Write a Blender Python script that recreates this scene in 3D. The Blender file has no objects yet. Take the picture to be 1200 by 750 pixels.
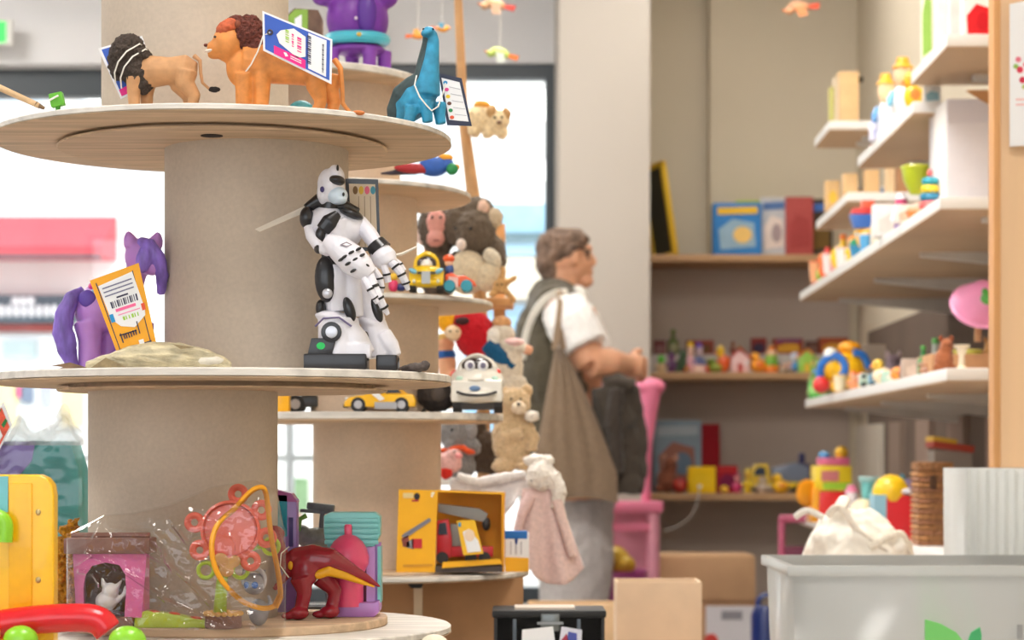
import bpy, bmesh, math, random
from mathutils import Vector, Matrix, noise
random.seed(11)
PI = math.pi
scene = bpy.context.scene
COL = scene.collection

# ---------------------------------------------------------------- camera, sky, exposure
FPX, HX, HY, CH = 2600.0, 600.0, 530.0, 1.0      # focal length in pixels, horizon row, eye height
cd = bpy.data.cameras.new('camera')
cam = bpy.data.objects.new('camera', cd); COL.objects.link(cam)
cam.location = (0, 0, CH); cam.rotation_euler = (PI/2, 0, 0)
cd.sensor_width = 36.0; cd.lens = 36.0*FPX/1200.0
cd.shift_y = (HY-375.0)/1200.0
cd.clip_start = 0.05; cd.clip_end = 200
cd.dof.use_dof = True; cd.dof.focus_distance = 2.0; cd.dof.aperture_fstop = 11.0
scene.camera = cam
world = bpy.data.worlds.new('sky'); scene.world = world; world.use_nodes = True
bg = world.node_tree.nodes['Background']
bg.inputs[0].default_value = (0.90, 0.95, 1.0, 1); bg.inputs[1].default_value = 2.6
sund = bpy.data.lights.new('sun', 'SUN'); sund.energy = 3.0; sund.angle = 0.02; sund.color = (1, .95, .88)
sun = bpy.data.objects.new('sun', sund); COL.objects.link(sun); sun.rotation_euler = (math.radians(48), 0, math.radians(38))
vs = scene.view_settings
vs.view_transform = 'Standard'; vs.look = 'None'; vs.exposure = 0.0; vs.gamma = 1.0; vs.use_curve_mapping = False
FILL = 11.0                     # base strength of the ceiling panels added as fill light

def P(px, py, Y):
    return Vector(((px-HX)/FPX*Y, Y, CH-(py-HY)/FPX*Y))
def ZY(py, Y): return CH-(py-HY)/FPX*Y
def XY(px, Y): return (px-HX)/FPX*Y

# ---------------------------------------------------------------- materials
def lin(c):
    c = c/255.0
    return c/12.92 if c <= .04045 else ((c+.055)/1.055)**2.4
_mc = {}
def M(rgb, rough=.5, var=.10, scale=None, bump=0.0, metal=0.0, coat=0.0, trans=0.0, emit=0.0, stretch=(1, 1, 1), sheen=0.0, spec=.5, sss=0.0):
    key = (tuple(rgb), rough, var, scale, bump, metal, coat, trans, emit, stretch, sheen, spec, sss)
    if key in _mc: return _mc[key]
    m = bpy.data.materials.new('surface_%d_%d_%d' % tuple(rgb)); m.use_nodes = True
    nt = m.node_tree; b = nt.nodes['Principled BSDF']
    c = [lin(v) for v in rgb]
    b.inputs['Roughness'].default_value = rough; b.inputs['Metallic'].default_value = metal
    b.inputs['Specular IOR Level'].default_value = spec
    b.inputs['Coat Weight'].default_value = coat; b.inputs['Transmission Weight'].default_value = trans
    b.inputs['Sheen Weight'].default_value = sheen
    if sss: b.inputs['Subsurface Weight'].default_value = sss; b.inputs['Subsurface Scale'].default_value = .01
    tc = nt.nodes.new('ShaderNodeTexCoord'); mp = nt.nodes.new('ShaderNodeMapping')
    nt.links.new(tc.outputs['Object'], mp.inputs[0]); mp.inputs['Scale'].default_value = stretch
    nz = nt.nodes.new('ShaderNodeTexNoise'); nz.inputs['Scale'].default_value = scale or 8.0; nz.inputs['Detail'].default_value = 4
    nt.links.new(mp.outputs[0], nz.inputs[0])
    rp = nt.nodes.new('ShaderNodeValToRGB')
    rp.color_ramp.elements[0].position = .3; rp.color_ramp.elements[1].position = .7
    rp.color_ramp.elements[0].color = [max(0, v*(1-var)) for v in c]+[1]
    rp.color_ramp.elements[1].color = [min(1, v*(1+var)) for v in c]+[1]
    nt.links.new(nz.outputs[0], rp.inputs[0]); nt.links.new(rp.outputs[0], b.inputs['Base Color'])
    if bump:
        bp = nt.nodes.new('ShaderNodeBump'); bp.inputs['Strength'].default_value = bump; bp.inputs['Distance'].default_value = .3 if scale and scale < 2 else .01
        nt.links.new(nz.outputs[0], bp.inputs['Height']); nt.links.new(bp.outputs[0], b.inputs['Normal'])
    if emit:
        b.inputs['Emission Color'].default_value = c+[1]; b.inputs['Emission Strength'].default_value = emit
    _mc[key] = m
    return m
def PL(rgb, rough=.32): return M(rgb, rough, .05, .05, coat=.25)           # glossy toy plastic (pixel-unit things)
def FUR(rgb): return M(rgb, .95, .16, .35, bump=.2, sheen=.3, spec=.15)    # plush
def FAB(rgb): return M(rgb, .9, .10, .25, bump=.15, sheen=.2, spec=.2)
def CARD(rgb): return M(rgb, .75, .07, .06, spec=.25)

def film(name, tint, clear=.86, rough=.08, haze=0.0, gloss=1.3):
    m = bpy.data.materials.new(name); m.use_nodes = True; nt = m.node_tree; nt.nodes.clear()
    out = nt.nodes.new('ShaderNodeOutputMaterial')
    tr = nt.nodes.new('ShaderNodeBsdfTransparent'); tr.inputs[0].default_value = tint+(1,)
    gl = nt.nodes.new('ShaderNodeBsdfGlossy'); gl.inputs['Roughness'].default_value = rough
    fr = nt.nodes.new('ShaderNodeFresnel'); fr.inputs[0].default_value = 1.45
    ad = nt.nodes.new('ShaderNodeMath'); ad.operation = 'MULTIPLY_ADD'; ad.inputs[1].default_value = gloss; ad.inputs[2].default_value = 1-clear-.05
    ad.use_clamp = True
    nt.links.new(fr.outputs[0], ad.inputs[0])
    mx = nt.nodes.new('ShaderNodeMixShader'); nt.links.new(ad.outputs[0], mx.inputs[0])
    nt.links.new(tr.outputs[0], mx.inputs[1]); nt.links.new(gl.outputs[0], mx.inputs[2])
    last = mx
    if haze:
        df = nt.nodes.new('ShaderNodeBsdfDiffuse'); df.inputs[0].default_value = (.86, .87, .85, 1)
        tl = nt.nodes.new('ShaderNodeBsdfTranslucent'); tl.inputs[0].default_value = (.86, .87, .85, 1)
        m1 = nt.nodes.new('ShaderNodeMixShader'); m1.inputs[0].default_value = .5
        nt.links.new(df.outputs[0], m1.inputs[1]); nt.links.new(tl.outputs[0], m1.inputs[2])
        m2 = nt.nodes.new('ShaderNodeMixShader'); m2.inputs[0].default_value = haze
        nt.links.new(mx.outputs[0], m2.inputs[1]); nt.links.new(m1.outputs[0], m2.inputs[2]); last = m2
    nt.links.new(last.outputs[0], out.inputs[0])
    return m

# ---------------------------------------------------------------- mesh collector
class MB:
    def __init__(s): s.v = []; s.f = []
    def add(s, vs_, fs):
        n = len(s.v); s.v += [tuple(a) for a in vs_]; s.f += [tuple(i+n for i in f) for f in fs]; return s
    def box(s, x0, x1, y0, y1, z0, z1, rot=None, c=None):
        vs_ = [Vector((x, y, z)) for z in (z0, z1) for y in (y0, y1) for x in (x0, x1)]
        if rot is not None:
            c = Vector(c) if c is not None else Vector(((x0+x1)/2, (y0+y1)/2, (z0+z1)/2))
            vs_ = [rot@(a-c)+c for a in vs_]
        return s.add(vs_, [(0, 2, 3, 1), (4, 5, 7, 6), (0, 1, 5, 4), (2, 6, 7, 3), (0, 4, 6, 2), (1, 3, 7, 5)])
    def tube(s, pts, rad, n=10, closed=False, caps=True, flat=1.0):
        pts = [Vector(p) for p in pts]; N = len(pts)
        if not hasattr(rad, '__len__'): rad = [rad]*N
        tang = []
        for i in range(N):
            if closed: t = pts[(i+1) % N]-pts[i-1]
            else: t = pts[min(i+1, N-1)]-pts[max(i-1, 0)]
            tang.append(t.normalized() if t.length > 1e-9 else Vector((0, 0, 1)))
        up = Vector((0, 1, 0)) if abs(tang[0].y) < .9 else Vector((1, 0, 0))
        u = (up-tang[0]*up.dot(tang[0])).normalized()
        vs_ = []
        for i in range(N):
            t = tang[i]; u = u-t*u.dot(t)
            u = u.normalized() if u.length > 1e-6 else t.orthogonal().normalized()
            w = t.cross(u)
            for k in range(n):
                a = 2*PI*k/n
                vs_.append(pts[i]+(u*math.cos(a)*flat+w*math.sin(a))*rad[i])
        fs = []
        for i in range(N if closed else N-1):
            j = (i+1) % N
            for k in range(n):
                l = (k+1) % n
                fs.append((i*n+k, i*n+l, j*n+l, j*n+k))
        if caps and not closed:
            fs.append(tuple(range(n))[::-1]); fs.append(tuple((N-1)*n+k for k in range(n)))
        return s.add(vs_, fs)
    def cyl(s, p0, p1, r0, r1=None, n=20): return s.tube([p0, p1], [r0, r0 if r1 is None else r1], n)
    def ell(s, c, r, rot=None, nu=18, nv=11):
        c = Vector(c); r = (r, r, r) if not hasattr(r, '__len__') else r
        vs_ = [Vector((0, 0, -1))]+[Vector((math.sin(PI*j/nv)*math.cos(2*PI*i/nu), math.sin(PI*j/nv)*math.sin(2*PI*i/nu), -math.cos(PI*j/nv))) for j in range(1, nv) for i in range(nu)]+[Vector((0, 0, 1))]
        R = rot or Matrix.Identity(3)
        vs_ = [R@Vector((a.x*r[0], a.y*r[1], a.z*r[2]))+c for a in vs_]
        fs = [(0, 1+(i+1) % nu, 1+i) for i in range(nu)]
        for j in range(nv-2):
            for i in range(nu):
                a = 1+j*nu+i; b = 1+j*nu+(i+1) % nu
                fs.append((a, b, b+nu, a+nu))
        L = len(vs_)-1; o = 1+(nv-2)*nu
        fs += [(o+i, o+(i+1) % nu, L) for i in range(nu)]
        return s.add(vs_, fs)
    def lathe(s, prof, n=32, c=(0, 0, 0), rot=None):
        c = Vector(c); vs_ = []; R = rot or Matrix.Identity(3); m = len(prof)
        for (r, z) in prof:
            for k in range(n):
                a = 2*PI*k/n; vs_.append(R@Vector((r*math.cos(a), r*math.sin(a), z))+c)
        fs = []
        for j in range(m-1):
            for k in range(n):
                l = (k+1) % n; fs.append((j*n+k, j*n+l, j*n+n+l, j*n+n+k))
        if prof[0][0] > 1e-6: fs.append(tuple(range(n))[::-1])
        if prof[-1][0] > 1e-6: fs.append(tuple((m-1)*n+k for k in range(n)))
        return s.add(vs_, fs)
    def prism(s, poly, y0, y1):                     # polygon in x-z, thick in y
        n = len(poly)
        vs_ = [(x, y0, z) for x, z in poly]+[(x, y1, z) for x, z in poly]
        return s.add(vs_, [tuple(range(n)), tuple(range(2*n-1, n-1, -1))]+[(i, i+n, (i+1) % n+n, (i+1) % n) for i in range(n)])
    def slab(s, poly3, nrm, th):                    # 3-D polygon thickened along nrm
        nrm = Vector(nrm).normalized()*th; n = len(poly3)
        vs_ = [Vector(p) for p in poly3]+[Vector(p)+nrm for p in poly3]
        return s.add(vs_, [tuple(range(n)), tuple(range(2*n-1, n-1, -1))]+[(i, i+n, (i+1) % n+n, (i+1) % n) for i in range(n)])
    def ring(s, c, R, r, n=24, m=8, rot=None):
        c = Vector(c); Q = rot or Matrix.Identity(3)
        return s.tube([c+Q@Vector((R*math.cos(2*PI*i/n), 0, R*math.sin(2*PI*i/n))) for i in range(n)], r, m, closed=True)
    def grid(s, fn, nu, nv):
        vs_ = [fn(i/nu, j/nv) for j in range(nv+1) for i in range(nu+1)]
        w = nu+1
        return s.add(vs_, [(j*w+i, j*w+i+1, j*w+w+i+1, j*w+w+i) for j in range(nv) for i in range(nu)])
    def mesh(s, smooth=True, bevel=0.0, seg=2, ang=35):
        me = bpy.data.meshes.new('m'); me.from_pydata(s.v, [], s.f)
        bm = bmesh.new(); bm.from_mesh(me)
        bmesh.ops.recalc_face_normals(bm, faces=bm.faces)
        if bevel:
            ed = [e for e in bm.edges if len(e.link_faces) == 2 and e.calc_face_angle(0) > math.radians(ang)]
            bmesh.ops.bevel(bm, geom=ed, offset=bevel, segments=seg, profile=.6, affect='EDGES', clamp_overlap=True)
        for f in bm.faces: f.smooth = smooth
        if smooth:
            for e in bm.edges:
                if len(e.link_faces) == 2 and e.calc_face_angle(0) > math.radians(ang): e.smooth = False
        bm.to_mesh(me); bm.free()
        return me

def obj(name, me, mat, parent=None, label=None):
    o = bpy.data.objects.new(name, me); COL.objects.link(o)
    me.materials.clear(); me.materials.append(mat)
    if parent is not None: o.parent = parent
    if label: o['label'] = label
    return o
def struct(name, mb, mat, parent=None, bevel=0.0):
    o = obj(name, mb.mesh(bevel=bevel), mat, parent)
    if parent is None: o['kind'] = 'structure'
    return o
def organic(mb, vox, smooth=6, fuzz=0.0, fs=.2):
    """fuse overlapping shapes into one continuous skin"""
    me = bpy.data.meshes.new('o'); me.from_pydata(mb.v, [], mb.f)
    bm = bmesh.new(); bm.from_mesh(me); bmesh.ops.recalc_face_normals(bm, faces=bm.faces); bm.to_mesh(me); bm.free()
    t = bpy.data.objects.new('tmp', me); COL.objects.link(t)
    r = t.modifiers.new('r', 'REMESH'); r.mode = 'VOXEL'; r.voxel_size = vox; r.use_smooth_shade = True
    if smooth:
        sm = t.modifiers.new('s', 'SMOOTH'); sm.iterations = smooth; sm.factor = .5
    dg = bpy.context.evaluated_depsgraph_get()
    res = bpy.data.meshes.new_from_object(t.evaluated_get(dg))
    bpy.data.objects.remove(t); bpy.data.meshes.remove(me)
    if fuzz:
        nr = [v.normal.copy() for v in res.vertices]
        for v, n in zip(res.vertices, nr):
            v.co += n*fuzz*noise.fractal(v.co*fs, 1.0, 2.0, 3)
    for p in res.polygons: p.use_smooth = True
    return res

class T:
    """a thing: an Empty at its base, its parts in units of photo pixels at its own distance"""
    def __init__(s, name, label, cat, px, py, Y, group=None, z=None, rz=0.0):
        s.o = bpy.data.objects.new(name, None); COL.objects.link(s.o)
        s.o.empty_display_size = .02
        s.Y = Y; s.k = Y/FPX
        if z is not None: py = HY-(z-CH)*FPX/Y
        s.cx, s.by = px, py
        s.o.location = P(px, py, Y); s.o.scale = (s.k,)*3; s.o.rotation_euler = (0, 0, rz)
        s.o['label'] = label; s.o['category'] = cat
        if group: s.o['group'] = group
    def q(s, px, py, d=0.0): return Vector((px-s.cx, d, s.by-py))
    def qs(s, pts): return [s.q(*p) for p in pts]
    def poly(s, pts): return [(x-s.cx, s.by-y) for x, y in pts]
    def part(s, name, mb, mat, parent=None, bevel=0.0, label=None, smooth=True, seg=2):
        return obj(name, mb.mesh(smooth, bevel, seg), mat, parent or s.o, label)
    def org(s, name, mb, mat, vox=1.5, smooth=6, fuzz=0.0, parent=None, label=None, fs=.2):
        return obj(name, organic(mb, vox, smooth, fuzz, fs), mat, parent or s.o, label)
    def card(s, name, pts, d, th, mat, parent=None, bevel=0.0):
        return s.part(name, MB().prism(s.poly(pts), d, d+th), mat, parent, bevel)

def tag(o, label, cat, group=None, kind=None):
    o['label'] = label; o['category'] = cat
    if group: o['group'] = group
    if kind: o['kind'] = kind
    return o
def RX(a): return Matrix.Rotation(math.radians(a), 3, 'X')
def RY(a): return Matrix.Rotation(math.radians(a), 3, 'Y')   # + turns x towards -z (clockwise in the picture)
def RZ(a): return Matrix.Rotation(math.radians(a), 3, 'Z')
def circ(cx, cy, rx, ry=None, n=20, a0=0): 
    ry = rx if ry is None else ry
    return [(cx+rx*math.cos(a0+2*PI*i/n), cy+ry*math.sin(a0+2*PI*i/n)) for i in range(n)]

# ---------------------------------------------------------------- the room
MW = M((188, 180, 170), .9, .03, 1.2, spec=.2); MW2 = M((226, 225, 226), .9, .03, 1.0, spec=.2)
MALC = M((214, 202, 180), .9, .04, 1.5, spec=.2); MFL = M((168, 162, 154), .5, .15, 2.0); MCEIL = M((225, 223, 218), .9, .02, 1.0)
MDARK = M((52, 60, 66), .4, .08, 3.0); MSH = M((178, 140, 100), .55, .15, 3.0, stretch=(1, 8, 8)); MWHT = M((232, 230, 226), .4, .02, 2.0)
YW = 8.5                       # the window wall
XL = -4.2                      # left wall
def xw(Y): return 1.24+.025*(Y-5)       # right wall, a little out of square
def xf(Y): return .80+.025*(Y-5)        # front edges of the shelves on it
struct('floor', MB().box(XL-.2, 1.6, -2.6, 8.8, -.05, 0), MFL)
struct('ceiling', MB().box(XL-.2, 1.6, -2.6, 8.8, 3.1, 3.2), MCEIL)
struct('wall_left', MB().box(XL-.2, XL, -2.6, 8.7, 0, 3.1), MW2)
m = MB(); m.add([(xw(-2.6), -2.6, 0), (xw(8.8), 8.8, 0), (xw(8.8)+.2, 8.8, 0), (xw(-2.6)+.2, -2.6, 0), (xw(-2.6), -2.6, 3.1), (xw(8.8), 8.8, 3.1), (xw(8.8)+.2, 8.8, 3.1), (xw(-2.6)+.2, -2.6, 3.1)],
      [(0, 1, 2, 3), (4, 5, 6, 7), (0, 1, 5, 4), (1, 2, 6, 5), (2, 3, 7, 6), (3, 0, 4, 7)])
struct('wall_right', m, MALC)
# unseen shop front added behind the camera; its opening shapes light and reflections
m = MB(); m.box(XL-.2, 1.45, -2.8, -2.6, 0, .72); m.box(XL-.2, 1.45, -2.8, -2.6, 2.95, 3.1); m.box(XL-.2, XL+.4, -2.8, -2.6, .72, 2.95); m.box(1.0, 1.45, -2.8, -2.6, .72, 2.95)
struct('wall_front_unseen', m, MW2)
w = struct('window_front_unseen', MB().box(XL+.4, 1.0, -2.75, -2.68, .72, .77).box(XL+.4, 1.0, -2.75, -2.68, 2.9, 2.95), MDARK)
for x in (XL+.4, -2.2, -.6, .95): obj('mullion', MB().box(x, x+.05, -2.75, -2.68, .77, 2.9).mesh(), MDARK, w)
zt1, zt2, zsill = ZY(80, YW), ZY(74, YW), .42
xa, xb, xc = XL, XY(452, YW), XY(650, YW)
m = MB(); m.box(xa, xb, YW, YW+.2, zt1, 3.1); m.box(xb, xc+.02, YW, YW+.2, zt2, 3.1); m.box(xa, xc+.02, YW, YW+.2, 0, zsill)
struct('wall_back', m, MW2)
xp0, xp1 = XY(655, 7.75), XY(762, 7.75)
struct('wall_pillar', MB().box(xp0, xp1, 7.75, YW+.25, 0, 3.1), MW, bevel=.006)
xs = XY(832, 8.55)
m = MB(); m.box(xp1-.05, xs, 8.65, 8.8, 0, 3.1); m.box(xs, xw(8.6)+.1, 8.55, 8.8, 0, 3.1)
struct('wall_alcove', m, MALC)
struct('trim_1', MB().box(XL, XY(452, YW), YW-.05, YW, ZY(78, YW), ZY(26, YW)), MW2)
struct('trim_2', MB().box(XL, xp0, YW-.06, YW+.02, zsill-.04, zsill), MWHT)
MGLS = film('window_glass', (.97, .985, .985), .95, .02)
def window(name, x0, x1, zt, hd, jw, mull):
    fr = MB(); fr.box(x0, x1, YW+.02, YW+.1, zt-hd, zt); fr.box(x0, x1, YW+.02, YW+.1, zsill, zsill+.06)
    w = struct(name, fr, MDARK)
    xs_ = [x0]+mull+[x1]
    for i, x in enumerate(xs_):
        hw = jw if i in (0, len(xs_)-1) else jw*.55
        a = x-hw/2 if 0 < i < len(xs_)-1 else (x if i == 0 else x-hw)
        obj('jamb' if i in (0, len(xs_)-1) else 'mullion', MB().box(a, a+hw, YW+.02, YW+.1, zsill+.06, zt-hd).mesh(), MDARK if i in (0, len(xs_)-1) else M((190, 200, 205), .4), w)
    for i in range(len(xs_)-1):
        obj('pane', MB().box(xs_[i], xs_[i+1], YW+.055, YW+.061, zsill+.06, zt-hd).mesh(), MGLS, w)
    obj('rail', MB().box(x0, x1, YW+.03, YW+.09, ZY(541, YW), ZY(533, YW)).mesh(), M((190, 200, 205), .4), w) if mull else None
window('window_1', xa, xb, zt1, .105, .05, [XY(-260, YW), XY(338, YW)])
window('window_2', xb, xc, zt2, .055, .036, [])

# unseen ceiling panels added above the frame to brighten the shop
def ceiling_fill_panel(x, y, label, gain=1.0):
    o = bpy.data.objects.new('ceiling_fill_panel', None); COL.objects.link(o); o.location = (x, y, 3.1)
    tag(o, label, 'lamp', 'added ceiling fill panels')
    m = MB(); m.box(-.32, .32, -.62, -.6, -.06, 0); m.box(-.32, .32, .6, .62, -.06, 0); m.box(-.32, -.3, -.6, .6, -.06, 0); m.box(.3, .32, -.6, .6, -.06, 0)
    obj('housing', m.mesh(), MWHT, o)
    e = M((255, 251, 246), .5, .0, emit=FILL*gain)
    obj('diffuser', MB().box(-.3, .3, -.6, .6, -.045, -.03).mesh(), e, o)
for (x, y, l, g) in ((-2.2, 1.0, 'over the left aisle near the camera', 1.35), (.2, 1.0, 'over the till side near the camera', 1.5), (-2.2, 4.2, 'over the left of the room', 2.0),
                     (.1, 4.0, 'over the middle of the shop', 2.3), (-.3, 6.6, 'over the customer', .85), (-2.6, 7.0, 'beside the street window', 2.0), (.75, 7.1, 'before the alcove shelves', .5)):
    ceiling_fill_panel(x, y, 'added white ceiling fill panel '+l, g)
# ---------------------------------------------------------------- street outside
YF = 18.0
gm = MB().box(-30, 30, 8.9, 60, -.08, -.02); struct('street_ground', gm, M((190, 188, 184), .9, .06, .5))
b = bpy.data.objects.new('shop_building', None); COL.objects.link(b); b.location = (0, YF, 0)
tag(b, 'bright white shop building across the street with red awning', 'building')
def F(x0, x1, y0, y1, d0, d1): return MB().box(XY(x0, YF), XY(x1, YF), d0, d1, ZY(y1, YF), ZY(y0, YF))
MFW = M((236, 234, 230), .9, .03, .6)
obj('wall', MB().box(-14, 14, 0, .5, -.02, 8).mesh(), MFW, b)
for i, (x0, x1) in enumerate(((-420, -300), (-240, -120), (-40, 60), (90, 190), (300, 390), (470, 540))):
    w = obj('window', F(x0, x1, 20, 215, -.03, 0).mesh(), M((225, 228, 230), .5), b)
    obj('pane', F(x0+8, (x0+x1)/2-3, 28, 207, -.05, -.03).mesh(), M((196, 210, 222), .1), w)
    obj('pane', F((x0+x1)/2+3, x1-8, 28, 207, -.05, -.03).mesh(), M((196, 210, 222), .1), w)
a = MB(); x0, x1 = XY(-230, YF), XY(137, YF); z0, z1 = ZY(306, YF), ZY(254, YF)
a.add([(x0, 0, z1), (x1, 0, z1), (x1, -.7, z0+.06), (x0, -.7, z0+.06), (x0, -.7, z0), (x1, -.7, z0), (x1, 0, z0), (x0, 0, z0)], [(0, 1, 2, 3), (3, 2, 5, 4), (4, 5, 6, 7), (0, 3, 4, 7), (1, 6, 5, 2)])
aw = obj('awning', a.mesh(), M((214, 74, 84), .85, .05, 1.0), b)
obj('valance', MB().box(x0, x1, -.72, -.69, z0-.05, z0).mesh(), M((120, 80, 86), .85), aw)
sg = obj('sign', F(-160, 92, 347, 379, -.12, 0).mesh(), M((78, 92, 104), .6), b)
lt = MB()
def blk(x0, x1, y0, y1): lt.prism([(XY(x, YF), ZY(y, YF)) for x, y in circ((x0+x1)/2, (y0+y1)/2, (x1-x0)/2, (y1-y0)/2, 10)], -.15, -.12)
obj_l = [(18, 27), (27, 36), (36, 45)]
for (p0, p1) in obj_l: blk(p0, p1, 349, 360)
for i in range(11): blk(-24+i*8.8, -16.5+i*8.8, 358, 373)
obj('lettering', lt.mesh(), M((240, 242, 244), .6), sg)
obj('brick_band', F(-160, 70, 380, 389, -.06, 0).mesh(), M((150, 66, 62), .85, .2, 2.0), b)
obj('shop_window', F(-160, 96, 394, 600, -.05, 0).mesh(), M((222, 226, 228), .3), b)
for (x0, x1, y0, y1, c) in ((-10, 22, 448, 500, (238, 226, 160)), (20, 29, 452, 466, (226, 110, 150)), (27, 41, 452, 472, (110, 124, 146)), (52, 63, 452, 474, (172, 176, 226)),
                            (74, 100, 452, 500, (240, 220, 160)), (6, 44, 400, 420, (190, 208, 208)), (330, 352, 600, 640, (186, 120, 96)), (345, 362, 560, 600, (120, 150, 110))):
    obj('poster', F(x0, x1, y0, y1, -.09, -.05).mesh(), M(c, .8), b)
fw = obj('glass_front', F(545, 680, 240, 300, -.08, 0).mesh(), M((150, 190, 212), .3), b)
obj('transom', F(545, 680, 274, 285, -.12, -.08).mesh(), M((96, 120, 128), .5), fw)
obj('cornice', F(470, 720, 305, 352, -.2, 0).mesh(), M((214, 200, 178), .8), b)
fw = obj('glass_front', F(545, 680, 358, 520, -.08, 0).mesh(), M((140, 178, 206), .3), b)
obj('transom', F(545, 680, 392, 402, -.12, -.08).mesh(), M((96, 120, 128), .5), fw)

# green exit sign on the wall above the window
ex = T('exit_sign', 'green lit exit sign high on the wall at the left edge', 'sign', -22, 50, 8.35)
ex.part('housing', MB().box(-36, 36, 0, 8, -3, 28), MWHT, bevel=1.5)
ex.part('panel', MB().box(-33, 29, -1.5, 0, 0, 25), M((40, 190, 80), .4, .02, emit=1.0))
ex.part('bracket', MB().box(-5, 5, 8, 30, 8, 16), MWHT)

# ---------------------------------------------------------------- display towers (cable reels)
def wood_ring_mat(rgb, nm):
    m = bpy.data.materials.new(nm); m.use_nodes = True; nt = m.node_tree; bs = nt.nodes['Principled BSDF']
    bs.inputs['Roughness'].default_value = .7; bs.inputs['Specular IOR Level'].default_value = .25
    tc = nt.nodes.new('ShaderNodeTexCoord'); mp = nt.nodes.new('ShaderNodeMapping'); mp.inputs['Scale'].default_value = (2.5, 26, 26)
    nz = nt.nodes.new('ShaderNodeTexNoise'); nz.inputs['Scale'].default_value = 3.2; nz.inputs['Detail'].default_value = 6; nz.inputs['Distortion'].default_value = .4
    nt.links.new(tc.outputs['Object'], mp.inputs[0]); nt.links.new(mp.outputs[0], nz.inputs[0])
    r = nt.nodes.new('ShaderNodeValToRGB'); c = [lin(v) for v in rgb]
    r.color_ramp.elements[0].position = .32; r.color_ramp.elements[1].position = .66
    r.color_ramp.elements[0].color = [v*.80 for v in c]+[1]; r.color_ramp.elements[1].color = [min(1, v*1.12) for v in c]+[1]
    nt.links.new(nz.outputs[0], r.inputs[0]); nt.links.new(r.outputs[0], bs.inputs['Base Color'])
    bp = nt.nodes.new('ShaderNodeBump'); bp.inputs['Strength'].default_value = .25; bp.inputs['Distance'].default_value = .002
    nt.links.new(nz.outputs[0], bp.inputs['Height']); nt.links.new(bp.outputs[0], bs.inputs['Normal'])
    return m
MPLY = wood_ring_mat((208, 180, 150), 'plywood'); MEDGE = wood_ring_mat((222, 216, 208), 'plywood_edge')
def card_tube_mat(rgb, nm):
    m = bpy.data.materials.new(nm); m.use_nodes = True; nt = m.node_tree; bs = nt.nodes['Principled BSDF']
    bs.inputs['Roughness'].default_value = .62; bs.inputs['Specular IOR Level'].default_value = .3
    tc = nt.nodes.new('ShaderNodeTexCoord')
    n1 = nt.nodes.new('ShaderNodeTexNoise'); n1.inputs['Scale'].default_value = 260; n1.inputs['Detail'].default_value = 3
    n2 = nt.nodes.new('ShaderNodeTexNoise'); n2.inputs['Scale'].default_value = 9; n2.inputs['Detail'].default_value = 3
    for n_ in (n1, n2): nt.links.new(tc.outputs['Object'], n_.inputs[0])
    ad = nt.nodes.new('ShaderNodeMath'); ad.operation = 'MULTIPLY_ADD'; ad.inputs[1].default_value = .45
    nt.links.new(n1.outputs[0], ad.inputs[0]); nt.links.new(n2.outputs[0], ad.inputs[2])
    r = nt.nodes.new('ShaderNodeValToRGB'); c = [lin(v) for v in rgb]
    r.color_ramp.elements[0].position = .45; r.color_ramp.elements[1].position = .95
    r.color_ramp.elements[0].color = [v*.86 for v in c]+[1]; r.color_ramp.elements[1].color = [min(1, v*1.12) for v in c]+[1]
    nt.links.new(ad.outputs[0], r.inputs[0]); nt.links.new(r.outputs[0], bs.inputs['Base Color'])
    return m
MTUBE = card_tube_mat((194, 179, 162), 'cardboard_tube')
def tower(name, label, Y, x0):
    o = bpy.data.objects.new(name, None); COL.objects.link(o); o.location = (x0, Y, 0)
    tag(o, label, 'shelf'); return o
def disc(o, cx, z0, z1, r, rin=None, zin=None, x0=0, notch=True):
    """a plywood flange: two plies with a split in the edge, the smaller ply on one face"""
    n = 96; zm = z0+(z1-z0)*.22
    d = obj('shelf_disc', MB().lathe([(r-.002, z0), (r, z0+.0012), (r, zm-.0006), (r-.003, zm)], n).mesh(), MPLY, o)
    d.location = (cx-x0, 0, 0)
    t = obj('top_ply', MB().lathe([(r-.003, zm), (r-.0004, zm+.0006), (r-.0004, z1-.0012), (r-.002, z1)], n).mesh(), MEDGE, d)
    if rin:
        a_, b_ = min(zin), max(zin)
        if a_ < z0-.0001: pr = [(rin-.001, a_), (rin, a_+.0008), (rin, a_+.0018), (rin-.012, a_+.0022), (rin-.012, b_)]     # hangs below with an open joint
        else: pr = [(rin-.001, a_), (rin, a_+.001), (rin, b_-.001), (rin-.001, b_)]
        obj('inner_ply', MB().lathe(pr, n).mesh(), MPLY, d)
    return d
MTUBE2 = card_tube_mat((212, 190, 167), 'brown_cardboard_tube')
def column(o, cx, z0, z1, r, x0=0, dy=0, mat=None):
    m = MB().lathe([(r-.004, z0), (r, z0), (r, z1), (r-.004, z1), (r-.004, z0)], 64)
    t = obj('tube', m.mesh(), mat or MTUBE, o); t.location = (cx-x0, dy, 0); return t
YA = 2.1
XA = XY(262, YA)
TA = tower('display_tower', 'large front display tower of plywood discs on fat cardboard tubes', YA, XA)
Z_TOP, Z_MID, Z_LOW = 1.297, 1.0725, .845
d = disc(TA, XA, 1.290, Z_TOP, .2157, .155, (1.285, 1.290), XA)
h = MB().lathe([(.010, 1.2842), (.010, 1.2848)], 20); k = obj('bolt_hole', h.mesh(), M((50, 40, 34), .9), d); k.location = (0.003, -.105, 0)
disc(TA, XA, 1.0630, Z_MID, .2157, .155, (1.057, 1.0630), XA)
disc(TA, XA, .8290, .8370, .2157, .155, (.8370, Z_LOW), XA)
column(TA, XY(229, YA), Z_TOP, 1.62, .0876, XA); column(TA, XY(301, YA), Z_MID, 1.285, .0865, XA)
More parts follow.
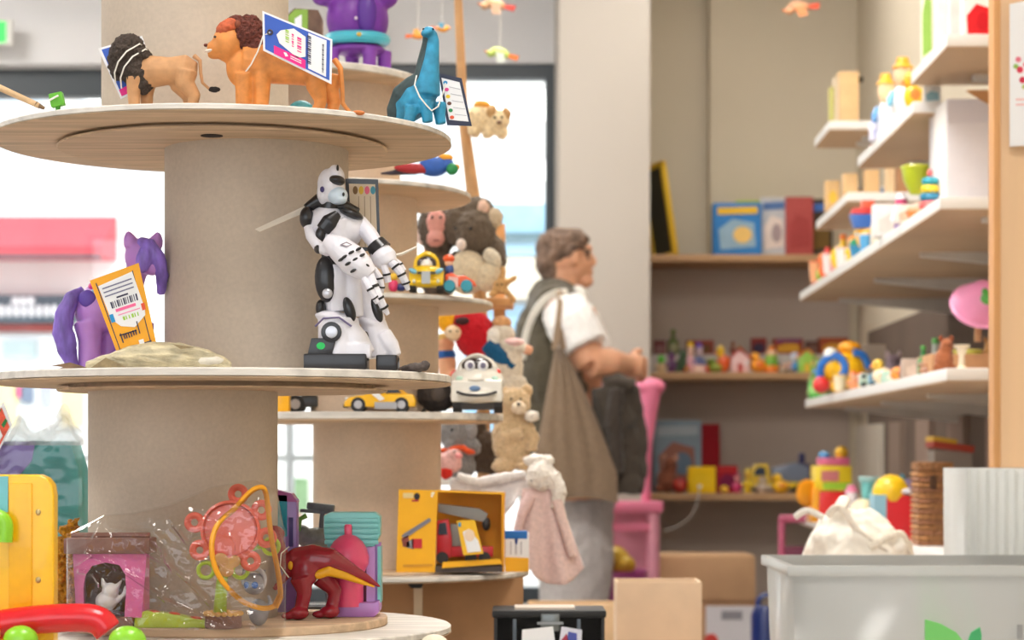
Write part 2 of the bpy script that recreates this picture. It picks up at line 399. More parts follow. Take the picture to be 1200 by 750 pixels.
column(TA, XY(215, YA), Z_LOW, 1.057, .0888, XA); column(TA, XY(240, YA), .62, .829, .0888, XA)
disc(TA, XA, .612, .62, .2157, None, None, XA); column(TA, XY(240, YA), .0, .612, .0888, XA)
YB = 3.0
XB = XY(437, YB)
TB = tower('display_tower', 'rear display tower of plywood discs on cardboard tubes holding toy cars', YB, XB)
Z_B = [.846, 1.0515, 1.206, 1.352, 1.50]
for (zz, px, rr, inn) in zip(Z_B, (437, 412, 400, 378, 340), (183, 178, 178, 174, 158), (True, False, True, True, False)):
    s = YB/FPX
    disc(TB, XY(px, YB), zz-.012, zz-.004 if inn else zz, rr*s, 150*s if inn else None, (zz-.004, zz) if inn else None, XB)
for (za, zb, px) in ((Z_B[0], Z_B[1]-.012, 442), (Z_B[1], Z_B[2]-.012, 439), (Z_B[2], Z_B[3]-.012, 414), (Z_B[3], Z_B[4]-.012, 394)):
    column(TB, XY(px, YB), za, zb, .0865, XB, mat=MTUBE2)
# cardboard box and post that carry the rear tower
t = T('cardboard_box', 'brown cardboard box under the rear tower beside its bracket', 'box', 530, 1260, 3.0, z=0.0)
def carton(t, w, d, h, mat, flaps=True, top=True):
    m = MB().box(-w/2, w/2, -d/2, d/2, 0, h); o = t.part('body', m, mat, bevel=1.0)
    return o
carton(t, 166, 150, (Z_B[0]-.012)*FPX/3.0, M((172, 128, 88), .8, .08, .03))
t.part('tape', MB().box(-83.6, 83.6, -20, 20, 10, 12), M((190, 160, 120), .4))
t = T('wooden_post', 'pale wooden post with black bracket under the rear tower disc', 'post', 490, 1260, 2.88, z=0.0)
hh = (Z_B[0]-.012)*FPX/2.88
t.part('shaft', MB().box(-5, 5, -5, 5, 0, hh-1), M((204, 180, 150), .7))
t.part('bracket', MB().prism([(-14, hh-1), (8, hh-1), (4, hh-9), (-8, hh-9)], -7, -5), M((30, 28, 28), .5))
# ---------------------------------------------------------------- toys on the front tower: top disc
def barcode(t, x0, x1, y0, y1, d, parent, ang=0, n=9):
    m = MB(); w = (x1-x0)/n
    for i in range(n):
        a = x0+i*w; m.prism(t.poly([(a, y0), (a+w*(.35+.3*(i % 3 == 0)), y0), (a+w*(.35+.3*(i % 3 == 0)), y1), (a, y1)]), d, d+.3)
    return t.part('barcode', m, M((50, 50, 70), .8), parent)
def quad_uv(c, u, v):      # c: tl, tr, br, bl pixel corners
    (ax, ay), (bx, by), (cx, cy), (dx, dy) = c
    tx, ty = ax+(bx-ax)*u, ay+(by-ay)*u; ux, uy = dx+(cx-dx)*u, dy+(cy-dy)*u
    return (tx+(ux-tx)*v, ty+(uy-ty)*v)
def patch(t, c, uv, d, mat, name, parent, th=.35):
    return t.card(name, [quad_uv(c, u, v) for u, v in uv], d, th, mat, parent)
def rect(u0, u1, v0, v1): return [(u0, v0), (u1, v0), (u1, v1), (u0, v1)]
def lines(t, c, u0, u1, vs_, d, mat, parent, th=.02, name='print'):
    m = MB()
    for v in vs_: m.prism(t.poly([quad_uv(c, u, w) for u, w in rect(u0, u1, v, v+th)]), d, d+.3)
    return t.part(name, m, mat, parent)
def bars(t, c, u0, u1, v0, v1, n, d, mat, parent, name='barcode', vert=True):
    m = MB()
    for i in range(n):
        w = (.35+.35*((i*7) % 3 == 0))/n
        if vert: r = rect(u0+(u1-u0)*i/n, u0+(u1-u0)*(i/n+w), v0, v1)
        else: r = rect(u0, u1, v0+(v1-v0)*i/n, v0+(v1-v0)*(i/n+w))
        m.prism(t.poly([quad_uv(c, a, b) for a, b in r]), d, d+.3)
    return t.part(name, m, mat, parent)

MINK = M((58, 58, 84), .8); MPAPER = M((240, 240, 242), .7, .02); MPINK = M((236, 40, 140), .6); MBLUE = M((52, 92, 190), .5); MLIME = M((160, 205, 70), .7)
MSTR = M((236, 232, 224), .8)
# lion with dark mane, seen from behind
t = T('toy_lion', 'tan toy lion with charcoal mane and two white strings, turned away', 'toy animal', 190, 0, 1.955, z=Z_TOP)
MT = M((196, 146, 100), .6, .14, .08)
m = MB(); q = t.q
m.tube([q(162, 86, 4), q(178, 84), q(200, 83), q(218, 82), q(230, 84)], [20, 19, 16, 18, 11], 14)
for (x, d) in ((160, -8), (172, 10)): m.tube([q(x, 92, d), q(x-2, 110, d), q(x-1, 128, d), q(x-6, 133, d)], [11, 8, 7, 6], 10)
for (x, d) in ((222, -8), (214, 9)): m.tube([q(x-2, 84, d), q(x-4, 100, d), q(x+7, 114, d), q(x+4, 128, d), q(x-3, 133, d)], [14, 12, 8, 6.5, 6], 10)
m.ell(q(140, 62, 12), (15, 14, 17))
t.org('body', m, MT, 1.6, 4)
m = MB(); m.tube([q(228, 66, -3), q(235, 72, -5), q(236, 86, -6), q(238, 98, -6), q(246, 105, -6)], [3, 2.4, 2, 1.8, 1.6], 8)
tl = t.part('tail', m, MT)
t.org('tail_tuft', MB().ell(q(252, 106, -6), (7, 3, 3.5)), M((44, 38, 36), .9), .8, 1, .6, tl)
m = MB(); m.ell(q(150, 62, 4), (21, 22, 23)); m.ell(q(160, 84, 0), (18, 20, 24), RY(-25)); m.ell(q(138, 70, 8), (13, 16, 24)); m.ell(q(168, 98, -2), (12, 14, 13)); m.ell(q(166, 66, 0), (13, 18, 10), RY(20))
t.org('mane', m, M((74, 62, 54), .9, .35, .25, bump=.5), 1.5, 3, 2.2, fs=.22)
c = [(110, 52), (162, 37), (182, 92), (137, 112)]
m = MB().prism(t.poly(c), 26, 27.2)
tg = t.part('price_tag', m, MPAPER); patch(t, c, rect(.06, .94, .04, .96), 25.6, MBLUE, 'print', tg); patch(t, c, [(.05, .84), (.5, .8), (.5, .96), (.05, .96)], 25.2, MPINK, 'print', tg)
for (x, y) in ((166, 54), (173, 60)):
    t.part('string', MB().tube(t.qs([(x+2, y-1, 14), (x, y, -14), (x-14, y+10, -21), (x-24, y+22, -20), (x-29, y+34, -16), (x-30, y+44, -4)]), .9, 6), MSTR)

# lion with tag
t = T('toy_lion', 'orange toy lion with reddish mane and big blue price tag, facing left', 'toy animal', 325, 0, 1.94, z=Z_TOP)
q = t.q; MO = M((214, 136, 66), .55, .2, .07)
m = MB()
m.tube([q(288, 74, 2), q(310, 74), q(335, 78), q(362, 80), q(386, 80)], [24, 24, 21, 21, 14], 14)
m.ell(q(268, 52, -4), (19, 17, 22)); m.tube([q(266, 56, -5), q(252, 58, -6), q(244, 58, -6)], [14, 11, 6], 12); m.ell(q(252, 66, -6), (8, 7, 4.5)); m.ell(q(285, 80, -2), (20, 16, 24))
for (x, d) in ((287, -12), (308, -10)): m.tube([q(x, 88, d), q(x, 108, d), q(x-1, 130, d), q(x-7, 135, d)], [12, 10, 9, 7], 10)
for (x, d) in ((374, -10), (388, 8)): m.tube([q(x, 86, d), q(x-3, 104, d), q(x+3, 120, d), q(x, 130, d), q(x-6, 135, d)], [15, 12, 8, 7.5, 7], 10)
t.org('body', m, MO, 1.7, 4)
m = MB(); m.ell(q(290, 42, 2), (20, 21, 25), RY(12)); m.ell(q(300, 58, 2), (15, 20, 22)); m.ell(q(278, 30, 0), (15, 16, 12)); m.ell(q(292, 78, 4), (16, 18, 20))
t.org('mane', m, M((120, 62, 50), .85, .45, .22, bump=.6), 1.5, 3, 2.4, fs=.22)
m = MB(); m.ell(q(268, 34, -6), (16, 15, 10), RY(-35)); t.org('brow', m, M((196, 96, 60), .8, .25, .2), 1.3, 3, 1.2)
for d in (-15, 3): t.part('ear', MB().ell(q(280, 31, d), (4, 2.5, 4.5)), M((140, 74, 50), .8))
t.part('nose', MB().ell(q(242, 54, -6), (2.6, 4, 2)), M((120, 60, 50), .5))
t.part('eye', MB().ell(q(254, 46, -15), (1.8, 1.4, 1.5)), M((40, 26, 20), .2))
t.part('muzzle', MB().ell(q(249, 61, -9), (8, 6, 2.4), RY(-8)), M((236, 222, 208), .6), label='white toothed mouth')
m = MB(); m.tube([q(392, 70, 0), q(399, 80, -3), q(401, 100, -4), q(402, 122, -4), q(410, 132, -4)], [3.6, 3.2, 2.8, 2.6, 2.2], 8); tl = t.part('tail', m, MO)
t.part('tail_tuft', MB().ell(q(420, 133, -5), (8, 4, 3)), M((205, 120, 60), .7), tl)
c = [(311, 19), (392, 52), (391, 104), (312, 65)]
tg = t.part('price_tag', MB().prism(t.poly(c), -32, -30.8), MPAPER)
patch(t, c, rect(.03, .97, .05, .94), -32.4, MBLUE, 'print', tg)
patch(t, c, rect(.66, .92, .08, .90), -32.8, MPAPER, 'print', tg)
patch(t, c, [(.2, .45), (.26, .3), (.45, .12), (.62, .2), (.62, .66), (.5, .78), (.24, .62)], -32.9, M((246, 240, 236), .7), 'sticker', tg)
patch(t, c, rect(.16, .62, .74, .95), -32.9, MPINK, 'print', tg)
patch(t, c, [(.3, .8), (.34, .78), (.37, .84), (.33, .88)], -33.2, MPAPER, 'print', tg); lines(t, c, .40, .56, (.80, .85), -33.2, MPAPER, tg, .02)
bars(t, c, .64, .7, .14, .82, 14, -33.3, MINK, tg, vert=False); bars(t, c, .86, .885, .2, .85, 18, -33.3, MINK, tg, 'print', vert=False)
for (u0, u1, v0, v1, mm) in ((.33, .38, .22, .55, MLIME), (.5, .56, .28, .66, MPINK), (.42, .45, .26, .6, MPINK)): bars(t, c, u0, u1, v0, v1, 6, -33.3, mm, tg, 'print', vert=False)
t.part('eyelet', MB().ring(q(320, 44, -33), 2.6, 1.0), M((70, 60, 60), .4), tg)
t.part('string', MB().tube(t.qs([(320, 44, -33), (312, 48, -31), (305, 66, -28), (297, 80, -24), (288, 90, -18), (284, 92, 0)]), .9, 6), MSTR)
# teal toy lying behind
t = T('toy_turtle', 'small teal toy behind the legs of the tagged lion', 'toy', 353, 0, 2.03, z=Z_TOP)
q = t.q; t.org('shell', MB().ell(q(353, t.by-16, 0), (17, 16, 16)), M((44, 120, 124), .5, .2, .1), 1.2, 2)
t.org('head', MB().ell(q(366, t.by-8, -6), (8, 6, 6)), M((60, 140, 140), .5), 1, 2)
for i, (a, d) in enumerate(((343, -10), (362, -10), (343, 10), (362, 10))): t.part('leg', MB().ell(q(a, t.by-3.5, d), (5, 4, 3.5)), M((60, 140, 140), .5))

# long-necked blue dinosaur
t = T('toy_dinosaur', 'blue long-necked toy dinosaur with tag at the disc edge', 'toy animal', 490, 0, 2.03, z=Z_TOP)
q = t.q; MB1 = M((44, 140, 178), .5, .35, .06); MDK = M((52, 72, 76), .6, .3, .1)
m = MB()
m.tube([q(468, 148, 22), q(470, 138, 14), q(478, 124, 6), q(492, 114, -4), q(502, 106, -10)], [4, 12, 20, 21, 15], 14)
m.tube([q(500, 112, -10), q(503, 92, -12), q(506, 70, -12), q(508, 50, -12), q(506, 42, -12)], [17, 13, 9.5, 7.5, 7], 12)
m.ell(q(503, 40, -14), (8, 9, 6.5)); m.ell(q(499, 43, -20), (5.5, 7, 4.5))
for (x, y, d, xx) in ((484, 128, -18, 478), (500, 122, -18, 502), (514, 122, -4, 517), (470, 138, 8, 464)):
    m.tube([q(x, y, d), q((x+xx)/2, y+14, d-2), q(xx, t.by-3, d-2)], [10, 7, 6.5], 10)
m.tube([q(468, 140, 18), q(460, 148, 26), q(452, t.by-4, 34)], [9, 6, 2], 10)
t.org('body', m, MB1, 1.6, 4)
m = MB(); m.tube([q(462, 146, 17), q(464, 128, 8), q(472, 112, 0), q(486, 101, -6), q(494, 92, -9)], [9, 12, 14, 13, 8], 10)
m.tube([q(494, 96, -10), q(497, 74, -10), q(501, 52, -10), q(503, 38, -13)], [10, 8, 6, 7], 10)
t.org('back_stripe', m, MDK, 1.4, 3)
for dx in (497, 508): t.part('eye', MB().ell(q(dx, 38, -20), 1.3), M((20, 20, 20), .2))
c = [(516, 89), (539, 95), (551, 146), (526, 144)]
tg = t.part('price_tag', MB().prism(t.poly([(514, 86), (541, 92), (553, 148), (524, 147)]), -2, -.8), M((48, 54, 78), .6))
patch(t, c, rect(.04, .96, .04, .94), -2.4, MPAPER, 'print', tg)
for i, cc in enumerate(((40, 140, 200), (226, 70, 150), (240, 200, 20), (110, 60, 40), (30, 140, 80), (230, 90, 50))):
    x, y = quad_uv(c, .2, .13+.15*i); t.card('picture', circ(x, y, 2.6, 2.2, 10), -2.8, .35, M(cc, .5), tg)
lines(t, c, .36, .92, [.2+.15*i for i in range(5)], -2.7, M((170, 170, 180), .8), tg, .012)
t.part('string', MB().tube(t.qs([(489, 92, -20), (487, 104, -27), (493, 118, -28), (501, 128, -28), (507, 134, -28), (514, 128, -20), (520, 108, -8), (522, 98, -3)]), .9, 6), MSTR)
t = T('toy_figure', 'tiny green block toy on a peg at the left rim of the top disc', 'toy', 68, 0, 2.06, z=Z_TOP)
q = t.q; t.part('base', MB().lathe([(.1, 0), (10, 0), (9, 4), (3, 8), (3, 32), (.1, 33)], 14), M((70, 150, 40), .5, .2, .2)); t.part('block', MB().box(-9, 7, -6, 6, 30, 46, RY(-12)), M((96, 176, 44), .5), bevel=1.5)
t.part('ribbon', MB().tube(t.qs([(59, t.by-36, -8), (70, t.by-42, -8)]), 1.2, 6), MSTR)
t = T('bamboo_stick', 'pale bamboo stick poking in from the left edge', 'stick', 0, 100, 2.06)
q = t.q; t.part('cane', MB().tube(t.qs([(-130, 55, 0), (-60, 80, 0), (0, 103, 0), (46, 124, 0)]), [5, 4.5, 4, 3.5], 10), M((206, 172, 130), .6, .12, .1))
t.part('tip', MB().tube(t.qs([(42, 122, 0), (52, 127, 0)]), [3.7, 2], 10), M((120, 90, 60), .6))

# ---------------------------------------------------------------- middle disc: pony, dried fish, robot
t = T('toy_pony', 'purple toy pony with indigo mane and pink saddle, seen from behind', 'toy animal', 140, 0, 2.06, z=Z_MID)
q = t.q; MP = M((192, 138, 216), .4, .06, .05, sss=.1); MPH = M((132, 104, 196), .45, .35, .1, stretch=(1, 1, .25))
by = t.by
m = MB(); m.ell(q(116, 362, -6), (29, 28, 28)); m.tube([q(112, 364, -6), q(122, 362, 0), q(142, 360, 6), q(152, 350, 10)], [26, 28, 27, 18], 16)
m.tube([q(150, 352, 10), q(154, 330, 12), q(160, 308, 14)], [17, 13, 13], 14); m.ell(q(166, 300, 10), (22, 20, 22)); m.ell(q(178, 312, 2), (13, 13, 11))
for (x, d) in ((106, -14), (124, 12), (148, -6), (160, 20)): m.tube([q(x, 378, d), q(x+2, 400, d), q(x+1, by-6, d), q(x+1, by, d)], [18, 14, 13, 13], 12)
for (x, xx, d) in ((153, 149, 4), (180, 184, 12)): m.tube([q(x, 288, d), q((x+xx)/2, 278, d), q(xx, 271, d)], [9, 7.5, 2.5], 10)
t.org('body', m, MP, 1.8, 6)
m = MB(); m.tube([q(102, 342, -20), q(90, 350, -26), q(81, 370, -28), q(79, 392, -28), q(84, 412, -26), q(92, by-4, -24)], [6, 9, 11, 12, 11, 6], 12); m.ell(q(88, 400, -30), (7, 7, 18), RY(-10))
t.org('tail', m, MPH, 1.4, 3, .8, fs=.1)
m = MB(); m.tube([q(164, 284, 2), q(176, 288, -6), q(186, 302, -6), q(190, 322, 0), q(188, 344, 6)], [7, 9, 9, 8, 5], 12); m.ell(q(171, 304, -10), (10, 8, 17), RY(12))
t.org('mane', m, MPH, 1.3, 3, .8, fs=.12)
t.part('saddle', MB().ell(q(124, 338, -4), (20, 27, 11)), M((226, 40, 140), .4)); t.part('saddle_blanket', MB().ell(q(124, 344, -3), (22, 28, 9)), M((150, 190, 220), .5))
t.part('hip_mark', MB().ell(q(108, 352, -31), (10, 4, 10)), M((98, 70, 170), .5))
t.part('string', MB().tube(t.qs([(150, 322, -6), (143, 319, -8), (138, 326, -10)]), .9, 6), MSTR)
c = [(125, 337), (180, 317), (201, 412), (158, 424)]
tg = t.part('price_tag', MB().prism(t.poly(c), -105, -103.6), M((246, 172, 20), .5, .04, .05), label='yellow price tag with barcode sticker')
patch(t, c, [(.09, .06), (.11, .05), (.11, .92), (.09, .92)], -105.4, MINK, 'print', tg); patch(t, c, [(.09, .92), (.9, .90), (.9, .925), (.09, .945)], -105.4, MINK, 'print', tg); patch(t, c, [(.84, .06), (.86, .06), (.88, .9), (.86, .9)], -105.4, MINK, 'print', tg)
patch(t, c, [(.12, .10), (.84, .07), (.92, .52), (.90, .60), (.60, .70), (.30, .64), (.14, .52)], -105.8, MPAPER, 'sticker', tg)
lines(t, c, .18, .80, (.14, .19, .24), -106.2, M((120, 120, 150), .8), tg, .015); lines(t, c, .4, .65, (.29,), -106.2, MINK, tg, .02)
bars(t, c, .24, .84, .33, .41, 13, -106.2, MINK, tg); lines(t, c, .3, .75, (.43,), -106.2, M((244, 110, 160), .7), tg, .035)
bars(t, c, .4, .8, .54, .585, 6, -106.2, MLIME, tg, 'print'); lines(t, c, .32, .82, (.5,), -106.2, M((240, 150, 190), .7), tg, .012)
patch(t, c, rect(.13, .22, .47, .57), -106.2, M((30, 150, 210), .6), 'print', tg); patch(t, c, rect(.86, .94, .46, .54), -106.2, M((232, 90, 60), .6), 'print', tg)
m = MB()
for i, (u, v0, v1) in enumerate(((.22, .72, .84), (.29, .74, .80), (.34, .74, .80), (.40, .74, .80), (.46, .74, .80), (.52, .73, .79), (.58, .73, .79), (.66, .64, .79))):
    m.prism(t.poly([quad_uv(c, a, b) for a, b in rect(u, u+.025, v0, v1)]), -106, -105.4)
m.prism(t.poly([quad_uv(c, a, b) for a, b in rect(.2, .62, .735, .75)]), -106, -105.4)
t.part('print', m, MINK, tg); patch(t, c, rect(.6, .72, .86, .97), -106, MPAPER, 'print', tg)

t = T('toy_fish', 'flat grey-brown rubbery toy fish lying below the purple pony', 'toy animal', 170, 0, 1.965, z=Z_MID)
q = t.q; by = t.by
m = MB(); pts = [(100, 5, 4), (120, 9, 9), (150, 14, 16), (180, 17, 20), (215, 16, 19), (245, 12, 14), (262, 8, 9), (272, 5, 4)]
n = 14; rows = []
for (x, hz, hy) in pts: rows.append([q(x, by-hz, 0)+Vector((0, hy*math.cos(2*PI*k/n), hz*math.sin(2*PI*k/n))) for k in range(n)])
m.add([v for r in rows for v in r], [(i*n+k, i*n+(k+1) % n, i*n+n+(k+1) % n, i*n+n+k) for i in range(len(rows)-1) for k in range(n)]+[tuple(range(n)), tuple((len(rows)-1)*n+k for k in range(n))])
t.org('body', m, M((206, 194, 160), .35, .4, .06, bump=.3, stretch=(.6, 1, 2)), 1.6, 3, 1.2, fs=.08)
t.part('tail_fin', MB().prism([tuple(t.poly([(104, by-3)])[0]), tuple(t.poly([(84, by-9)])[0]), tuple(t.poly([(62, by-5)])[0]), tuple(t.poly([(76, by-3.5)])[0]), tuple(t.poly([(70, by-1)])[0]), tuple(t.poly([(96, by-.6)])[0])], -12, -9), M((120, 92, 66), .5, .3, .1))
for (a, b_, c_) in (((128, 14), (152, 3), (110, 2)), ((205, 30), (232, 26), (215, 24))): t.part('fin', MB().prism([(a[0]-t.cx, a[1]), (b_[0]-t.cx, b_[1]), (c_[0]-t.cx, c_[1])], -22, -20), M((150, 130, 92), .5, .3, .1))
t.part('eye', MB().ell(q(262, by-10, -6), (2, 1.5, 2)), M((40, 34, 28), .2)); t.org('belly_patch', MB().ell(q(240, by-11, -6), (24, 9, 7)), M((226, 220, 204), .35, .15, .1), 1.2, 3)

# robot
t = T('toy_robot', 'white and black toy robot leaning on the middle cardboard tube', 'toy robot', 412, 0, 1.985, z=Z_MID)
q = t.q; by = t.by; RW = PL((232, 230, 238), .28); RK = PL((26, 24, 28), .3); RS = M((200, 200, 206), .3, .03, metal=.6)
m = MB(); m.ell(q(388, 219, 0), (16, 20, 22), RY(-12)); m.ell(q(395, 206, -4), (9, 15, 13), RY(-20)); m.ell(q(380, 226, 2), (9, 17, 16)); hd = t.org('head', m, RW, 1.2, 3)
m = MB(); m.ell(q(396, 230, -9), (12.5, 13, 11), RY(6)); m.ell(q(400, 235, -12), (8, 10, 6)); t.org('face_mask', m, PL((206, 222, 236), .3), 1.1, 2, parent=hd)
t.part('visor', MB().ell(q(395.5, 213, -12), (10, 12, 6.5), RY(8)), RK, hd); t.part('crest', MB().ell(q(397, 199, -16), (1.6, 3, 4)), RK, hd); t.part('temple', MB().ell(q(379, 224, -17), (2.6, 3, 3.6)), PL((60, 50, 110)), hd)
t.part('chin_vent', MB().ell(q(404, 230, -20), (1.5, 2, 2.4)), RK, hd)
t.part('neck', MB().tube(t.qs([(384, 250, 4), (388, 236, 2)]), [13, 11], 14), RK)
m = MB(); m.tube(t.qs([(358, 244, 2), (372, 235, 4), (386, 240, 4), (404, 243, 6), (420, 248, 8)]), [5, 9, 10, 9, 5], 12); t.org('collar', m, RK, 1.3, 3)
m = MB(); m.ell(q(384, 262, 6), (26, 24, 22)); m.ell(q(402, 268, 8), (24, 24, 24)); m.tube(t.qs([(388, 262, 4), (394, 284, 4), (398, 300, 4)]), [28, 22, 16], 16); m.ell(q(414, 262, 8), (14, 18, 16))
t.org('torso', m, RW, 1.5, 4)
m = MB(); m.tube(t.qs([(398, 252, -20), (388, 262, -22), (380, 272, -21)]), [5, 10, 9], 12, flat=.5); m.ell(q(377, 277, -19), (6, 5, 9)); t.org('chest_plate', m, RK, 1.1, 2)
t.part('shoulder_plate', MB().ell(q(412, 251, -4), (15, 14, 6), RY(22)), RK)
t.part('waist', MB().tube(t.qs([(394, 312, 4), (392, 292, 4)]), [17, 16], 16), RK)
# arms
def finger(pts, r, arm):
    f = t.part('finger', MB().tube(t.qs(pts), [r, r*1.05, r, r*.9, r*.5][:len(pts)], 10), RW, arm)
    for i in range(1, len(pts)-1):
        a, b_ = q(*pts[i]), q(*pts[i+1]); t.part('joint', MB().tube([a, a+(b_-a)*.22], r*1.18, 10), RK, f)
am = MB(); am.tube(t.qs([(360, 262, -4), (366, 278, -14), (376, 292, -22), (388, 296, -32)]), [5, 7, 7, 8], 12)
am.tube(t.qs([(386, 284, -32), (400, 294, -38), (416, 308, -42), (428, 318, -44), (438, 326, -44)]), [9, 15, 18, 15, 9], 16)
arm = t.org('arm', am, RW, 1.4, 3)
t.part('shoulder_cap', MB().ell(q(360, 256, -6), (8.5, 9, 13)), RK, arm); t.part('elbow', MB().ell(q(377, 294, -24), (7, 8, 6)), RK, arm)
t.part('emblem', MB().tube(t.qs([(403, 292, -54), (410, 289, -55), (416, 292, -56), (410, 294, -56), (403, 292, -54)]), .8, 6), M((150, 140, 150), .5), arm)
for (x, y, a) in ((408, 306, -30), (416, 301, -30), (424, 297, -30), (412, 314, -30), (420, 309, -30), (428, 304, -30), (418, 322, -30), (426, 317, -30), (433, 315, 30), (404, 309, -30)):
    t.part('vent', MB().ell(q(x, y, -59+abs(x-414)*.28), (4, 3, 1.8), RY(a)), RK, arm)
finger([(436, 324, -46), (441, 338, -50), (447, 352, -50), (452, 362, -48), (457, 371, -44)], 5.2, arm)
finger([(440, 318, -40), (447, 328, -38), (449, 338, -36), (448, 346, -34)], 4, arm); finger([(430, 330, -50), (437, 342, -54), (442, 352, -54), (446, 358, -52)], 4, arm)
am = MB(); am.tube(t.qs([(420, 258, 8), (432, 274, 0), (442, 288, -8)]), [9, 10, 9], 12); am.tube(t.qs([(444, 294, -8), (452, 304, -12), (456, 312, -14)]), [13, 15, 11], 14)
arm2 = t.org('arm', am, RW, 1.4, 3); t.part('wrist_band', MB().tube(t.qs([(440, 286, -8), (447, 295, -10)]), [12, 14], 14), RK, arm2)
finger([(456, 306, -16), (464, 313, -18), (471, 322, -18), (476, 332, -16), (479, 341, -14)], 5, arm2)
finger([(450, 312, -18), (454, 322, -20), (456, 332, -18)], 4.2, arm2); finger([(460, 304, -4), (468, 310, -2), (473, 318, -2)], 4, arm2)
# legs
for (L, dx, dd) in ((0, 0, -8), (1, 44, 20)):
    m = MB()
    if L == 0:
        m.tube(t.qs([(396, 312, dd), (394, 332, dd), (396, 352, dd), (398, 366, dd)]), [17, 19, 16, 15], 14)
        m.tube(t.qs([(408, 312, dd), (412, 340, dd), (416, 372, dd)]), [13, 13, 11], 14)
    else:
        m.tube(t.qs([(416, 310, dd), (424, 332, dd), (430, 356, dd), (438, 378, dd)]), [15, 17, 15, 14], 14)
    lg = t.org('leg', m, RW, 1.4, 3)
    m = MB()
    if L == 0:
        m.tube(t.qs([(397, 374, dd), (398, 392, dd), (400, 418, dd)]), [24, 25, 26], 16); m.ell(q(394, 374, dd), (25, 24, 9), RY(12)); m.tube(t.qs([(404, 388, dd-4), (418, 402, dd-6), (432, 418, dd-8)]), [18, 17, 11], 14); m.box(q(374, 420)[0], q(436, 420)[0], dd-24, dd+20, by-421, by-404)
    else:
        m.tube(t.qs([(436, 376, dd), (440, 394, dd), (444, 418, dd)]), [15, 18, 20], 14); m.ell(q(434, 378, dd), (18, 18, 7), RY(18)); m.tube(t.qs([(446, 392, dd-6), (456, 406, dd-8), (463, 418, dd-10)]), [13, 12, 8], 12)
    bt = t.org('boot', m, RW, 1.5, 3)
    if L == 0:
        t.part('thigh_panel', MB().ell(q(383.5, 329, dd-13), (13, 9, 27), RY(-3)), RK, lg); t.part('screw', MB().ell(q(386, 346, dd-21), (6, 3, 6)), RS, lg); t.part('shin_panel', MB().ell(q(411, 364, dd-14), (6.5, 5, 15), RY(-18)), RK, lg)
        t.part('knee_gap', MB().ell(q(377, 362, dd-6), (6, 8, 10)), RK, lg)
        t.part('ankle_panel', MB().prism(t.poly(circ(391, 391, 12, 12, 20)), dd-28, dd-20), RK, bt, 1.0); t.part('ankle_disc', MB().prism(t.poly(circ(391.5, 391, 7, 7, 20)), dd-30, dd-27), RS, bt, .6)
        t.part('heel_panel', MB().prism(t.poly([(368, 398), (384, 398), (396, 402), (391, 419), (363, 419)]), dd-27, dd+10), RK, bt, 1.0)
        t.part('sticker', MB().prism(t.poly(circ(379, 407, 5, 4.2, 14)), dd-28, dd-27), M((30, 186, 90), .5), bt, label='green dot sticker')
        t.part('ankle_cuff', MB().tube(t.qs([(372, 384, dd-20), (382, 375, dd-26), (400, 374, dd-26), (414, 384, dd-22)]), 1.2, 6), M((110, 100, 140), .5), bt)
        s0, s1 = 359, 432
    else:
        t.part('shin_panel', MB().ell(q(441, 362, dd-12), (6, 5, 16), RY(-18)), RK, lg); t.part('ankle_gap', MB().ell(q(429, 393, dd-16), (2.6, 3, 5), RY(-10)), RK, bt); s0, s1 = 441, 466
    t.part('sole', MB().box(q(s0, 0)[0], q(s1, 0)[0], dd-30, dd+24, 0, by-416), RK, bt, bevel=2.5)
    t.part('toe_cap', MB().ell(q(s1-4, 421, dd-14), (6, 10, 6)), RK, bt)
t.part('cable_tie', MB().add([q(362, 238, 6), q(300, 270, -14), q(306, 273, -14), q(362, 246, 6), q(362, 238, 7), q(300, 270, -13), q(306, 273, -13), q(362, 246, 7)], [(0, 1, 2, 3), (7, 6, 5, 4), (0, 4, 5, 1), (1, 5, 6, 2), (2, 6, 7, 3), (3, 7, 4, 0)]), M((222, 212, 198), .5))
t.part('cable_tie', MB().tube(t.qs([(448, 302, -6), (470, 298, 0), (488, 289, 6)]), [1, 2, 1.6], 6), M((222, 212, 198), .5))
# its information card, hanging behind the shoulder
c = [(404, 207), (440, 208), (443, 290), (408, 288)]
cd_ = t.card('info_card', [(402, 205), (441, 206), (444, 292), (406, 290)], 34, 1.4, RK)
patch(t, c, rect(.06, .93, .05, .97), 33.6, M((214, 196, 172), .7), 'print', cd_)
for i, cc in enumerate(((120, 84, 30), (208, 168, 30), (214, 90, 120), (60, 140, 160))): t.card('picture', circ(414+i*7, 219, 3, 5, 10), 33.2, .35, M(cc, .5), cd_)
m = MB()
for i in range(3): m.prism(t.poly([(417.5+i*7, 226), (418.3+i*7, 226), (419.3+i*7, 286), (418.5+i*7, 286)]), 33.2, 33.6)
t.part('print', m, M((150, 130, 110), .8), cd_)
t = T('toy_mouse', 'tiny dark grey rubber toy lying beside the robot feet', 'toy', 488, 0, 2.0, z=Z_MID)
q = t.q; by = t.by; t.org('body', MB().ell(q(488, by-5, 0), (15, 8, 5.5)).ell(q(498, by-8, 0), (6, 6, 5)).ell(q(476, by-4, 2), (7, 6, 4)), M((84, 74, 70), .8, .3, .2), .9, 2, .8)
t.part('tail', MB().tube(t.qs([(470, by-4, 0), (463, by-2, -2), (458, by-2, -4)]), [2, 1.2, .6], 6), M((90, 78, 72), .8))
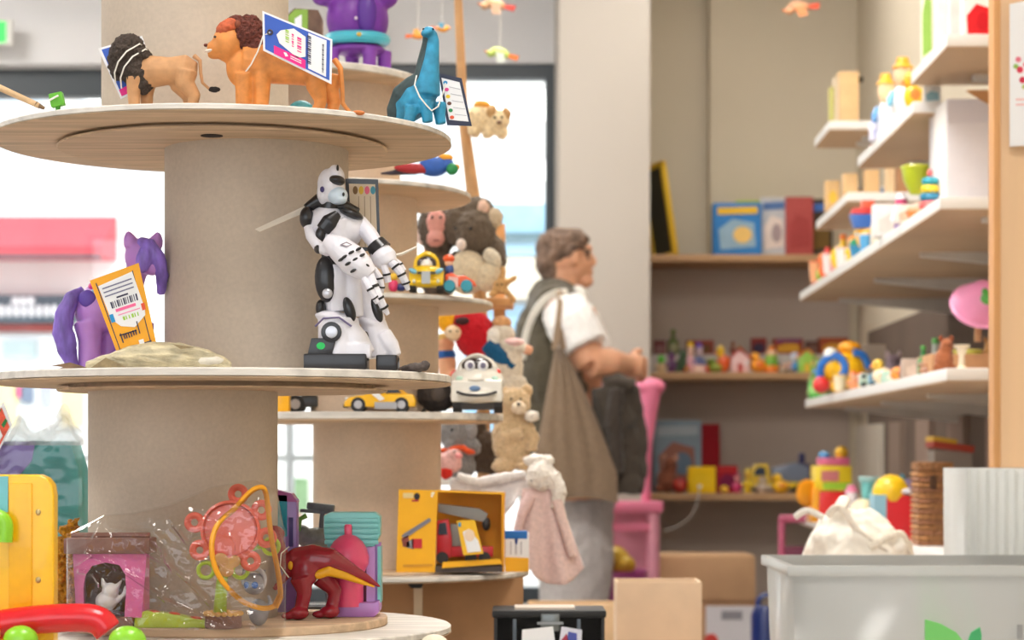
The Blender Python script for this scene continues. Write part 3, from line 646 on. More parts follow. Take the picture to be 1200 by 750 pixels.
# ---------------------------------------------------------------- lowest disc of the front tower
FILM = film('clear_film', (.985, .985, .985), .951, .08, 0, 2.2)
t = T('toy_house', 'pink toy pet house with brown roof and white kitten inside clear bag', 'toy house', 132, 0, 1.975, z=Z_LOW)
q = t.q; by = t.by; HP = PL((232, 112, 178)); HB = M((140, 96, 84), .5, .1, .1)
m = MB(); outer = [(90, 647), (176, 647), (170, by-11), (94, by-11)]
ar = [(104, by-14), (102, 688), (105, 672), (112, 662), (128, 658), (144, 661), (151, 672), (152, 690), (150, by-14)]
m.prism(t.poly([(90, 647), (176, 647), (170, by-12), (150, by-12)]+ar[::-1]+[(94, by-12)]), -24, -19)
t.part('front_wall', m, HP); t.part('side_wall', MB().box(q(166, 0)[0], q(172, 0)[0], -19, 20, 12, by-647), HP); t.part('side_wall', MB().box(q(92, 0)[0], q(97, 0)[0], -19, 20, 12, by-647), HP)
t.part('back_wall', MB().box(q(97, 0)[0], q(166, 0)[0], 16, 20, 12, by-647), M((120, 84, 72), .6))
rf = t.part('roof', MB().box(q(80, 0)[0], q(180, 0)[0], -28, 24, by-648, by-630), HB, bevel=2)
t.part('ridge', MB().tube(t.qs([(84, 628, 0), (176, 628, 0)]), 4, 8), HB, rf)
t.part('base', MB().box(q(90, 0)[0], q(160, 0)[0], -27, 22, 0, 13), HB, bevel=2)
k = MB(); k.ell(q(126, 704, -8), (13, 11, 12)); k.ell(q(131, 692, -10), (10, 9, 10)); k.tube(t.qs([(124, 686, -10), (121, 676, -10)]), [4, 1], 8); k.tube(t.qs([(138, 688, -10), (145, 679, -10)]), [4, 1], 8); k.tube(t.qs([(138, 704, -8), (147, 696, -8), (149, 686, -8)]), [3.5, 3, 2], 8)
t.org('kitten', k, M((236, 234, 236), .5), 1.1, 3)
t.part('cushion', MB().ell(q(126, by-15, -8), (24, 14, 5)), M((80, 60, 70), .8))
t = T('toy_mat', 'lime green toy mat with red dots in the clear bag', 'toy', 212, 0, 1.965, z=Z_LOW)
q = t.q; by = t.by
t.part('body', MB().prism(t.poly([(158, by), (160, by-16), (172, by-20), (205, by-16), (270, by-3), (270, by)]), -10, 14), PL((190, 214, 56)), bevel=1.5)
for (x, y) in ((205, by-16), (182, by-18), (230, by-11)): t.part('dot', MB().ell(q(x, y, -2), (7, 8, 2.2), RY(10)), PL((222, 90, 60)))
t = T('toy_flower_mirror', 'coral flower toy with seven ring petals on a green stem', 'toy', 270, 0, 1.96, z=Z_LOW)
q = t.q; by = t.by; CO = PL((244, 116, 96))
hd = t.part('flower_head', MB().lathe([(.1, -9), (33, -8), (35, -5), (35, 4), (32, 6), (30, 1), (.1, 0)], 36, q(271, 621, -6), RX(90)), CO)
t.part('mirror', MB().lathe([(.1, 0), (29, 0), (29, 1.2), (.1, 1.4)], 32, q(271, 621, -8), RX(90)), PL((240, 122, 108), .2), hd)
for i in range(8):
    a = math.radians(20+i*45-8)
    if i == 5: continue
    x, y = 271+43*math.cos(a), 621+43*math.sin(a)
    t.part('petal', MB().ring(q(x, y, -6), 8.2, 4.2, 20, 10), CO, hd)
GR = PL((176, 206, 60))
t.part('stem', MB().tube(t.qs([(263, 656, -4), (260, 690, -4), (258, by-16, -4)]), [6, 7, 8], 12), GR)
for (x, y, a) in ((242, 668, 25), (282, 668, -20), (318, 640, 0)): t.part('leaf', MB().ring(q(x, y, -4), 9, 2.6, 16, 8, RY(a)), GR)
t.part('leaf_stalk', MB().tube(t.qs([(272, 662, -4), (292, 645, -4), (308, 640, -4)]), 2.4, 8), GR)
t.org('butterfly', MB().ell(q(262, 655, -20), (9, 4, 8), RY(30)).ell(q(277, 657, -20), (8, 4, 7), RY(-40)).ell(q(268, 668, -20), (9, 4, 7)), M((238, 186, 120), .5), 1.1, 2)
bs = t.part('base', MB().lathe([(.1, 0), (21, 0), (22, 3), (21, 16), (.1, 16)], 28, q(262, by, -2)), M((134, 92, 80), .6))
m = MB()
for i in range(18):
    a = 2*PI*i/18; m.ell(q(262, by-17, -2)+Vector((20*math.cos(a), 20*math.sin(a), 0)), (4, 4, 3), None, 8, 6)
t.part('frill', m, M((240, 190, 110), .6), bs)
t = T('toy_kitten', 'small grey toy kitten with blue eye behind the yellow hoop', 'toy animal', 302, 0, 1.98, z=Z_LOW)
q = t.q; by = t.by; m = MB(); m.ell(q(298, 684, 0), (14, 12, 13)); m.ell(q(303, by-16, 0), (12, 11, 16)); m.tube(t.qs([(288, 676, 0), (285, 666, 0)]), [5, 1], 8); m.tube(t.qs([(306, 675, 0), (311, 667, 0)]), [5, 1], 8); m.tube(t.qs([(312, by-14, 2), (317, by-28, 2), (314, by-36, 2)]), [3, 3, 2], 8)
t.org('body', m, M((150, 148, 156), .4, .1, .1), 1.2, 3); t.part('eye', MB().ell(q(300, 685, -12), (4, 2, 4)), PL((60, 110, 200), .15)); t.part('eye', MB().ell(q(290, 685, -11), (3, 2, 4)), PL((60, 110, 200), .15)); t.part('hood', MB().ring(q(298, 679, -4), 13, 2.6, 20, 8), M((196, 194, 200), .4))
t = T('toy_hoop', 'yellow-orange oval plastic hoop leaning over the coral flower', 'toy', 292, 0, 1.945, z=Z_LOW)
q = t.q
pts = [(305, 571), (294, 577), (276, 597), (260, 612), (253, 632), (254, 655), (263, 678), (284, 702), (306, 712), (322, 710), (328, 698), (325, 668), (318, 630), (314, 592), (311, 575)]
P3 = [q(x, y, -14+ (x-290)*.5) for x, y in pts]
def spline(ps, n=6, closed=True):
    out = []; N = len(ps)
    for i in range(N if closed else N-1):
        p0, p1, p2, p3 = (ps[(i-1) % N], ps[i], ps[(i+1) % N], ps[(i+2) % N]) if closed else (ps[max(i-1, 0)], ps[i], ps[i+1], ps[min(i+2, N-1)])
        for k in range(n):
            u = k/n; out.append(.5*((2*p1)+(p2-p0)*u+(2*p0-5*p1+4*p2-p3)*u*u+(3*p1-p0-3*p2+p3)*u**3))
    if not closed: out.append(ps[-1])
    return out
t.part('hoop', MB().tube(spline(P3, 5), 3.2, 10, closed=True), PL((242, 166, 22))); t.part('connector', MB().tube([P3[9]+Vector((0, 0, -2)), P3[10]], 4.2, 10), PL((236, 158, 20)))
# the clear bag round them
t = T('plastic_bag', 'crumpled clear plastic bag over the pink house and coral flower', 'bag', 205, 0, 1.955, z=Z_LOW)
q = t.q; by = t.by
ridges = [[(118, 628), (125, 605), (134, 617), (180, 625), (196, 640), (203, 658), (246, 696), (252, 706), (276, 730)], [(110, 646), (160, 672), (188, 692), (200, 700), (236, 718), (274, 730)], [(206, 608), (224, 632)], [(100, 668), (118, 670), (126, 684)], [(232, 628), (262, 620)], [(170, 640), (196, 656), (198, 650)]]
def segd(px, py, a, b_):
    ax, ay = a; bx, by_ = b_; L = (bx-ax)**2+(by_-ay)**2; u = max(0, min(1, ((px-ax)*(bx-ax)+(py-ay)*(by_-ay))/L)); return math.hypot(px-ax-u*(bx-ax), py-ay-u*(by_-ay))
topl = [(82, 625), (100, 616), (124, 603), (160, 600), (200, 590), (250, 570), (300, 562), (326, 575), (334, 620)]
def topy(x):
    for (a, b_) in zip(topl, topl[1:]):
        if a[0] <= x <= b_[0]: return a[1]+(b_[1]-a[1])*(x-a[0])/(b_[0]-a[0])
    return topl[0][1] if x < topl[0][0] else topl[-1][1]
def bagf(side):
    def fn(u, v):
        x = 80+u*256; yt = topy(x); y = yt+(by-1-yt)*v
        e = min(1, min(u, 1-u)*9)*min(1, v*5)
        base = -(10+30*(e**.6))*side if side > 0 else 16*e
        d = base
        dm = min(segd(x, y, a, b_) for r in ridges for a, b_ in zip(r, r[1:]))
        d -= side*(7*math.exp(-(dm/2.6)**2))*e if side > 0 else 0
        d += 3.0*noise.fractal(Vector((x*.035, y*.05, side)), 1, 2, 3)*e
        d -= 5.0*max(0, 1-abs(noise.noise(Vector((x*.022+y*.012, y*.03-x*.008, 7.3))))*5)**2*e
        return q(x, y, d)
    return fn
m = MB(); m.grid(bagf(1), 170, 110)
b_ = t.part('film', m, FILM)
# red dinosaur
t = T('toy_dinosaur', 'glossy red toy dinosaur with yellow belly and head hidden by the bag', 'toy animal', 372, 0, 2.065, z=Z_LOW)
q = t.q; by = t.by; RD = PL((150, 28, 46), .2)
m = MB(); m.tube(t.qs([(332, 664, 8), (348, 658, 2), (366, 656, 0), (388, 658, 0), (410, 668, 0), (430, 678, 0), (446, 688, 0)]), [12, 17, 19, 16, 9, 5, 1.2], 14)
m.ell(q(358, 668, -10), (17, 12, 20)); m.tube(t.qs([(334, 660, 10), (326, 646, 14), (322, 632, 18)]), [11, 9, 8], 12); m.ell(q(318, 626, 20), (14, 10, 10)); m.tube(t.qs([(338, 672, -6), (328, 684, -10), (322, 690, -12)]), [5, 4, 3], 8)
for (x0, x1, d) in ((354, 350, -14), (376, 384, 10)):
    m.tube(t.qs([(x0, 676, d), (x1+8, 694, d), (x1+4, by-12, d)]), [14, 9, 8], 12); m.ell(q(x1+2, by-8, d-4), (12, 13, 8)); m.ell(q(x1-10, by-5, d-6), (9, 8, 4.5))
t.org('body', m, RD, 1.5, 4)
m = MB(); m.tube(t.qs([(370, 674, -13), (386, 668, -11), (404, 674, -7), (424, 682, -4), (440, 688, -1)]), [5, 7, 5, 3, 1], 10); t.org('belly', m, PL((240, 176, 20)), 1.1, 2)
t.part('joint', MB().ell(q(342, 662, -15), (3, 3, 5)), PL((240, 176, 20)))
t.part('string', MB().tube(t.qs([(340, 640, -12), (331, 648, -14), (330, 662, -16), (340, 676, -16)]), .8, 6), MSTR)
# playhouse
t = T('toy_playhouse', 'small purple toy playhouse with aqua roof and pink domed tower', 'toy house', 414, 0, 2.105, z=Z_LOW)
q = t.q; by = t.by; PU = PL((186, 130, 206)); AQ = PL((126, 206, 206)); PK = PL((238, 84, 128))
t.part('base', MB().prism(t.poly([(388, by), (388, by-17), (440, by-17), (446, by-20), (446, by-6), (440, by)]), -26, 26), PU, bevel=2.5)
wl = t.part('wall', MB().box(q(384, 0)[0], q(446, 0)[0], -4, 22, 16, by-636), PU); t.part('doorway', MB().box(q(420, 0)[0], q(430, 0)[0], -5, -3.4, 16, by-660), M((110, 30, 70), .5), wl); t.part('panel', MB().box(q(430, 0)[0], q(440, 0)[0], -8, -4, 16, by-640), PL((200, 150, 220)), wl)
t.part('side_wall', MB().box(q(443, 0)[0], q(447, 0)[0], -10, 24, 16, by-640), AQ)
rf = t.part('roof', MB().prism(t.poly([(380, 604), (388, 600), (440, 600), (446, 605), (446, 626), (438, 643), (384, 641), (380, 624)]), -8, 26), AQ, bevel=2)
for i in range(5): t.part('shingle', MB().box(q(381, 0)[0], q(444, 0)[0], -10, -7, by-612-i*6.4, by-607-i*6.4), AQ, rf, bevel=1)
tw = t.part('tower', MB().lathe([(.1, 12), (18, 12), (18, by-672), (20, by-668), (24, by-660), (24.5, by-652), (22, by-642), (17, by-634), (10, by-628), (4.5, by-626), (4.5, by-616), (3.5, by-614), (.1, by-614)], 30, q(409, by, -14)), PK)
m = MB().tube(t.qs([(397, by-13, -24), (397, 690, -27), (403, 680, -30), (414, 680, -30), (420, 690, -27), (420, by-13, -24)]), 1.2, 6); t.part('door_frame', m, PK, tw)
# teal and lilac toy tower behind the tube
t = T('toy_castle', 'teal and lilac slim toy castle half hidden behind the lower tube', 'toy house', 334, 0, 2.16, z=Z_LOW)
q = t.q; by = t.by
b1 = t.part('tower_body', MB().box(q(314, 0)[0], q(349, 0)[0], -14, 14, 0, by-584), PL((160, 120, 200)), bevel=1.5); t.part('roof', MB().prism(t.poly([(312, 586), (320, 572), (343, 578), (350, 588)]), -16, 16), PL((176, 90, 160)))
t.part('shutter', MB().box(q(318, 0)[0], q(338, 0)[0], -16, -13, by-628, by-580), PL((30, 160, 190)), b1); t.part('window', MB().box(q(340, 0)[0], q(345, 0)[0], -15, -13.5, by-640, by-606), PL((70, 60, 130)), b1)
for i in range(3): t.part('battlement', MB().box(q(314+i*12, 0)[0], q(321+i*12, 0)[0], -13, 13, by-585, by-580), PL((150, 110, 190)), b1)
# grey toy helicopter / gun
t = T('toy_helicopter', 'grey and green toy helicopter behind the aqua-roofed playhouse', 'toy vehicle', 385, 0, 2.2, z=Z_LOW)
q = t.q; by = t.by; GY = M((92, 96, 96), .5, .2, .1)
m = MB(); m.ell(q(372, 632, 0), (24, 14, 14)); m.tube(t.qs([(384, 626, 0), (410, 616, 0), (440, 606, 0)]), [10, 5, 3], 10); m.ell(q(354, 624, 0), (10, 9, 9))
t.org('fuselage', m, M((120, 122, 112), .5, .3, .1), 1.4, 3); t.part('rotor', MB().box(q(352, 0)[0], q(432, 0)[0], -5, 5, by-603, by-599, RY(4)), GY); t.part('mast', MB().cyl(q(378, 600), q(376, 622), 3), GY)
t.part('engine', MB().box(q(360, 0)[0], q(392, 0)[0], -8, 8, by-598, by-590, RY(6)), GY, bevel=2); t.part('skid', MB().tube(t.qs([(352, by-2, -10), (392, by-2, -10)]), 2, 8), GY); t.part('skid', MB().tube(t.qs([(352, by-2, 10), (392, by-2, 10)]), 2, 8), GY)
for x in (360, 384): t.part('strut', MB().tube(t.qs([(x, by-3, -10), (x, 640, 0), (x, by-3, 10)]), 1.6, 8), GY)
t.part('leaf_trim', MB().tube(t.qs([(350, 622, -8), (352, 608, -8), (360, 604, -8)]), 3, 8), M((100, 150, 60), .5))
# orange ruffle bag
t = T('orange_pouch', 'crumpled orange net pouch between yellow panel and pink house', 'pouch', 78, 0, 2.0, z=Z_LOW)
q = t.q; by = t.by; m = MB().tube(t.qs([(80, by-1, 0), (78, 700, 0), (80, 670, 0), (76, 640, 0), (84, 618, 0), (90, 612, 0)]), [10, 13, 13, 12, 8, 4], 16)
t.org('body', m, M((232, 154, 34), .45, .4, .12, bump=.6), 1.4, 1, 9, fs=.16); t.part('tie', MB().ring(q(85, 618, 0), 7, 2, 14, 6, RX(90)), M((170, 110, 60), .7))
# wrapped teal and purple box at the left, on a side stand
t = T('side_stand', 'white side stand holding the wrapped teal toy box', 'stand', 10, 0, 2.45, z=0.0)
zt = .90
h = zt*FPX/2.45; t.part('top', MB().box(-130, 96, -70, 70, h-14, h), MWHT, bevel=2)
for (x, y) in ((-120, -60), (86, -60), (-120, 60), (86, 60)): t.part('leg', MB().box(x-7, x+7, y-7, y+7, 0, h-14), MWHT)
t = T('toy_box', 'teal and purple toy carton wrapped in clear film behind the yellow panel', 'box', 40, 0, 2.42, z=zt)
q = t.q; by = t.by
bd = t.part('carton', MB().prism(t.poly([(-70, by), (-70, 530), (-50, 517), (88, 517), (98, 550), (98, by)]), -30, 30), M((0, 152, 146), .4, .05, .05), bevel=1)
t.card('print', [(-60, 545), (-50, 518), (48, 518), (44, 540), (30, 556), (-20, 568), (-60, 572)], -31, .6, M((150, 124, 200), .5), bd)
m = MB()
def wrap(u, v):
    x = -74+u*178; top = 505+10*math.sin(x*.06)-22*math.exp(-((x-82)/9)**2)-26*math.exp(-((x-30)/10)**2); y = top+(by-1-top)*v
    return q(x, y, -40+2.2*noise.fractal(Vector((x*.03, y*.04, 3)), 1, 2, 3)-(14 if v < .12 else 0)*-1*(1-v/.12))
m.grid(wrap, 60, 50); w_ = t.part('wrapping', m, film('wrap_film', (.98, .98, .98), .95, .1, .03, 2.0))
def gath(k):
    def fn(u, v):
        x = -74+u*178; top = 506+9*math.sin(x*.06+k)-24*math.exp(-((x-82)/9)**2)-28*math.exp(-((x-30)/10)**2); y = top+(522-top)*v
        return q(x, y, -34+k*12+5*noise.fractal(Vector((x*.06, y*.07, 9+k)), 1, 2, 3))
    return fn
GFILM = film('gathered_film', (.93, .92, .92), .93, .15, .38, 2.0)
for k in (0, 1.4): t.part('gathered_top', MB().grid(gath(k), 60, 12), GFILM, w_)
c = [(-22, 520), (14, 474), (25, 500), (-6, 560)]
tg = t.part('price_tag', MB().prism(t.poly([(-26, 524), (16, 472), (26, 498), (-8, 566)]), -52, -50.8), MPAPER)
patch(t, c, rect(.0, .96, .1, .94), -52.4, M((232, 90, 60), .6, .3, .15), 'print', tg); patch(t, c, rect(.06, .74, .25, .85), -52.8, MPAPER, 'sticker', tg)
for (u, v) in ((.86, .06), (.9, .6), (.4, .08)): patch(t, c, [(u-.09, v-.05), (u+.05, v-.05), (u+.07, v+.1), (u-.07, v+.12)], -52.9, M((40, 130, 60), .6), 'print', tg)
bars(t, c, .2, .55, .45, .6, 5, -53.1, MLIME, tg, 'print'); lines(t, c, .1, .4, (.3, .7), -53.1, MPINK, tg, .04)
# foreground play set
t = T('side_table', 'low wooden side table under the yellow play panel', 'table', 20, 0, 1.66, z=0.0)
zt2_ = .815; h = zt2_*FPX/1.66; t.part('top', MB().box(-160, 190, -110, 110, h-20, h), MPLY)
for (x, y) in ((-150, -100), (180, -100), (-150, 100), (180, 100)): t.part('leg', MB().box(x-9, x+9, y-9, y+9, 0, h-20), MPLY)
t = T('toy_playset', 'yellow plastic play panel with green knobs and red arm, nearest corner', 'toy', 20, 0, 1.72, z=zt2_)
q = t.q; by = t.by; YL = PL((252, 196, 16)); GN = PL((140, 208, 44))
pn = t.part('panel', MB().prism(t.poly([(-80, by), (-80, 556), (48, 556), (57, 560), (63, 568), (65, 580), (65, by)]), -10, 16), YL, bevel=3, seg=3)
t.part('groove', MB().box(q(13, 0)[0], q(40, 0)[0], -13, -10, by-720, by-566), PL((246, 184, 10)), pn, bevel=1.2)
for y in (600, 679): t.part('screw', MB().ell(q(47, y, -10), (3.2, 2, 3.6)), M((190, 170, 120), .3, metal=.5), pn)
t.part('window', MB().box(q(-30, 0)[0], q(12, 0)[0], -12, -9, by-600, by-558), PL((110, 190, 200)), pn)
t.part('handle', MB().tube(spline(t.qs([(-30, 606, -26), (0, 604, -28), (12, 612, -28), (12, 634, -28)]), 6, False), 9, 14), GN)
arm = MB(); arm.tube(spline(t.qs([(-40, 752, -40), (0, 732, -34), (30, 726, -32), (80, 722, -30), (118, 724, -28), (132, 738, -28)]), 6, False), [17]*31, 16)
t.org('arm', arm, PL((216, 22, 34), .25), 2.0, 4)
for (x, y, r) in ((38, 744, 20), (160, 746, 22)): t.part('knob', MB().ell(q(x, y, -62), (r, 16, r*.8)), GN)
t.part('knob', MB().ell(q(-2, 738, -60), (16, 14, 18)), YL)
t.part('base', MB().box(-110, 170, -90, 20, 0, 12), PL((200, 224, 200)), bevel=3)

# ---------------------------------------------------------------- rear tower toys
ZB = Z_B
t = T('toy_monster', 'purple rubber toy monster with turquoise belt on top of rear tower', 'toy', 417, 0, 2.95, z=ZB[4])
q = t.q; by = t.by; VP = M((112, 44, 150), .4, .12, .08)
m = MB(); m.ell(q(410, 22, 0), (28, 24, 36)); m.ell(q(436, 24, -2), (20, 20, 30)); m.ell(q(418, -12, 0), (30, 24, 22)); m.ell(q(380, 0, -4), (14, 10, 8)); m.ell(q(452, -2, -4), (15, 12, 13))
t.org('body', m, VP, 2, 4)
t.part('belly', MB().ell(q(431, 20, -19), (12, 6, 24)), M((84, 34, 140), .4)); t.part('belt', MB().tube([q(418, 47)+Vector((33*math.cos(a), 25*math.sin(a), 0)) for a in [2*PI*i/24 for i in range(24)]], 7, 10, closed=True), PL((70, 180, 200)))
t.part('buckle', MB().ell(q(423, 46, -32), (3, 2, 2.6)), PL((200, 170, 60)))
m = MB(); m.ell(q(418, 58, 0), (33, 24, 8))
for x in (390, 412, 434, 450):
    m.tube(t.qs([(x, 58, -12 if x in (390, 434) else 10), (x, by-8, -14 if x in (390, 434) else 10), (x, by, -16 if x in (390, 434) else 10)]), [9, 8, 9], 10)
t.org('legs', m, M((124, 58, 160), .4, .1, .08), 1.6, 3); t.part('badge', MB().ell(q(419, 26, -25), (2, 2, 2)), M((220, 200, 220), .4))
t = T('toy_carton', 'small green and brown carton beside the purple monster', 'box', 358, 0, 3.02, z=ZB[4])
q = t.q; by = t.by; bd = t.part('carton', MB().prism(t.poly([(340, by), (338, 20), (346, 12), (374, 14), (378, 22), (378, by)]), -14, 14), M((110, 84, 66), .7, .2, .1), bevel=1.5)
t.card('print', [(339, by-5), (339, 22), (347, 14), (362, 14), (362, by-5)], -15, 1, M((140, 180, 70), .6), bd); t.card('print', [(347, by-6), (347, 25), (355, 20), (355, by-6)], -16, 1, MPAPER, bd)
def toy_car(t, x0, x1, y0, body, roofc, wheelc, d=14, nose='l', wheel_r=None):
    """side-view car: shell, cabin, windows, wheels"""
    q = t.q; by = t.by; L = x1-x0; H = by-y0; r = wheel_r or H*.24
    s = 1 if nose == 'l' else -1; X = (lambda u: x0+u*L) if nose == 'l' else (lambda u: x1-u*L)
    sh = MB().prism(t.poly([(X(0), by-r*.7), (X(.01), by-H*.36), (X(.06), by-H*.5), (X(.3), by-H*.6), (X(.62), by-H*.62), (X(.96), by-H*.62), (X(1), by-H*.4), (X(.99), by-r*.7)]), -d, d)
    bd = t.part('shell', sh, body, bevel=H*.07, seg=3)
    cb = t.part('cabin', MB().prism(t.poly([(X(.28), by-H*.58), (X(.42), by-H*.97), (X(.52), by-H), (X(.72), by-H*.97), (X(.9), by-H*.6)]), -d*.82, d*.82), roofc, bevel=H*.06)
    t.part('window', MB().prism(t.poly([(X(.36), by-H*.64), (X(.45), by-H*.9), (X(.54), by-H*.92), (X(.54), by-H*.64)]), -d*.86, d*.86), M((60, 70, 80), .1), cb); t.part('window', MB().prism(t.poly([(X(.58), by-H*.64), (X(.58), by-H*.92), (X(.70), by-H*.9), (X(.8), by-H*.66)]), -d*.86, d*.86), M((60, 70, 80), .1), cb)
    for u in (.2, .8):
        for dd in (-d-.5, d-4):
            w = t.part('wheel', MB().lathe([(.1, 0), (r*.9, 0), (r, 1), (r, 3.6), (r*.9, 4.6), (.1, 4.6)], 20, q(X(u), by-r, dd+4.6), RX(90)), wheelc); t.part('hub', MB().lathe([(.1, 0), (r*.55, 0), (r*.5, .8), (.1, 1)], 14, q(X(u), by-r, dd), RX(90)), M((190, 190, 196), .3, metal=.4), w)
    t.part('headlight', MB().ell(q(X(.04), by-H*.46, -d*.8), (H*.07, 2.5, H*.06)), M((230, 235, 240), .2)); t.part('bumper', MB().box(*sorted((q(X(-.01), 0)[0], q(X(.04), 0)[0])), -d*.9, d*.9, H*.16, H*.28), M((60, 60, 60), .5), bevel=.6)
    return bd
t = T('toy_car', 'yellow toy sports car under the middle front disc', 'toy car', 446, 0, 2.88, z=ZB[1])
bd = toy_car(t, 404, 488, 449, PL((246, 188, 24)), PL((240, 180, 20)), M((40, 40, 42), .5), 17, wheel_r=9)
t.part('engine', MB().box(t.q(440, 0)[0], t.q(466, 0)[0], -19, -16, 4, 12), M((180, 180, 184), .3, metal=.5)); t.part('spoiler', MB().box(t.q(472, 0)[0], t.q(489, 0)[0], -17, 17, t.by-456, t.by-452), PL((246, 188, 24)), bd)
t.part('stripe', MB().prism(t.poly([(436, 462), (444, 460), (452, 468), (446, 470)]), -18.6, -17), MPAPER)
t = T('toy_car', 'black toy off-road car behind the front tower', 'toy car', 368, 0, 2.97, z=ZB[1])
toy_car(t, 334, 402, 452, PL((48, 46, 42)), PL((58, 56, 50)), M((34, 34, 34), .6), 15, wheel_r=11)
t = T('toy_block', 'yellow toy block at the back tower rim beside the black car', 'toy', 332, 0, 2.9, z=ZB[1])
t.part('body', MB().box(-10, 8, -10, 10, 0, 26), PL((246, 180, 20)), bevel=2); t.part('stud', MB().cyl((0, 0, 26), (0, 0, 31), 5), PL((246, 180, 20)))
t = T('soft_tyre_toy', 'dark brown soft toy tyre between yellow car and white car', 'toy', 512, 0, 2.93, z=ZB[1])
q = t.q; by = t.by; t.org('tyre', MB().ell(q(512, by-22, 0), (24, 16, 21)), M((52, 44, 40), .8, .3, .2), 1.4, 2, 1); t.part('hub', MB().ell(q(514, by-22, -14), (9, 4, 9)), M((84, 72, 64), .7))
t.part('strap', MB().tube(t.qs([(498, by-4, -18), (497, by+2, -46), (497, by+10, -46)]), [2.2, 2.6, 6], 10), M((34, 30, 30), .6))
# white car with eyes, seen head-on
t = T('toy_car', 'white smiling toy car with big round eyes on the windscreen', 'toy car', 559, 0, 2.9, z=ZB[1])
q = t.q; by = t.by; WC = PL((238, 232, 220))
m = MB(); m.ell(q(559, 448, 4), (33, 26, 22)); m.box(q(529, 0)[0], q(589, 0)[0], -24, 40, by-472, by-446); m.ell(q(559, 432, 14), (24, 26, 17)); m.ell(q(559, 464, -10), (32, 22, 10))
bd = t.org('shell', m, WC, 1.6, 6)
t.part('windscreen', MB().ell(q(559, 429, -4), (19, 12, 9.5), RX(-18)), PL((56, 42, 40), .15), bd)
for x in (551, 566):
    e = t.part('eye', MB().ell(q(x, 429, -14), (6.5, 4, 6.5)), M((240, 240, 244), .2)); t.part('pupil', MB().ell(q(x+.5, 429, -17.4), (3.2, 1.4, 3.6)), M((120, 116, 140), .2), e)
for x in (539, 580): t.part('headlight', MB().ell(q(x, 445, -17), (4.5, 3, 4), RY(20 if x < 550 else -20)), M((190, 222, 204), .3), bd)
t.part('mouth', MB().tube(spline(t.qs([(536, 460, -28), (546, 463, -31), (559, 464, -32), (572, 463, -31), (582, 460, -28)]), 4, False), 1.6, 8), M((44, 40, 40), .4)); t.part('badge', MB().ell(q(557, 456, -29), (6.5, 2.4, 3.4)), M((110, 140, 180), .3)); t.part('crease', MB().tube(t.qs([(549, 446, -23), (558, 447, -25), (568, 446, -23)]), .7, 6), M((180, 168, 150), .5))
for x in (536, 584):
    for d in (-12, 30): t.part('wheel', MB().cyl(q(x-5, by-9, d), q(x+5, by-9, d), 9, 9, 18), M((40, 38, 38), .6))
t.part('chassis', MB().box(q(538, 0)[0], q(582, 0)[0], -18, 36, 4, 14), M((70, 64, 60), .5)); t.part('mirror', MB().ell(q(583, 436, -2), (4, 4, 4)), PL((226, 60, 50))); t.part('roof_rim', MB().tube(spline(t.qs([(538, 440, -8), (543, 424, -4), (559, 416, -2), (575, 424, -4), (582, 440, -8)]), 4, False), 2.2, 8), WC)
# yellow cartoon car head-on with driver
t = T('toy_car', 'yellow rounded toy car with blue headlights and a driver', 'toy car', 500, 0, 2.86, z=ZB[2])
q = t.q; by = t.by; YC = PL((242, 200, 24))
m = MB(); m.box(q(480, 0)[0], q(520, 0)[0], -16, 22, by-336, by-316); m.ell(q(500, 320, -4), (21, 18, 9)); m.ell(q(500, 332, -12), (20, 10, 6)); bd = t.org('shell', m, YC, 1.3, 4)
t.part('roll_bar', MB().tube(spline(t.qs([(487, 318, 2), (489, 304, 2), (500, 297, 2), (511, 304, 2), (513, 318, 2)]), 4, False), 3, 10), YC); t.part('windscreen', MB().ell(q(500, 309, 0), (12, 4, 9)), PL((70, 60, 56), .15))
dr = t.part('driver', MB().ell(q(500, 311, -5), (7, 5, 7)), M((236, 232, 226), .4)); t.part('bonnet_stripe', MB().box(q(495, 0)[0], q(505, 0)[0], -24, -14, by-334, by-320), M((180, 186, 190), .4), bd); t.part('bonnet_line', MB().box(q(490, 0)[0], q(511, 0)[0], -23.5, -15, by-323, by-320), M((70, 64, 50), .5), bd)
for (x, a) in ((485, 25), (515, -25)): t.part('headlight', MB().ell(q(x, 319, -17), (5.5, 4, 3), RY(a)), M((130, 196, 224), .2), bd); t.part('lamp', MB().ell(q(x+(1 if x < 500 else -1), 331, -20), (2, 2, 2.4)), M((230, 226, 200), .3), bd)
for x in (484, 516):
    for d in (-8, 16): t.part('wheel', MB().cyl(q(x-4, by-7, d), q(x+4, by-7, d), 7, 7, 16), M((50, 48, 46), .6))
t = T('toy_car', 'orange toy car with teal wheel and orange-hatted driver', 'toy car', 540, 0, 2.86, z=ZB[2])
q = t.q; by = t.by; OC = PL((236, 92, 40))
bd = t.part('shell', MB().prism(t.poly([(522, by-7), (522, 322), (530, 320), (536, 324), (545, 323), (556, 330), (559, by-7)]), -10, 12), OC, bevel=2.5, seg=3)
t.part('side_print', MB().prism(t.poly([(526, 336), (526, 325), (537, 326), (537, 337)]), -11, -10), M((240, 190, 180), .5), bd)
for (x, d) in ((547, -15), (547, 10), (527, -13), (527, 10)): t.part('wheel', MB().lathe([(.1, 0), (6, 0), (7, 1), (7, 5), (6, 6), (.1, 6)], 18, q(x, by-7, d+6), RX(90)), PL((24, 140, 160)))
dr = t.part('driver', MB().ell(q(527, 316, 0), (5, 5, 7)), M((60, 90, 150), .5)); t.part('head', MB().ell(q(526, 308, 0), (5, 5, 5)), M((236, 190, 160), .5), dr); t.part('hat', MB().ell(q(526, 303, 0), (7, 7, 5)), OC, dr)
t = T('toy_figure', 'tiny pink and yellow toy figure behind the robot fingers', 'toy', 461, 0, 2.86, z=ZB[2])
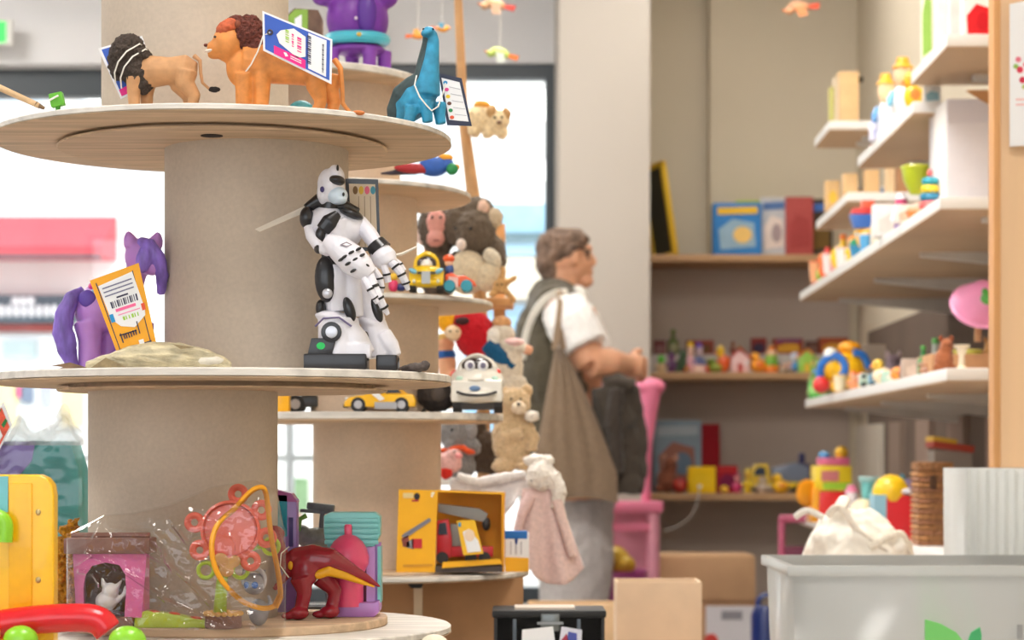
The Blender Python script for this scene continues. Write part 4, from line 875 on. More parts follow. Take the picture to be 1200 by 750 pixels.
q = t.q; by = t.by; t.part('body', MB().ell(q(461, by-8, 0), (6, 5, 8)), PL((226, 60, 110))); t.part('head', MB().ell(q(461, by-18, 0), (5, 5, 5)), PL((246, 200, 60))); t.part('shoe', MB().ell(q(470, by-6, 0), (6, 5, 5)), PL((40, 50, 110)))
# bright toys lying on the fourth disc
t = T('toy_parrot', 'blue and red toy parrot lying flat on the upper rear disc', 'toy animal', 500, 0, 2.86, z=ZB[3])
q = t.q; by = t.by; m = MB(); m.ell(q(508, by-15, 0), (18, 12, 12)); m.ell(q(524, by-17, 0), (8, 8, 8))
t.org('body', m, M((50, 96, 180), .6, .15, .1), 1.2, 3); t.part('wing', MB().ell(q(486, by-12, -4), (24, 6, 6), RY(3)), M((170, 40, 44), .6)); t.part('tail', MB().tube(t.qs([(488, by-12, 4), (460, by-8, 4), (446, by-7, 4)]), [6, 3, 1], 10), M((60, 50, 60), .6)); t.part('crest', MB().ell(q(522, by-25, 0), (9, 6, 5)), M((240, 164, 40), .6)); t.part('foot', MB().ell(q(530, by-11, -6), (7, 6, 7)), M((40, 140, 80), .6)); t.part('beak', MB().ell(q(534, by-14, 0), (5, 4, 4)), M((230, 160, 40), .5))
# yellow toy truck carton
t = T('toy_truck_box', 'yellow open-sided carton holding a red toy crane truck', 'box', 528, 0, 2.885, z=ZB[0])
q = t.q; by = t.by; YB_ = M((244, 178, 20), .5, .04, .04)
fp = t.card('front_panel', [(466, by), (469, 573), (514, 574), (511, by)], -34, 3, YB_)
for (pts, c_) in (([(474, 577), (486, 577), (486, 583), (474, 583)], (226, 200, 140)), (circ(490, 581, 3.6, 4, 12), (40, 34, 40)), ([(484, 585), (492, 585), (492, 587), (484, 587)], (190, 50, 60)), ([(507, 576), (511, 576), (508, 582), (506, 582)], (240, 230, 200)),
                  ([(472, 627), (475, 624), (504, 606), (506, 607), (506, 610), (476, 630)], (120, 120, 130)), ([(472, 630), (480, 626), (482, 640), (474, 639)], (140, 70, 60)), ([(484, 630), (496, 630), (496, 641), (484, 641)], (196, 40, 50)), ([(478, 634), (486, 630), (486, 642), (478, 640)], (150, 150, 156)), ([(474, 660), (508, 659), (508, 662), (474, 663)], (214, 150, 40))):
    t.card('print', pts, -34.8, .8, M(c_, .6), fp)
t.card('back_panel', [(511, by), (511, 574), (592, 577), (590, by)], 14, 2, M((222, 150, 16), .6, .05, .04))
t.part('side_panel', MB().box(q(588, 0)[0], q(591, 0)[0], -30, 14, 0, by-578), M((226, 154, 18), .6)); t.part('top_panel', MB().add([q(514, 574, -32), q(591, 577, -30), q(591, 577, 15), q(514, 574, 15), q(514, 576, -32), q(591, 579, -30), q(591, 579, 15), q(514, 576, 15)], [(0, 1, 2, 3), (7, 6, 5, 4), (0, 4, 5, 1), (1, 5, 6, 2), (2, 6, 7, 3), (3, 7, 4, 0)]), YB_)
t.card('bottom_flap', [(519, 664), (520, 657), (586, 653), (588, 659)], -36, 2, YB_); t.part('floor_panel', MB().box(q(511, 0)[0], q(589, 0)[0], -34, 14, 0, 7), M((70, 60, 56), .7))
t = T('toy_crane_truck', 'red toy crane truck with grey boom inside the yellow carton', 'toy truck', 545, by-9, 2.88)
q = t.q; by = t.by; RT = PL((196, 30, 40))
cab = t.part('cab', MB().prism(t.poly([(512, by-7), (512, by-50), (526, by-52), (530, by-30), (530, by-7)]), -18, 6), RT, bevel=1.5); t.part('window', MB().prism(t.poly([(514, by-34), (515, by-47), (523, by-48), (525, by-34)]), -19, -17), M((40, 40, 50), .1), cab)
t.part('bed', MB().box(q(528, 0)[0], q(578, 0)[0], -16, 6, 8, 20), RT, bevel=1); t.part('turret', MB().box(q(528, 0)[0], q(546, 0)[0], -14, 4, 20, 46), M((130, 126, 120), .5), bevel=1)
bm_ = t.part('boom', MB().prism(t.poly([(514, by-70), (514, by-60), (568, by-48), (572, by-58), (562, by-64)]), -12, 0), M((140, 138, 134), .5), bevel=1); t.part('hook_block', MB().ell(q(570, by-46, -8), (5, 6, 8)), M((40, 38, 40), .5), bm_)
for x in (519, 552, 568): t.part('wheel', MB().lathe([(.1, 0), (6.5, 0), (7, 1), (7, 5), (.1, 5)], 16, q(x, by-7, -15), RX(90)), M((50, 46, 46), .6))
c = [(537, 611), (556, 610), (566, 646), (545, 648)]
t.card('price_tag', [(536, 609), (557, 608), (567, 647), (544, 649)], -40, 1, M((246, 190, 40), .6)); t.card('sticker', [quad_uv(c, .2, .3), quad_uv(c, .6, .22), quad_uv(c, .95, .6), quad_uv(c, .95, .95), quad_uv(c, .2, .95)], -40.6, .6, MPAPER); t.card('print', circ(551, 626, 6, 7, 14), -41.2, .5, M((240, 214, 190), .6))
t.card('print', [(538, 611), (541, 611), (541, 616), (538, 616)], -41.2, .5, M((60, 150, 190), .6))
t = T('small_carton', 'small blue, white and yellow carton at the right rim', 'box', 606, 0, 2.95, z=.842)
q = t.q; by = t.by; bd = t.part('carton', MB().box(-14, 14, -12, 12, 0, by-624), MPAPER, bevel=.8); t.part('lid', MB().box(-14.6, 12, -12.6, 12, by-631, by-622), M((30, 112, 196), .5), bevel=.8); t.card('print', [(592, by), (592, by-17), (619.5, by-16), (619.5, by)], -13, 1, M((246, 180, 24), .5), bd)
for x in (598, 604, 610): t.card('print', [(x, by-20), (x, 634), (x+1.5, 634), (x+1.5, by-20)], -12.8, .8, M((190, 190, 196), .7), bd)
t.card('print', [(603, 631), (607, 631), (606, 637), (604, 637)], -13, 1, M((40, 70, 140), .5), bd)
# ---------------------------------------------------------------- plush corner behind the rear tower
t = T('wooden_pole', 'tall thin wooden pole rising behind the blue dinosaur', 'pole', 560, 0, 3.62, z=0.0)
q = t.q; t.part('shaft', MB().tube(t.qs([(532, -250, 0), (537, 0, 0), (543, 140, 0), (556, 240, 0), (566, 420, 0), (572, t.by, 0)]), [4.5, 4.8, 6, 8, 8, 8], 12), M((206, 158, 108), .6, .15, .05)); t.part('foot', MB().cyl(q(572, t.by), q(572, t.by-8), 22), M((150, 110, 76), .6))
YR = 3.62
t = T('plush_rack', 'narrow wooden rack behind the rear tower, loaded with soft toys', 'shelf', 555, 0, YR+.12, z=0.0)
q = t.q; by = t.by; WD = M((214, 160, 104), .6, .15, .04)
for x in (502, 585): t.part('upright', MB().box(q(x-7, 0)[0], q(x+7, 0)[0], 40, 52, 0, by-258), WD)
zsh = []
for y in (352, 470, 560):
    t.part('shelf_board', MB().box(q(494, 0)[0], q(602 if y != 560 else 640, 0)[0], -50, 50, by-y-8, by-y), WD if y != 560 else MWHT, bevel=.8); zsh.append(CH-(y-HY)/FPX*t.Y)
def plush(name, label, px, Y, z, body, mat, vox=2.0, fuzz=1.8, py=0, parts=()):
    t = T(name, label, 'plush toy', px, py, Y, z=z)
    m = MB()
    for e in body:
        if len(e[0]) == 3 and hasattr(e[0][0], '__len__'): pass
        if e[-1] == 't': m.tube(t.qs(e[0]), e[1], 12)
        else: m.ell(t.q(*e[0]), e[1], RY(e[2]) if len(e) > 2 else None)
    t.org('body', m, mat, vox, 3, fuzz, fs=.18)
    for (nm, es, mt) in parts:
        m = MB()
        for e in es:
            if e[-1] == 't': m.tube(t.qs(e[0]), e[1], 10)
            else: m.ell(t.q(*e[0]), e[1], RY(e[2]) if len(e) > 2 else None)
        if nm in ('eye', 'nose', 'button'): t.part(nm, m, mt)
        else: t.org(nm, m, mt, 1.5, 2, fuzz*.5, fs=.2)
    return t
DKF = FUR((92, 78, 66)); CRF = FUR((216, 198, 168)); PKS = M((214, 150, 138), .8, .1, .1); EYE = M((24, 20, 20), .15)
plush('plush_monkey', 'dark brown plush monkey with pink face, left of rack', 516, 3.56, zsh[0],
      [((514, 322, 8), (24, 18, 30)), ((514, 268, 4), (26, 20, 30)), ((502, 236, 10), (20, 14, 14)), ([(530, 300, 0), (544, 318, -8), (536, 340, -14)], [10, 9, 9], 't')], DKF,
      parts=(('face', [((512, 262, -13), (12, 9, 15)), ((511, 281, -16), (11, 9, 10))], PKS), ('ear', [((493, 274, 0), (6, 5, 14))], M((222, 196, 186), .9)), ('ear', [((536, 262, 2), (6, 5, 8))], DKF), ('eye', [((507, 257, -22), 1.8)], EYE), ('eye', [((517, 257, -22), 1.8)], EYE), ('mouth', [((512, 284, -25), (6, 2, 1.4))], M((150, 90, 84), .8))))
plush('plush_koala', 'grey-brown plush koala with cream belly and feet on the rack', 558, 3.54, zsh[0],
      [((556, 272, 0), (26, 22, 28)), ((535, 262, 4), (16, 14, 26)), ((580, 300, 4), (14, 14, 24)), ((560, 246, 6), (20, 16, 16))], FUR((100, 86, 72)),
      parts=(('belly', [((548, 320, -10), (24, 18, 26))], CRF), ('paw', [((572, 326, -18), (15, 10, 18), 20)], CRF), ('paw', [((577, 305, -18), (10, 8, 14), -30)], FUR((206, 194, 172))), ('ear', [((566, 244, -6), (8, 6, 9))], M((218, 182, 160), .9, .1, .2)), ('ear', [((580, 256, -6), (10, 6, 12))], FUR((196, 176, 148))), ('nose', [((541, 289, -24), (6, 5, 7))], M((226, 208, 196), .7)), ('eye', [((552, 270, -22), 2)], EYE), ('eye', [((534, 270, -20), 2)], EYE)))
plush('plush_starfish', 'small tan knitted plush starfish hanging off the rack edge', 592, 3.5, zsh[0]-.006,
      [((585, 336, 0), (8, 6, 8)), ([(585, 336, 0), (596, 330, -2), (606, 324, -2)], [6, 4, 2.5], 't'), ([(585, 336, 0), (596, 344, -2), (604, 354, -4)], [6, 4, 2.5], 't'), ([(585, 336, 0), (589, 322, 0), (590, 312, 0)], [6, 4, 3], 't'), ([(585, 336, 0), (574, 348, -2)], [6, 3], 't')], FUR((206, 160, 104)), 1.5, 1.2, parts=(('eye', [((583, 334, -7), 1.2)], EYE), ('eye', [((588, 334, -7), 1.2)], EYE)))
t_ = plush('plush_dog', 'cream plush dog hanging from the wooden pole against the window', 572, 3.56, None,
      [((562, 138, 0), (18, 14, 15)), ((584, 142, -4), (14, 12, 13)), ((556, 152, 0), (8, 8, 9)), ((572, 156, -4), (7, 7, 8)), ((588, 156, -4), (8, 7, 8))], FUR((240, 214, 170)), 1.8, 1.6, py=165,
      parts=(('ear', [((576, 132, -12), (6, 4, 8), 20)], FUR((204, 162, 110))), ('ear', [((594, 134, -10), (5, 4, 8), -20)], FUR((200, 156, 104))), ('eye', [((580, 140, -16), 1.5)], EYE), ('eye', [((588, 140, -16), 1.5)], EYE), ('nose', [((585, 146, -17), (3, 2, 2.4))], M((120, 80, 60), .5)), ('back_patch', [((565, 123, -4), (10, 6, 5))], M((236, 170, 70), .8))))
t_.part('loop', MB().tube(t_.qs([(552, 150, 6), (546, 140, 30), (550, 134, 40)]), 1.4, 6), MSTR)
# red doll
t = T('cloth_doll', 'cloth doll in red jumper, blue trousers and yellow hat', 'doll', 560, 0, 3.5, z=zsh[1]); q = t.q; by = t.by
t.org('jumper', MB().ell(q(556, 392, 0), (24, 16, 28)).ell(q(546, 380, 0), (22, 14, 18)).ell(q(568, 408, 0), (20, 14, 18)), FAB((190, 24, 36)), 1.8, 3, 1)
m = MB().tube(t.qs([(570, 404, -4), (585, 418, -6), (602, 432, -6)]), [13, 12, 9], 12).tube(t.qs([(562, 412, 4), (570, 430, 2), (574, by-8, 2)]), [13, 11, 9], 12); t.org('trousers', m, FAB((24, 84, 124)), 1.8, 3, .8)
t.org('hat', MB().ell(q(526, 376, 0), (14, 11, 15)), FAB((240, 170, 30)), 1.6, 2, .6); t.org('face', MB().ell(q(532, 390, -6), (11, 10, 10)), M((236, 206, 168), .8), 1.5, 2); t.part('eye', MB().ell(q(528, 389, -15), 1.2), EYE); t.part('eye', MB().ell(q(536, 389, -15), 1.2), EYE)
t.org('scarf', MB().ell(q(542, 377, -12), (9, 6, 5)), M((60, 24, 26), .8), 1.3, 2); t.part('shoe', MB().ell(q(586, 436, -8), (6, 7, 6)), M((226, 40, 40), .5))
t = T('baby_doll', 'small doll with peach skin and blue top left of the white car', 'doll', 524, 0, 3.55, z=zsh[1]); q = t.q; by = t.by
t.org('body', MB().ell(q(522, 403, 0), (11, 10, 10)).tube(t.qs([(522, 408, 0), (524, 426, 0), (526, by-8, 0)]), [9, 11, 8], 12).ell(q(530, 440, -6), (8, 8, 7)), M((230, 172, 134), .7, .1, .1), 1.4, 3)
t.org('top', MB().ell(q(523, 416, 0), (11.5, 11, 9)), FAB((44, 100, 176)), 1.3, 2); t.part('shoe', MB().ell(q(533, 440, -10), (6, 6, 6)), PL((220, 50, 44))); t.org('hair', MB().ell(q(521, 398, 2), (11, 10, 8)), M((226, 190, 110), .8), 1.3, 2)
plush('cloth_rabbit', 'pale cream cloth doll with peach hands slumped on the rack', 592, 3.5, zsh[1],
      [((588, 392, 0), (16, 12, 14)), ((592, 430, 0), (22, 16, 30)), ([(586, 404, -6), (604, 408, -8), (616, 408, -8)], [8, 7, 6], 't'), ((600, 455, -4), (20, 14, 20))], FAB((220, 208, 190)), 2, 1.4,
      parts=(('hand', [((618, 410, -8), (7, 6, 6))], M((226, 170, 140), .8)), ('sleeve', [((602, 402, -8), (13, 9, 6))], FAB((226, 186, 182))), ('hat', [((588, 378, 0), (12, 10, 8))], FAB((214, 160, 110))), ('bonnet_trim', [((578, 396, -10), (9, 5, 12))], FAB((232, 226, 216)))))
plush('plush_teddy', 'beige plush teddy bear with white muzzle on the lower rack', 602, 3.46, zsh[2],
      [((602, 472, 0), (20, 17, 18)), ((600, 515, 0), (24, 18, 34)), ((588, 460, 2), (8, 6, 8)), ((617, 458, 2), (8, 6, 8)), ([(588, 500, -8), (594, 512, -16), (612, 508, -20)], [9, 8, 7], 't'), ([(616, 500, -6), (624, 512, -12), (622, 528, -14)], [9, 8, 7], 't'), ((618, 544, -12), (14, 13, 10)), ((590, 546, -10), (14, 13, 10))], FUR((204, 176, 138)), 2, 2,
      parts=(('muzzle', [((608, 478, -16), (9, 8, 8))], FUR((226, 206, 178))), ('paw', [((623, 488, -14), (9, 8, 7))], FUR((232, 224, 212))), ('eye', [((599, 468, -16), 1.6)], EYE), ('eye', [((610, 468, -16), 1.6)], EYE), ('nose', [((608, 474, -24), (2.6, 2, 2))], EYE)))
plush('plush_elephant', 'grey plush elephant with orange bib behind the tower tube', 536, 3.5, zsh[2],
      [((534, 508, 0), (20, 16, 20)), ((548, 524, 0), (16, 13, 12)), ((538, 545, 4), (20, 15, 18)), ([(528, 518, -10), (526, 534, -14), (532, 546, -16)], [7, 6, 4], 't')], FUR((132, 130, 130)), 1.8, 1.4,
      parts=(('bib', [((530, 526, -10), (18, 9, 4), -10), ((548, 528, -8), (10, 8, 4), 20)], FAB((232, 92, 50))), ('ear', [((552, 504, -8), (8, 5, 12))], FUR((150, 148, 148))), ('eye', [((530, 504, -15), 1.5)], EYE)))
plush('plush_pig', 'pale pink plush pig with red feet beside the grey elephant', 528, 3.44, zsh[2],
      [((526, 542, 0), (16, 12, 13)), ((532, 534, -4), (10, 9, 8))], FUR((226, 176, 170)), 1.6, 1, parts=(('foot', [((523, 554, -6), (8, 6, 8))], FAB((216, 50, 40))), ('snout', [((538, 534, -12), (5, 4, 4))], M((232, 150, 150), .8)), ('eye', [((533, 529, -12), 1.2)], EYE)))
plush('plush_mole', 'dark brown plush mole lying at the back of the lower rack', 562, 3.6, zsh[2],
      [((562, 528, 0), (26, 16, 26)), ((556, 500, 0), (14, 12, 16)), ((578, 544, -4), (18, 12, 12))], FUR((78, 62, 50)), 2, 1.6, parts=(('nose', [((548, 540, -16), (9, 5, 6))], EYE), ('paw', [((560, 490, -8), (7, 6, 6))], M((160, 210, 224), .5))))
# comforters draped over the shelf edge
t = T('baby_blanket', 'white baby comforter blanket draped over the white rack shelf', 'blanket', 580, 0, 3.36, z=zsh[2]); q = t.q; by = t.by
def blk_(u, v):
    x = 528+u*128; sag = 10*math.sin(u*PI*2.2)+4*math.sin(u*17)
    y = (by-4)+v*(44+14*math.sin(u*5+1))+sag*(.3+.5*v)
    return q(x, y, -4-12*v+6*math.sin(u*14+v*3)*v+3*math.sin(u*31)*v)
def blk2(u, v):
    x = 528+u*128; return q(x, by-4-1.5*math.sin(u*9)+10*math.sin(u*PI*2.2)*.3+2*math.sin(u*4)*.3, -4+44*(1-v))
m = MB().grid(blk2, 40, 8).grid(blk_, 40, 18); o = t.part('cloth', m, FAB((232, 226, 226))); md = o.modifiers.new('s', 'SOLIDIFY'); md.thickness = 3
t.org('hem_roll', MB().tube(t.qs([(536, by-6, -6), (560, by+2, -10), (590, by-4, -10), (616, by-8, -10)]), [5, 6, 6, 5], 10), FAB((236, 232, 230)), 1.6, 2, .8)
t = T('rabbit_comforter', 'floppy white plush rabbit with dusty pink cloth body hanging from the rack', 'plush toy', 636, 0, 3.3, z=zsh[2]); q = t.q; by = t.by
m = MB(); m.ell(q(634, 558, -6), (18, 15, 18)); m.ell(q(628, 540, 0), (15, 10, 8)); m.tube(t.qs([(646, 556, -10), (655, 575, -12), (652, 596, -12)]), [10, 9, 7], 12); m.tube(t.qs([(640, 540, -4), (646, 538, -8)]), [7, 6], 10)
t.org('head', m, FUR((242, 234, 226)), 1.8, 3, 1.8, fs=.2); t.part('eye', MB().ell(q(622, 563, -18), 1.0), EYE)
def pnk(u, v):
    w = 24+30*v; x = 632+ (u-.5)*2*w*.8+8*v; y = 572+v*(112-14*abs(u-.6)*4*(.5+.5*math.sin(u*7)))
    return q(x, y, -12+7*math.sin(u*15)*v-8*v+4)
o = t.part('cloth_body', MB().grid(pnk, 32, 24), FAB((230, 204, 200))); md = o.modifiers.new('s', 'SOLIDIFY'); md.thickness = 3
t.org('arm', MB().tube(t.qs([(652, 585, -14), (662, 620, -16), (671, 652, -16)]), [7, 6, 5], 10), FAB((232, 206, 200)), 1.5, 2, .6); t.org('arm', MB().tube(t.qs([(622, 580, -14), (612, 600, -18), (606, 622, -18)]), [7, 6, 5], 10), FAB((230, 200, 198)), 1.5, 2, .6)

# hanging wooden birds
def bird(label, px, py, Y, c1, c2, c3, w=24, tilt=0):
    t = T('hanging_bird', label, 'mobile', px, py, Y, 'hanging bird mobiles'); R = RY(tilt)
    t.org('body', MB().ell((0, 0, 0), (w*.5, w*.2, w*.26), R).ell(R@Vector((w*.42, 0, w*.18)), (w*.2, w*.17, w*.18)), M(c1, .5, .1, .1), .9, 2)
    t.part('wing', MB().prism([(a[0], a[2]) for a in (R@Vector((-w*.2, 0, 0)), R@Vector((w*.2, 0, w*.05)), R@Vector((0, 0, w*.5)), R@Vector((-w*.4, 0, w*.4)))], -w*.22, -w*.17), M(c2, .5)); t.part('tail', MB().prism([(a[0], a[2]) for a in (R@Vector((-w*.4, 0, w*.1)), R@Vector((-w*.4, 0, -w*.1)), R@Vector((-w*.95, 0, -w*.18)), R@Vector((-w*.9, 0, w*.1)))], -w*.06, w*.06), M(c3, .5))
    t.part('beak', MB().tube([R@Vector((w*.56, 0, w*.18)), R@Vector((w*.78, 0, w*.15))], [w*.07, .3], 8), M((230, 120, 40), .5)); t.part('thread', MB().tube([Vector((0, 0, w*.2)), Vector((0, 0, (3.1-t.o.location.z)/t.k))], .35, 5), MSTR)
bird('green and white hanging bird with orange tail before the window', 586, 62, 4.2, (190, 214, 110), (226, 234, 226), (236, 120, 50), 24, 200)
bird('orange hanging bird just left of the blue dinosaur head', 490, 42, 4.2, (236, 150, 60), (240, 170, 80), (232, 110, 50), 16, 0)
bird('tiny orange hanging bird just right of the blue dinosaur head', 518, 34, 4.3, (240, 160, 40), (90, 160, 190), (236, 140, 110), 14, 10)
bird('tan hanging bird with red tip at the top of the window wall', 580, 5, 4.4, (206, 160, 120), (210, 170, 140), (206, 70, 60), 26, 195)
bird('tan and orange hanging bird high before the alcove wall', 936, 8, 5.2, (206, 150, 110), (214, 140, 90), (210, 80, 50), 26, 180)

# ---------------------------------------------------------------- the customer
YPn = 6.6
t = T('person', 'customer in olive waistcoat, white shirt and grey trousers looking at shelves', 'person', 662, 0, YPn, z=0.0)
q = t.q; by = t.by; SK = M((214, 158, 124), .55, .1, .05, sss=.1)
m = MB()
# head in profile towards the right, turned a little away
m.ell(q(659, 299, 4), (26, 24, 29)); m.ell(q(672, 312, 6), (18, 20, 22)); m.ell(q(684, 305, 8), (11, 15, 20)); m.tube(t.qs([(690, 297, 10), (696, 306, 11), (695, 310, 11)]), [4, 5, 4], 10); m.ell(q(689, 318, 9), (7, 10, 4)); m.ell(q(686, 329, 8), (10, 12, 8)); m.ell(q(689, 290, 9), (6, 13, 5))
m.ell(q(674, 304, -18), (5, 4, 9), 0 and None)
m.tube(t.qs([(660, 318, 4), (658, 340, 4), (655, 356, 4)]), [20, 20, 24], 14)
m.tube(t.qs([(656, 362, 0), (658, 400, 0), (660, 460, 0), (664, 530, 0), (668, 580, 0)]), [42, 48, 46, 46, 48], 18); m.tube(t.qs([(655, 372, -62), (655, 368, 0), (655, 372, 62)]), [19, 28, 19], 14)
for sgn in (-1, 1):
    e = 0 if sgn < 0 else 14
    m.tube(t.qs([(660+e, 376, 70*sgn), (672+e, 402, 80*sgn), (690+e, 430, 84*sgn)]), [20, 21, 18], 14)
    m.tube(t.qs([(688+e, 428, 84*sgn), (712+e, 428, 74*sgn), (734+e*.2, 430, 46*sgn)]), [19, 17, 12], 14)
    m.tube(t.qs([(668, 570, 36*sgn), (672, 660, 40*sgn), (668, 740, 40*sgn), (662, 820, 40*sgn), (660, by-16, 40*sgn)]), [44, 38, 30, 25, 17], 16)
    m.tube(t.qs([(652, by-10, 40*sgn), (676, by-12, 42*sgn), (704, by-8, 46*sgn)]), [13, 13, 9], 12)
    # hand: palm, thumb and four fingers
    h0 = 742; dd = 34*sgn
    m.ell(q(h0, 430, dd), (12, 9, 14))
    for i in range(4):
        m.tube(t.qs([(h0+6, 421+i*6.2, dd-4*sgn), (h0+13, 423+i*6.4, dd-12*sgn), (h0+10, 426+i*6.2, dd-22*sgn), (h0+2, 427+i*6, dd-24*sgn)]), [4.2, 4, 3.7, 3.2], 8)
    m.tube(t.qs([(h0-4, 420, dd), (h0+2, 413, dd-8*sgn), (h0+9, 412, dd-14*sgn)]), [4.6, 4.2, 3.4], 8)
t.org('body', m, SK, 2.2, 3)
m = MB(); m.ell(q(655, 293, 4), (28, 27, 27)); m.ell(q(644, 306, 4), (17, 24, 23)); m.ell(q(668, 281, 4), (22, 24, 14)); m.ell(q(677, 280, 8), (14, 18, 9)); m.ell(q(648, 322, 4), (14, 20, 10)); m.ell(q(668, 294, -16), (8, 7, 9))
t.org('hair', m, M((122, 98, 82), .7, .45, .12, bump=.4, stretch=(1, 1, .4)), 2, 3, 2.2, fs=.14)
gl = t.part('glasses', MB().tube(t.qs([(668, 291, -23), (682, 293, -18), (690, 296, -8)]), 1.3, 6).ring(q(690, 299, -2), 6, .9, 16, 6, RZ(70)), M((50, 40, 36), .4))
t.part('eye', MB().ell(q(688, 298, -4), (3, 2.4, 1.8)), M((60, 46, 40), .3))
m = MB(); m.tube(t.qs([(656, 344, 4), (658, 356, 2)]), [26, 34], 14); m.ell(q(676, 346, -4), (12, 16, 12), RY(40))
t.org('collar', m, M((240, 238, 232), .8, .04, .1), 2, 2)
for sgn in (-1, 1):
    e = 0 if sgn < 0 else 14
    m = MB(); m.tube(t.qs([(660+e, 366, 66*sgn), (668+e, 385, 79*sgn), (682+e, 412, 85*sgn)]), [28, 30, 28], 14)
    t.org('sleeve', m, M((240, 238, 236), .8, .05, .1), 2.2, 3, 1.2)
m = MB(); m.tube(t.qs([(652, 352, 0), (650, 380, 0), (652, 440, 0), (656, 510, 0), (662, 586, 0)]), [32, 47, 50, 51, 54], 18); m.tube(t.qs([(650, 366, -58), (650, 356, 0), (650, 366, 58)]), [24, 34, 24], 14); m.ell(q(648, 430, 0), (44, 66, 76)); m.ell(q(655, 540, 0), (46, 64, 60)); m.tube(t.qs([(645, 336, 2), (650, 350, 2)]), [26, 30], 14)
t.org('waistcoat', m, FAB((80, 73, 58)), 2.4, 4, 1.6, fs=.06)
m = MB(); m.tube(t.qs([(666, 560, 0), (668, 600, 0)]), [50, 54], 16)
for sgn in (-1, 1): m.tube(t.qs([(668, 590, 34*sgn), (674, 660, 42*sgn), (670, 740, 42*sgn), (664, 820, 42*sgn), (662, by-22, 42*sgn)]), [48, 44, 37, 34, 32], 16)
t.org('trousers', m, FAB((172, 166, 164)), 2.4, 4, 2.0, fs=.05)
for sgn in (-1, 1): t.org('shoe', MB().tube(t.qs([(648, by-11, 40*sgn), (676, by-13, 42*sgn), (708, by-8, 46*sgn)]), [14, 15, 11], 12).box(q(640, 0)[0], q(712, 0)[0], 40*sgn-12, 46*sgn+12, 0, 6), M((60, 52, 48), .6), 2, 2)
# tote bag on the near shoulder
t = T('tote_bag', 'limp beige cloth tote bag hanging from the customer shoulder', 'bag', 676, 590, 6.33); q = t.q
m = MB()
def tot(side):
    def fn(u, v):
        vv = v; wl = 650-20*min(1, vv*1.5)-4*vv; wr = 658+62*min(1, vv*1.25)**.8+4*vv
        x = wl+(wr-wl)*u; y = 408+vv*(182-10*math.sin(u*PI)+6*(1-u))
        bulge = 13*math.sin(PI*u)**.6*math.sin(PI*min(1, vv*.92+.04))**.5
        return q(x, y, side*(bulge+1)+2.2*math.sin(u*26+vv*2)*(1-vv*.6)*math.sin(PI*u))
    return fn
m.grid(tot(-1), 44, 40); m.grid(tot(1), 44, 40)
t.part('bag_body', m, FAB((130, 110, 90)))
for (d, pts) in ((-4, [(650, 410, -2), (654, 380, 0), (657, 352, 14), (655, 338, 36)]), (4, [(660, 410, 2), (657, 380, 4), (658, 352, 18), (657, 338, 40)])): t.part('strap', MB().tube(spline(t.qs(pts), 5, False), 4, 8, flat=.5), FAB((146, 124, 102)))
t = T('shoulder_strap', 'white shoulder strap curving over the back of the waistcoat', 'strap', 640, 440, 6.42); q = t.q
t.part('band', MB().tube(spline(t.qs([(664, 342, 8), (652, 344, -4), (638, 352, -14), (626, 368, -12), (617, 390, 0), (612, 420, 10)]), 5, False), 4.5, 8, flat=.5), M((236, 232, 222), .8)); t.part('stitch', MB().tube(spline(t.qs([(652, 341, -8), (638, 349, -17), (626, 365, -15)]), 5, False), .7, 6), M((200, 196, 180), .8))
t = T('jacket', 'dark brown-grey jacket draped over the customer forearm', 'jacket', 730, 590, 6.38); q = t.q
m = MB(); m.tube(t.qs([(706, 452, 0), (726, 450, 0), (744, 452, 0)]), [11, 12, 10], 12); m.tube(t.qs([(712, 452, 0), (722, 500, 0), (730, 548, 0), (732, 578, 0)]), [20, 26, 24, 20], 14, flat=.5); m.tube(t.qs([(736, 452, 6), (744, 510, 6), (744, 560, 6), (742, 580, 6)]), [14, 16, 14, 12], 12, flat=.6); m.tube(t.qs([(706, 456, -8), (714, 500, -10), (716, 560, -8)]), [10, 12, 9], 10, flat=.6)
t.org('cloth', m, FAB((70, 62, 54)), 2, 3, 2.5, fs=.06); t.org('sleeve', MB().tube(t.qs([(722, 456, -16), (718, 500, -18), (724, 556, -14)]), [9, 10, 8], 10), FAB((62, 54, 48)), 1.8, 2, 1.6); t.part('button', MB().ell(q(738, 500, -14), (2.4, 1.5, 2.4)), M((30, 26, 24), .4))
# ---------------------------------------------------------------- alcove shelves (back)
YS = 8.2
ZS = [ZY(298, YS), ZY(436, YS), ZY(578, YS)]
sh = bpy.data.objects.new('wall_shelf_unit', None); COL.objects.link(sh); sh.location = (XY(880, YS), YS, 0)
tag(sh, 'built-in wooden shelf unit of three boards in the grey alcove', 'shelf')
x0_, x1_ = xp1+.005-sh.location.x, xw(8.2)-.004-sh.location.x
for z in ZS: obj('shelf_board', MB().box(x0_, x1_, 0, .34, z-.026, z).mesh(bevel=.002), MSH, sh)
obj('side_board', MB().box(x0_, x0_+.02, .02, .34, 0, ZS[0]-.026).mesh(), MSH, sh)
obj('back_panel', MB().box(x0_+.02, x1_-.02, .335, .345, 0, ZS[0]-.026).mesh(), M((190, 176, 164), .9, .05, 2.0), sh)
obj('riser', MB().box(x0_+.03, x1_-.03, .2, .33, ZS[1], ZS[1]+.075).mesh(), M((190, 184, 178), .7), sh)

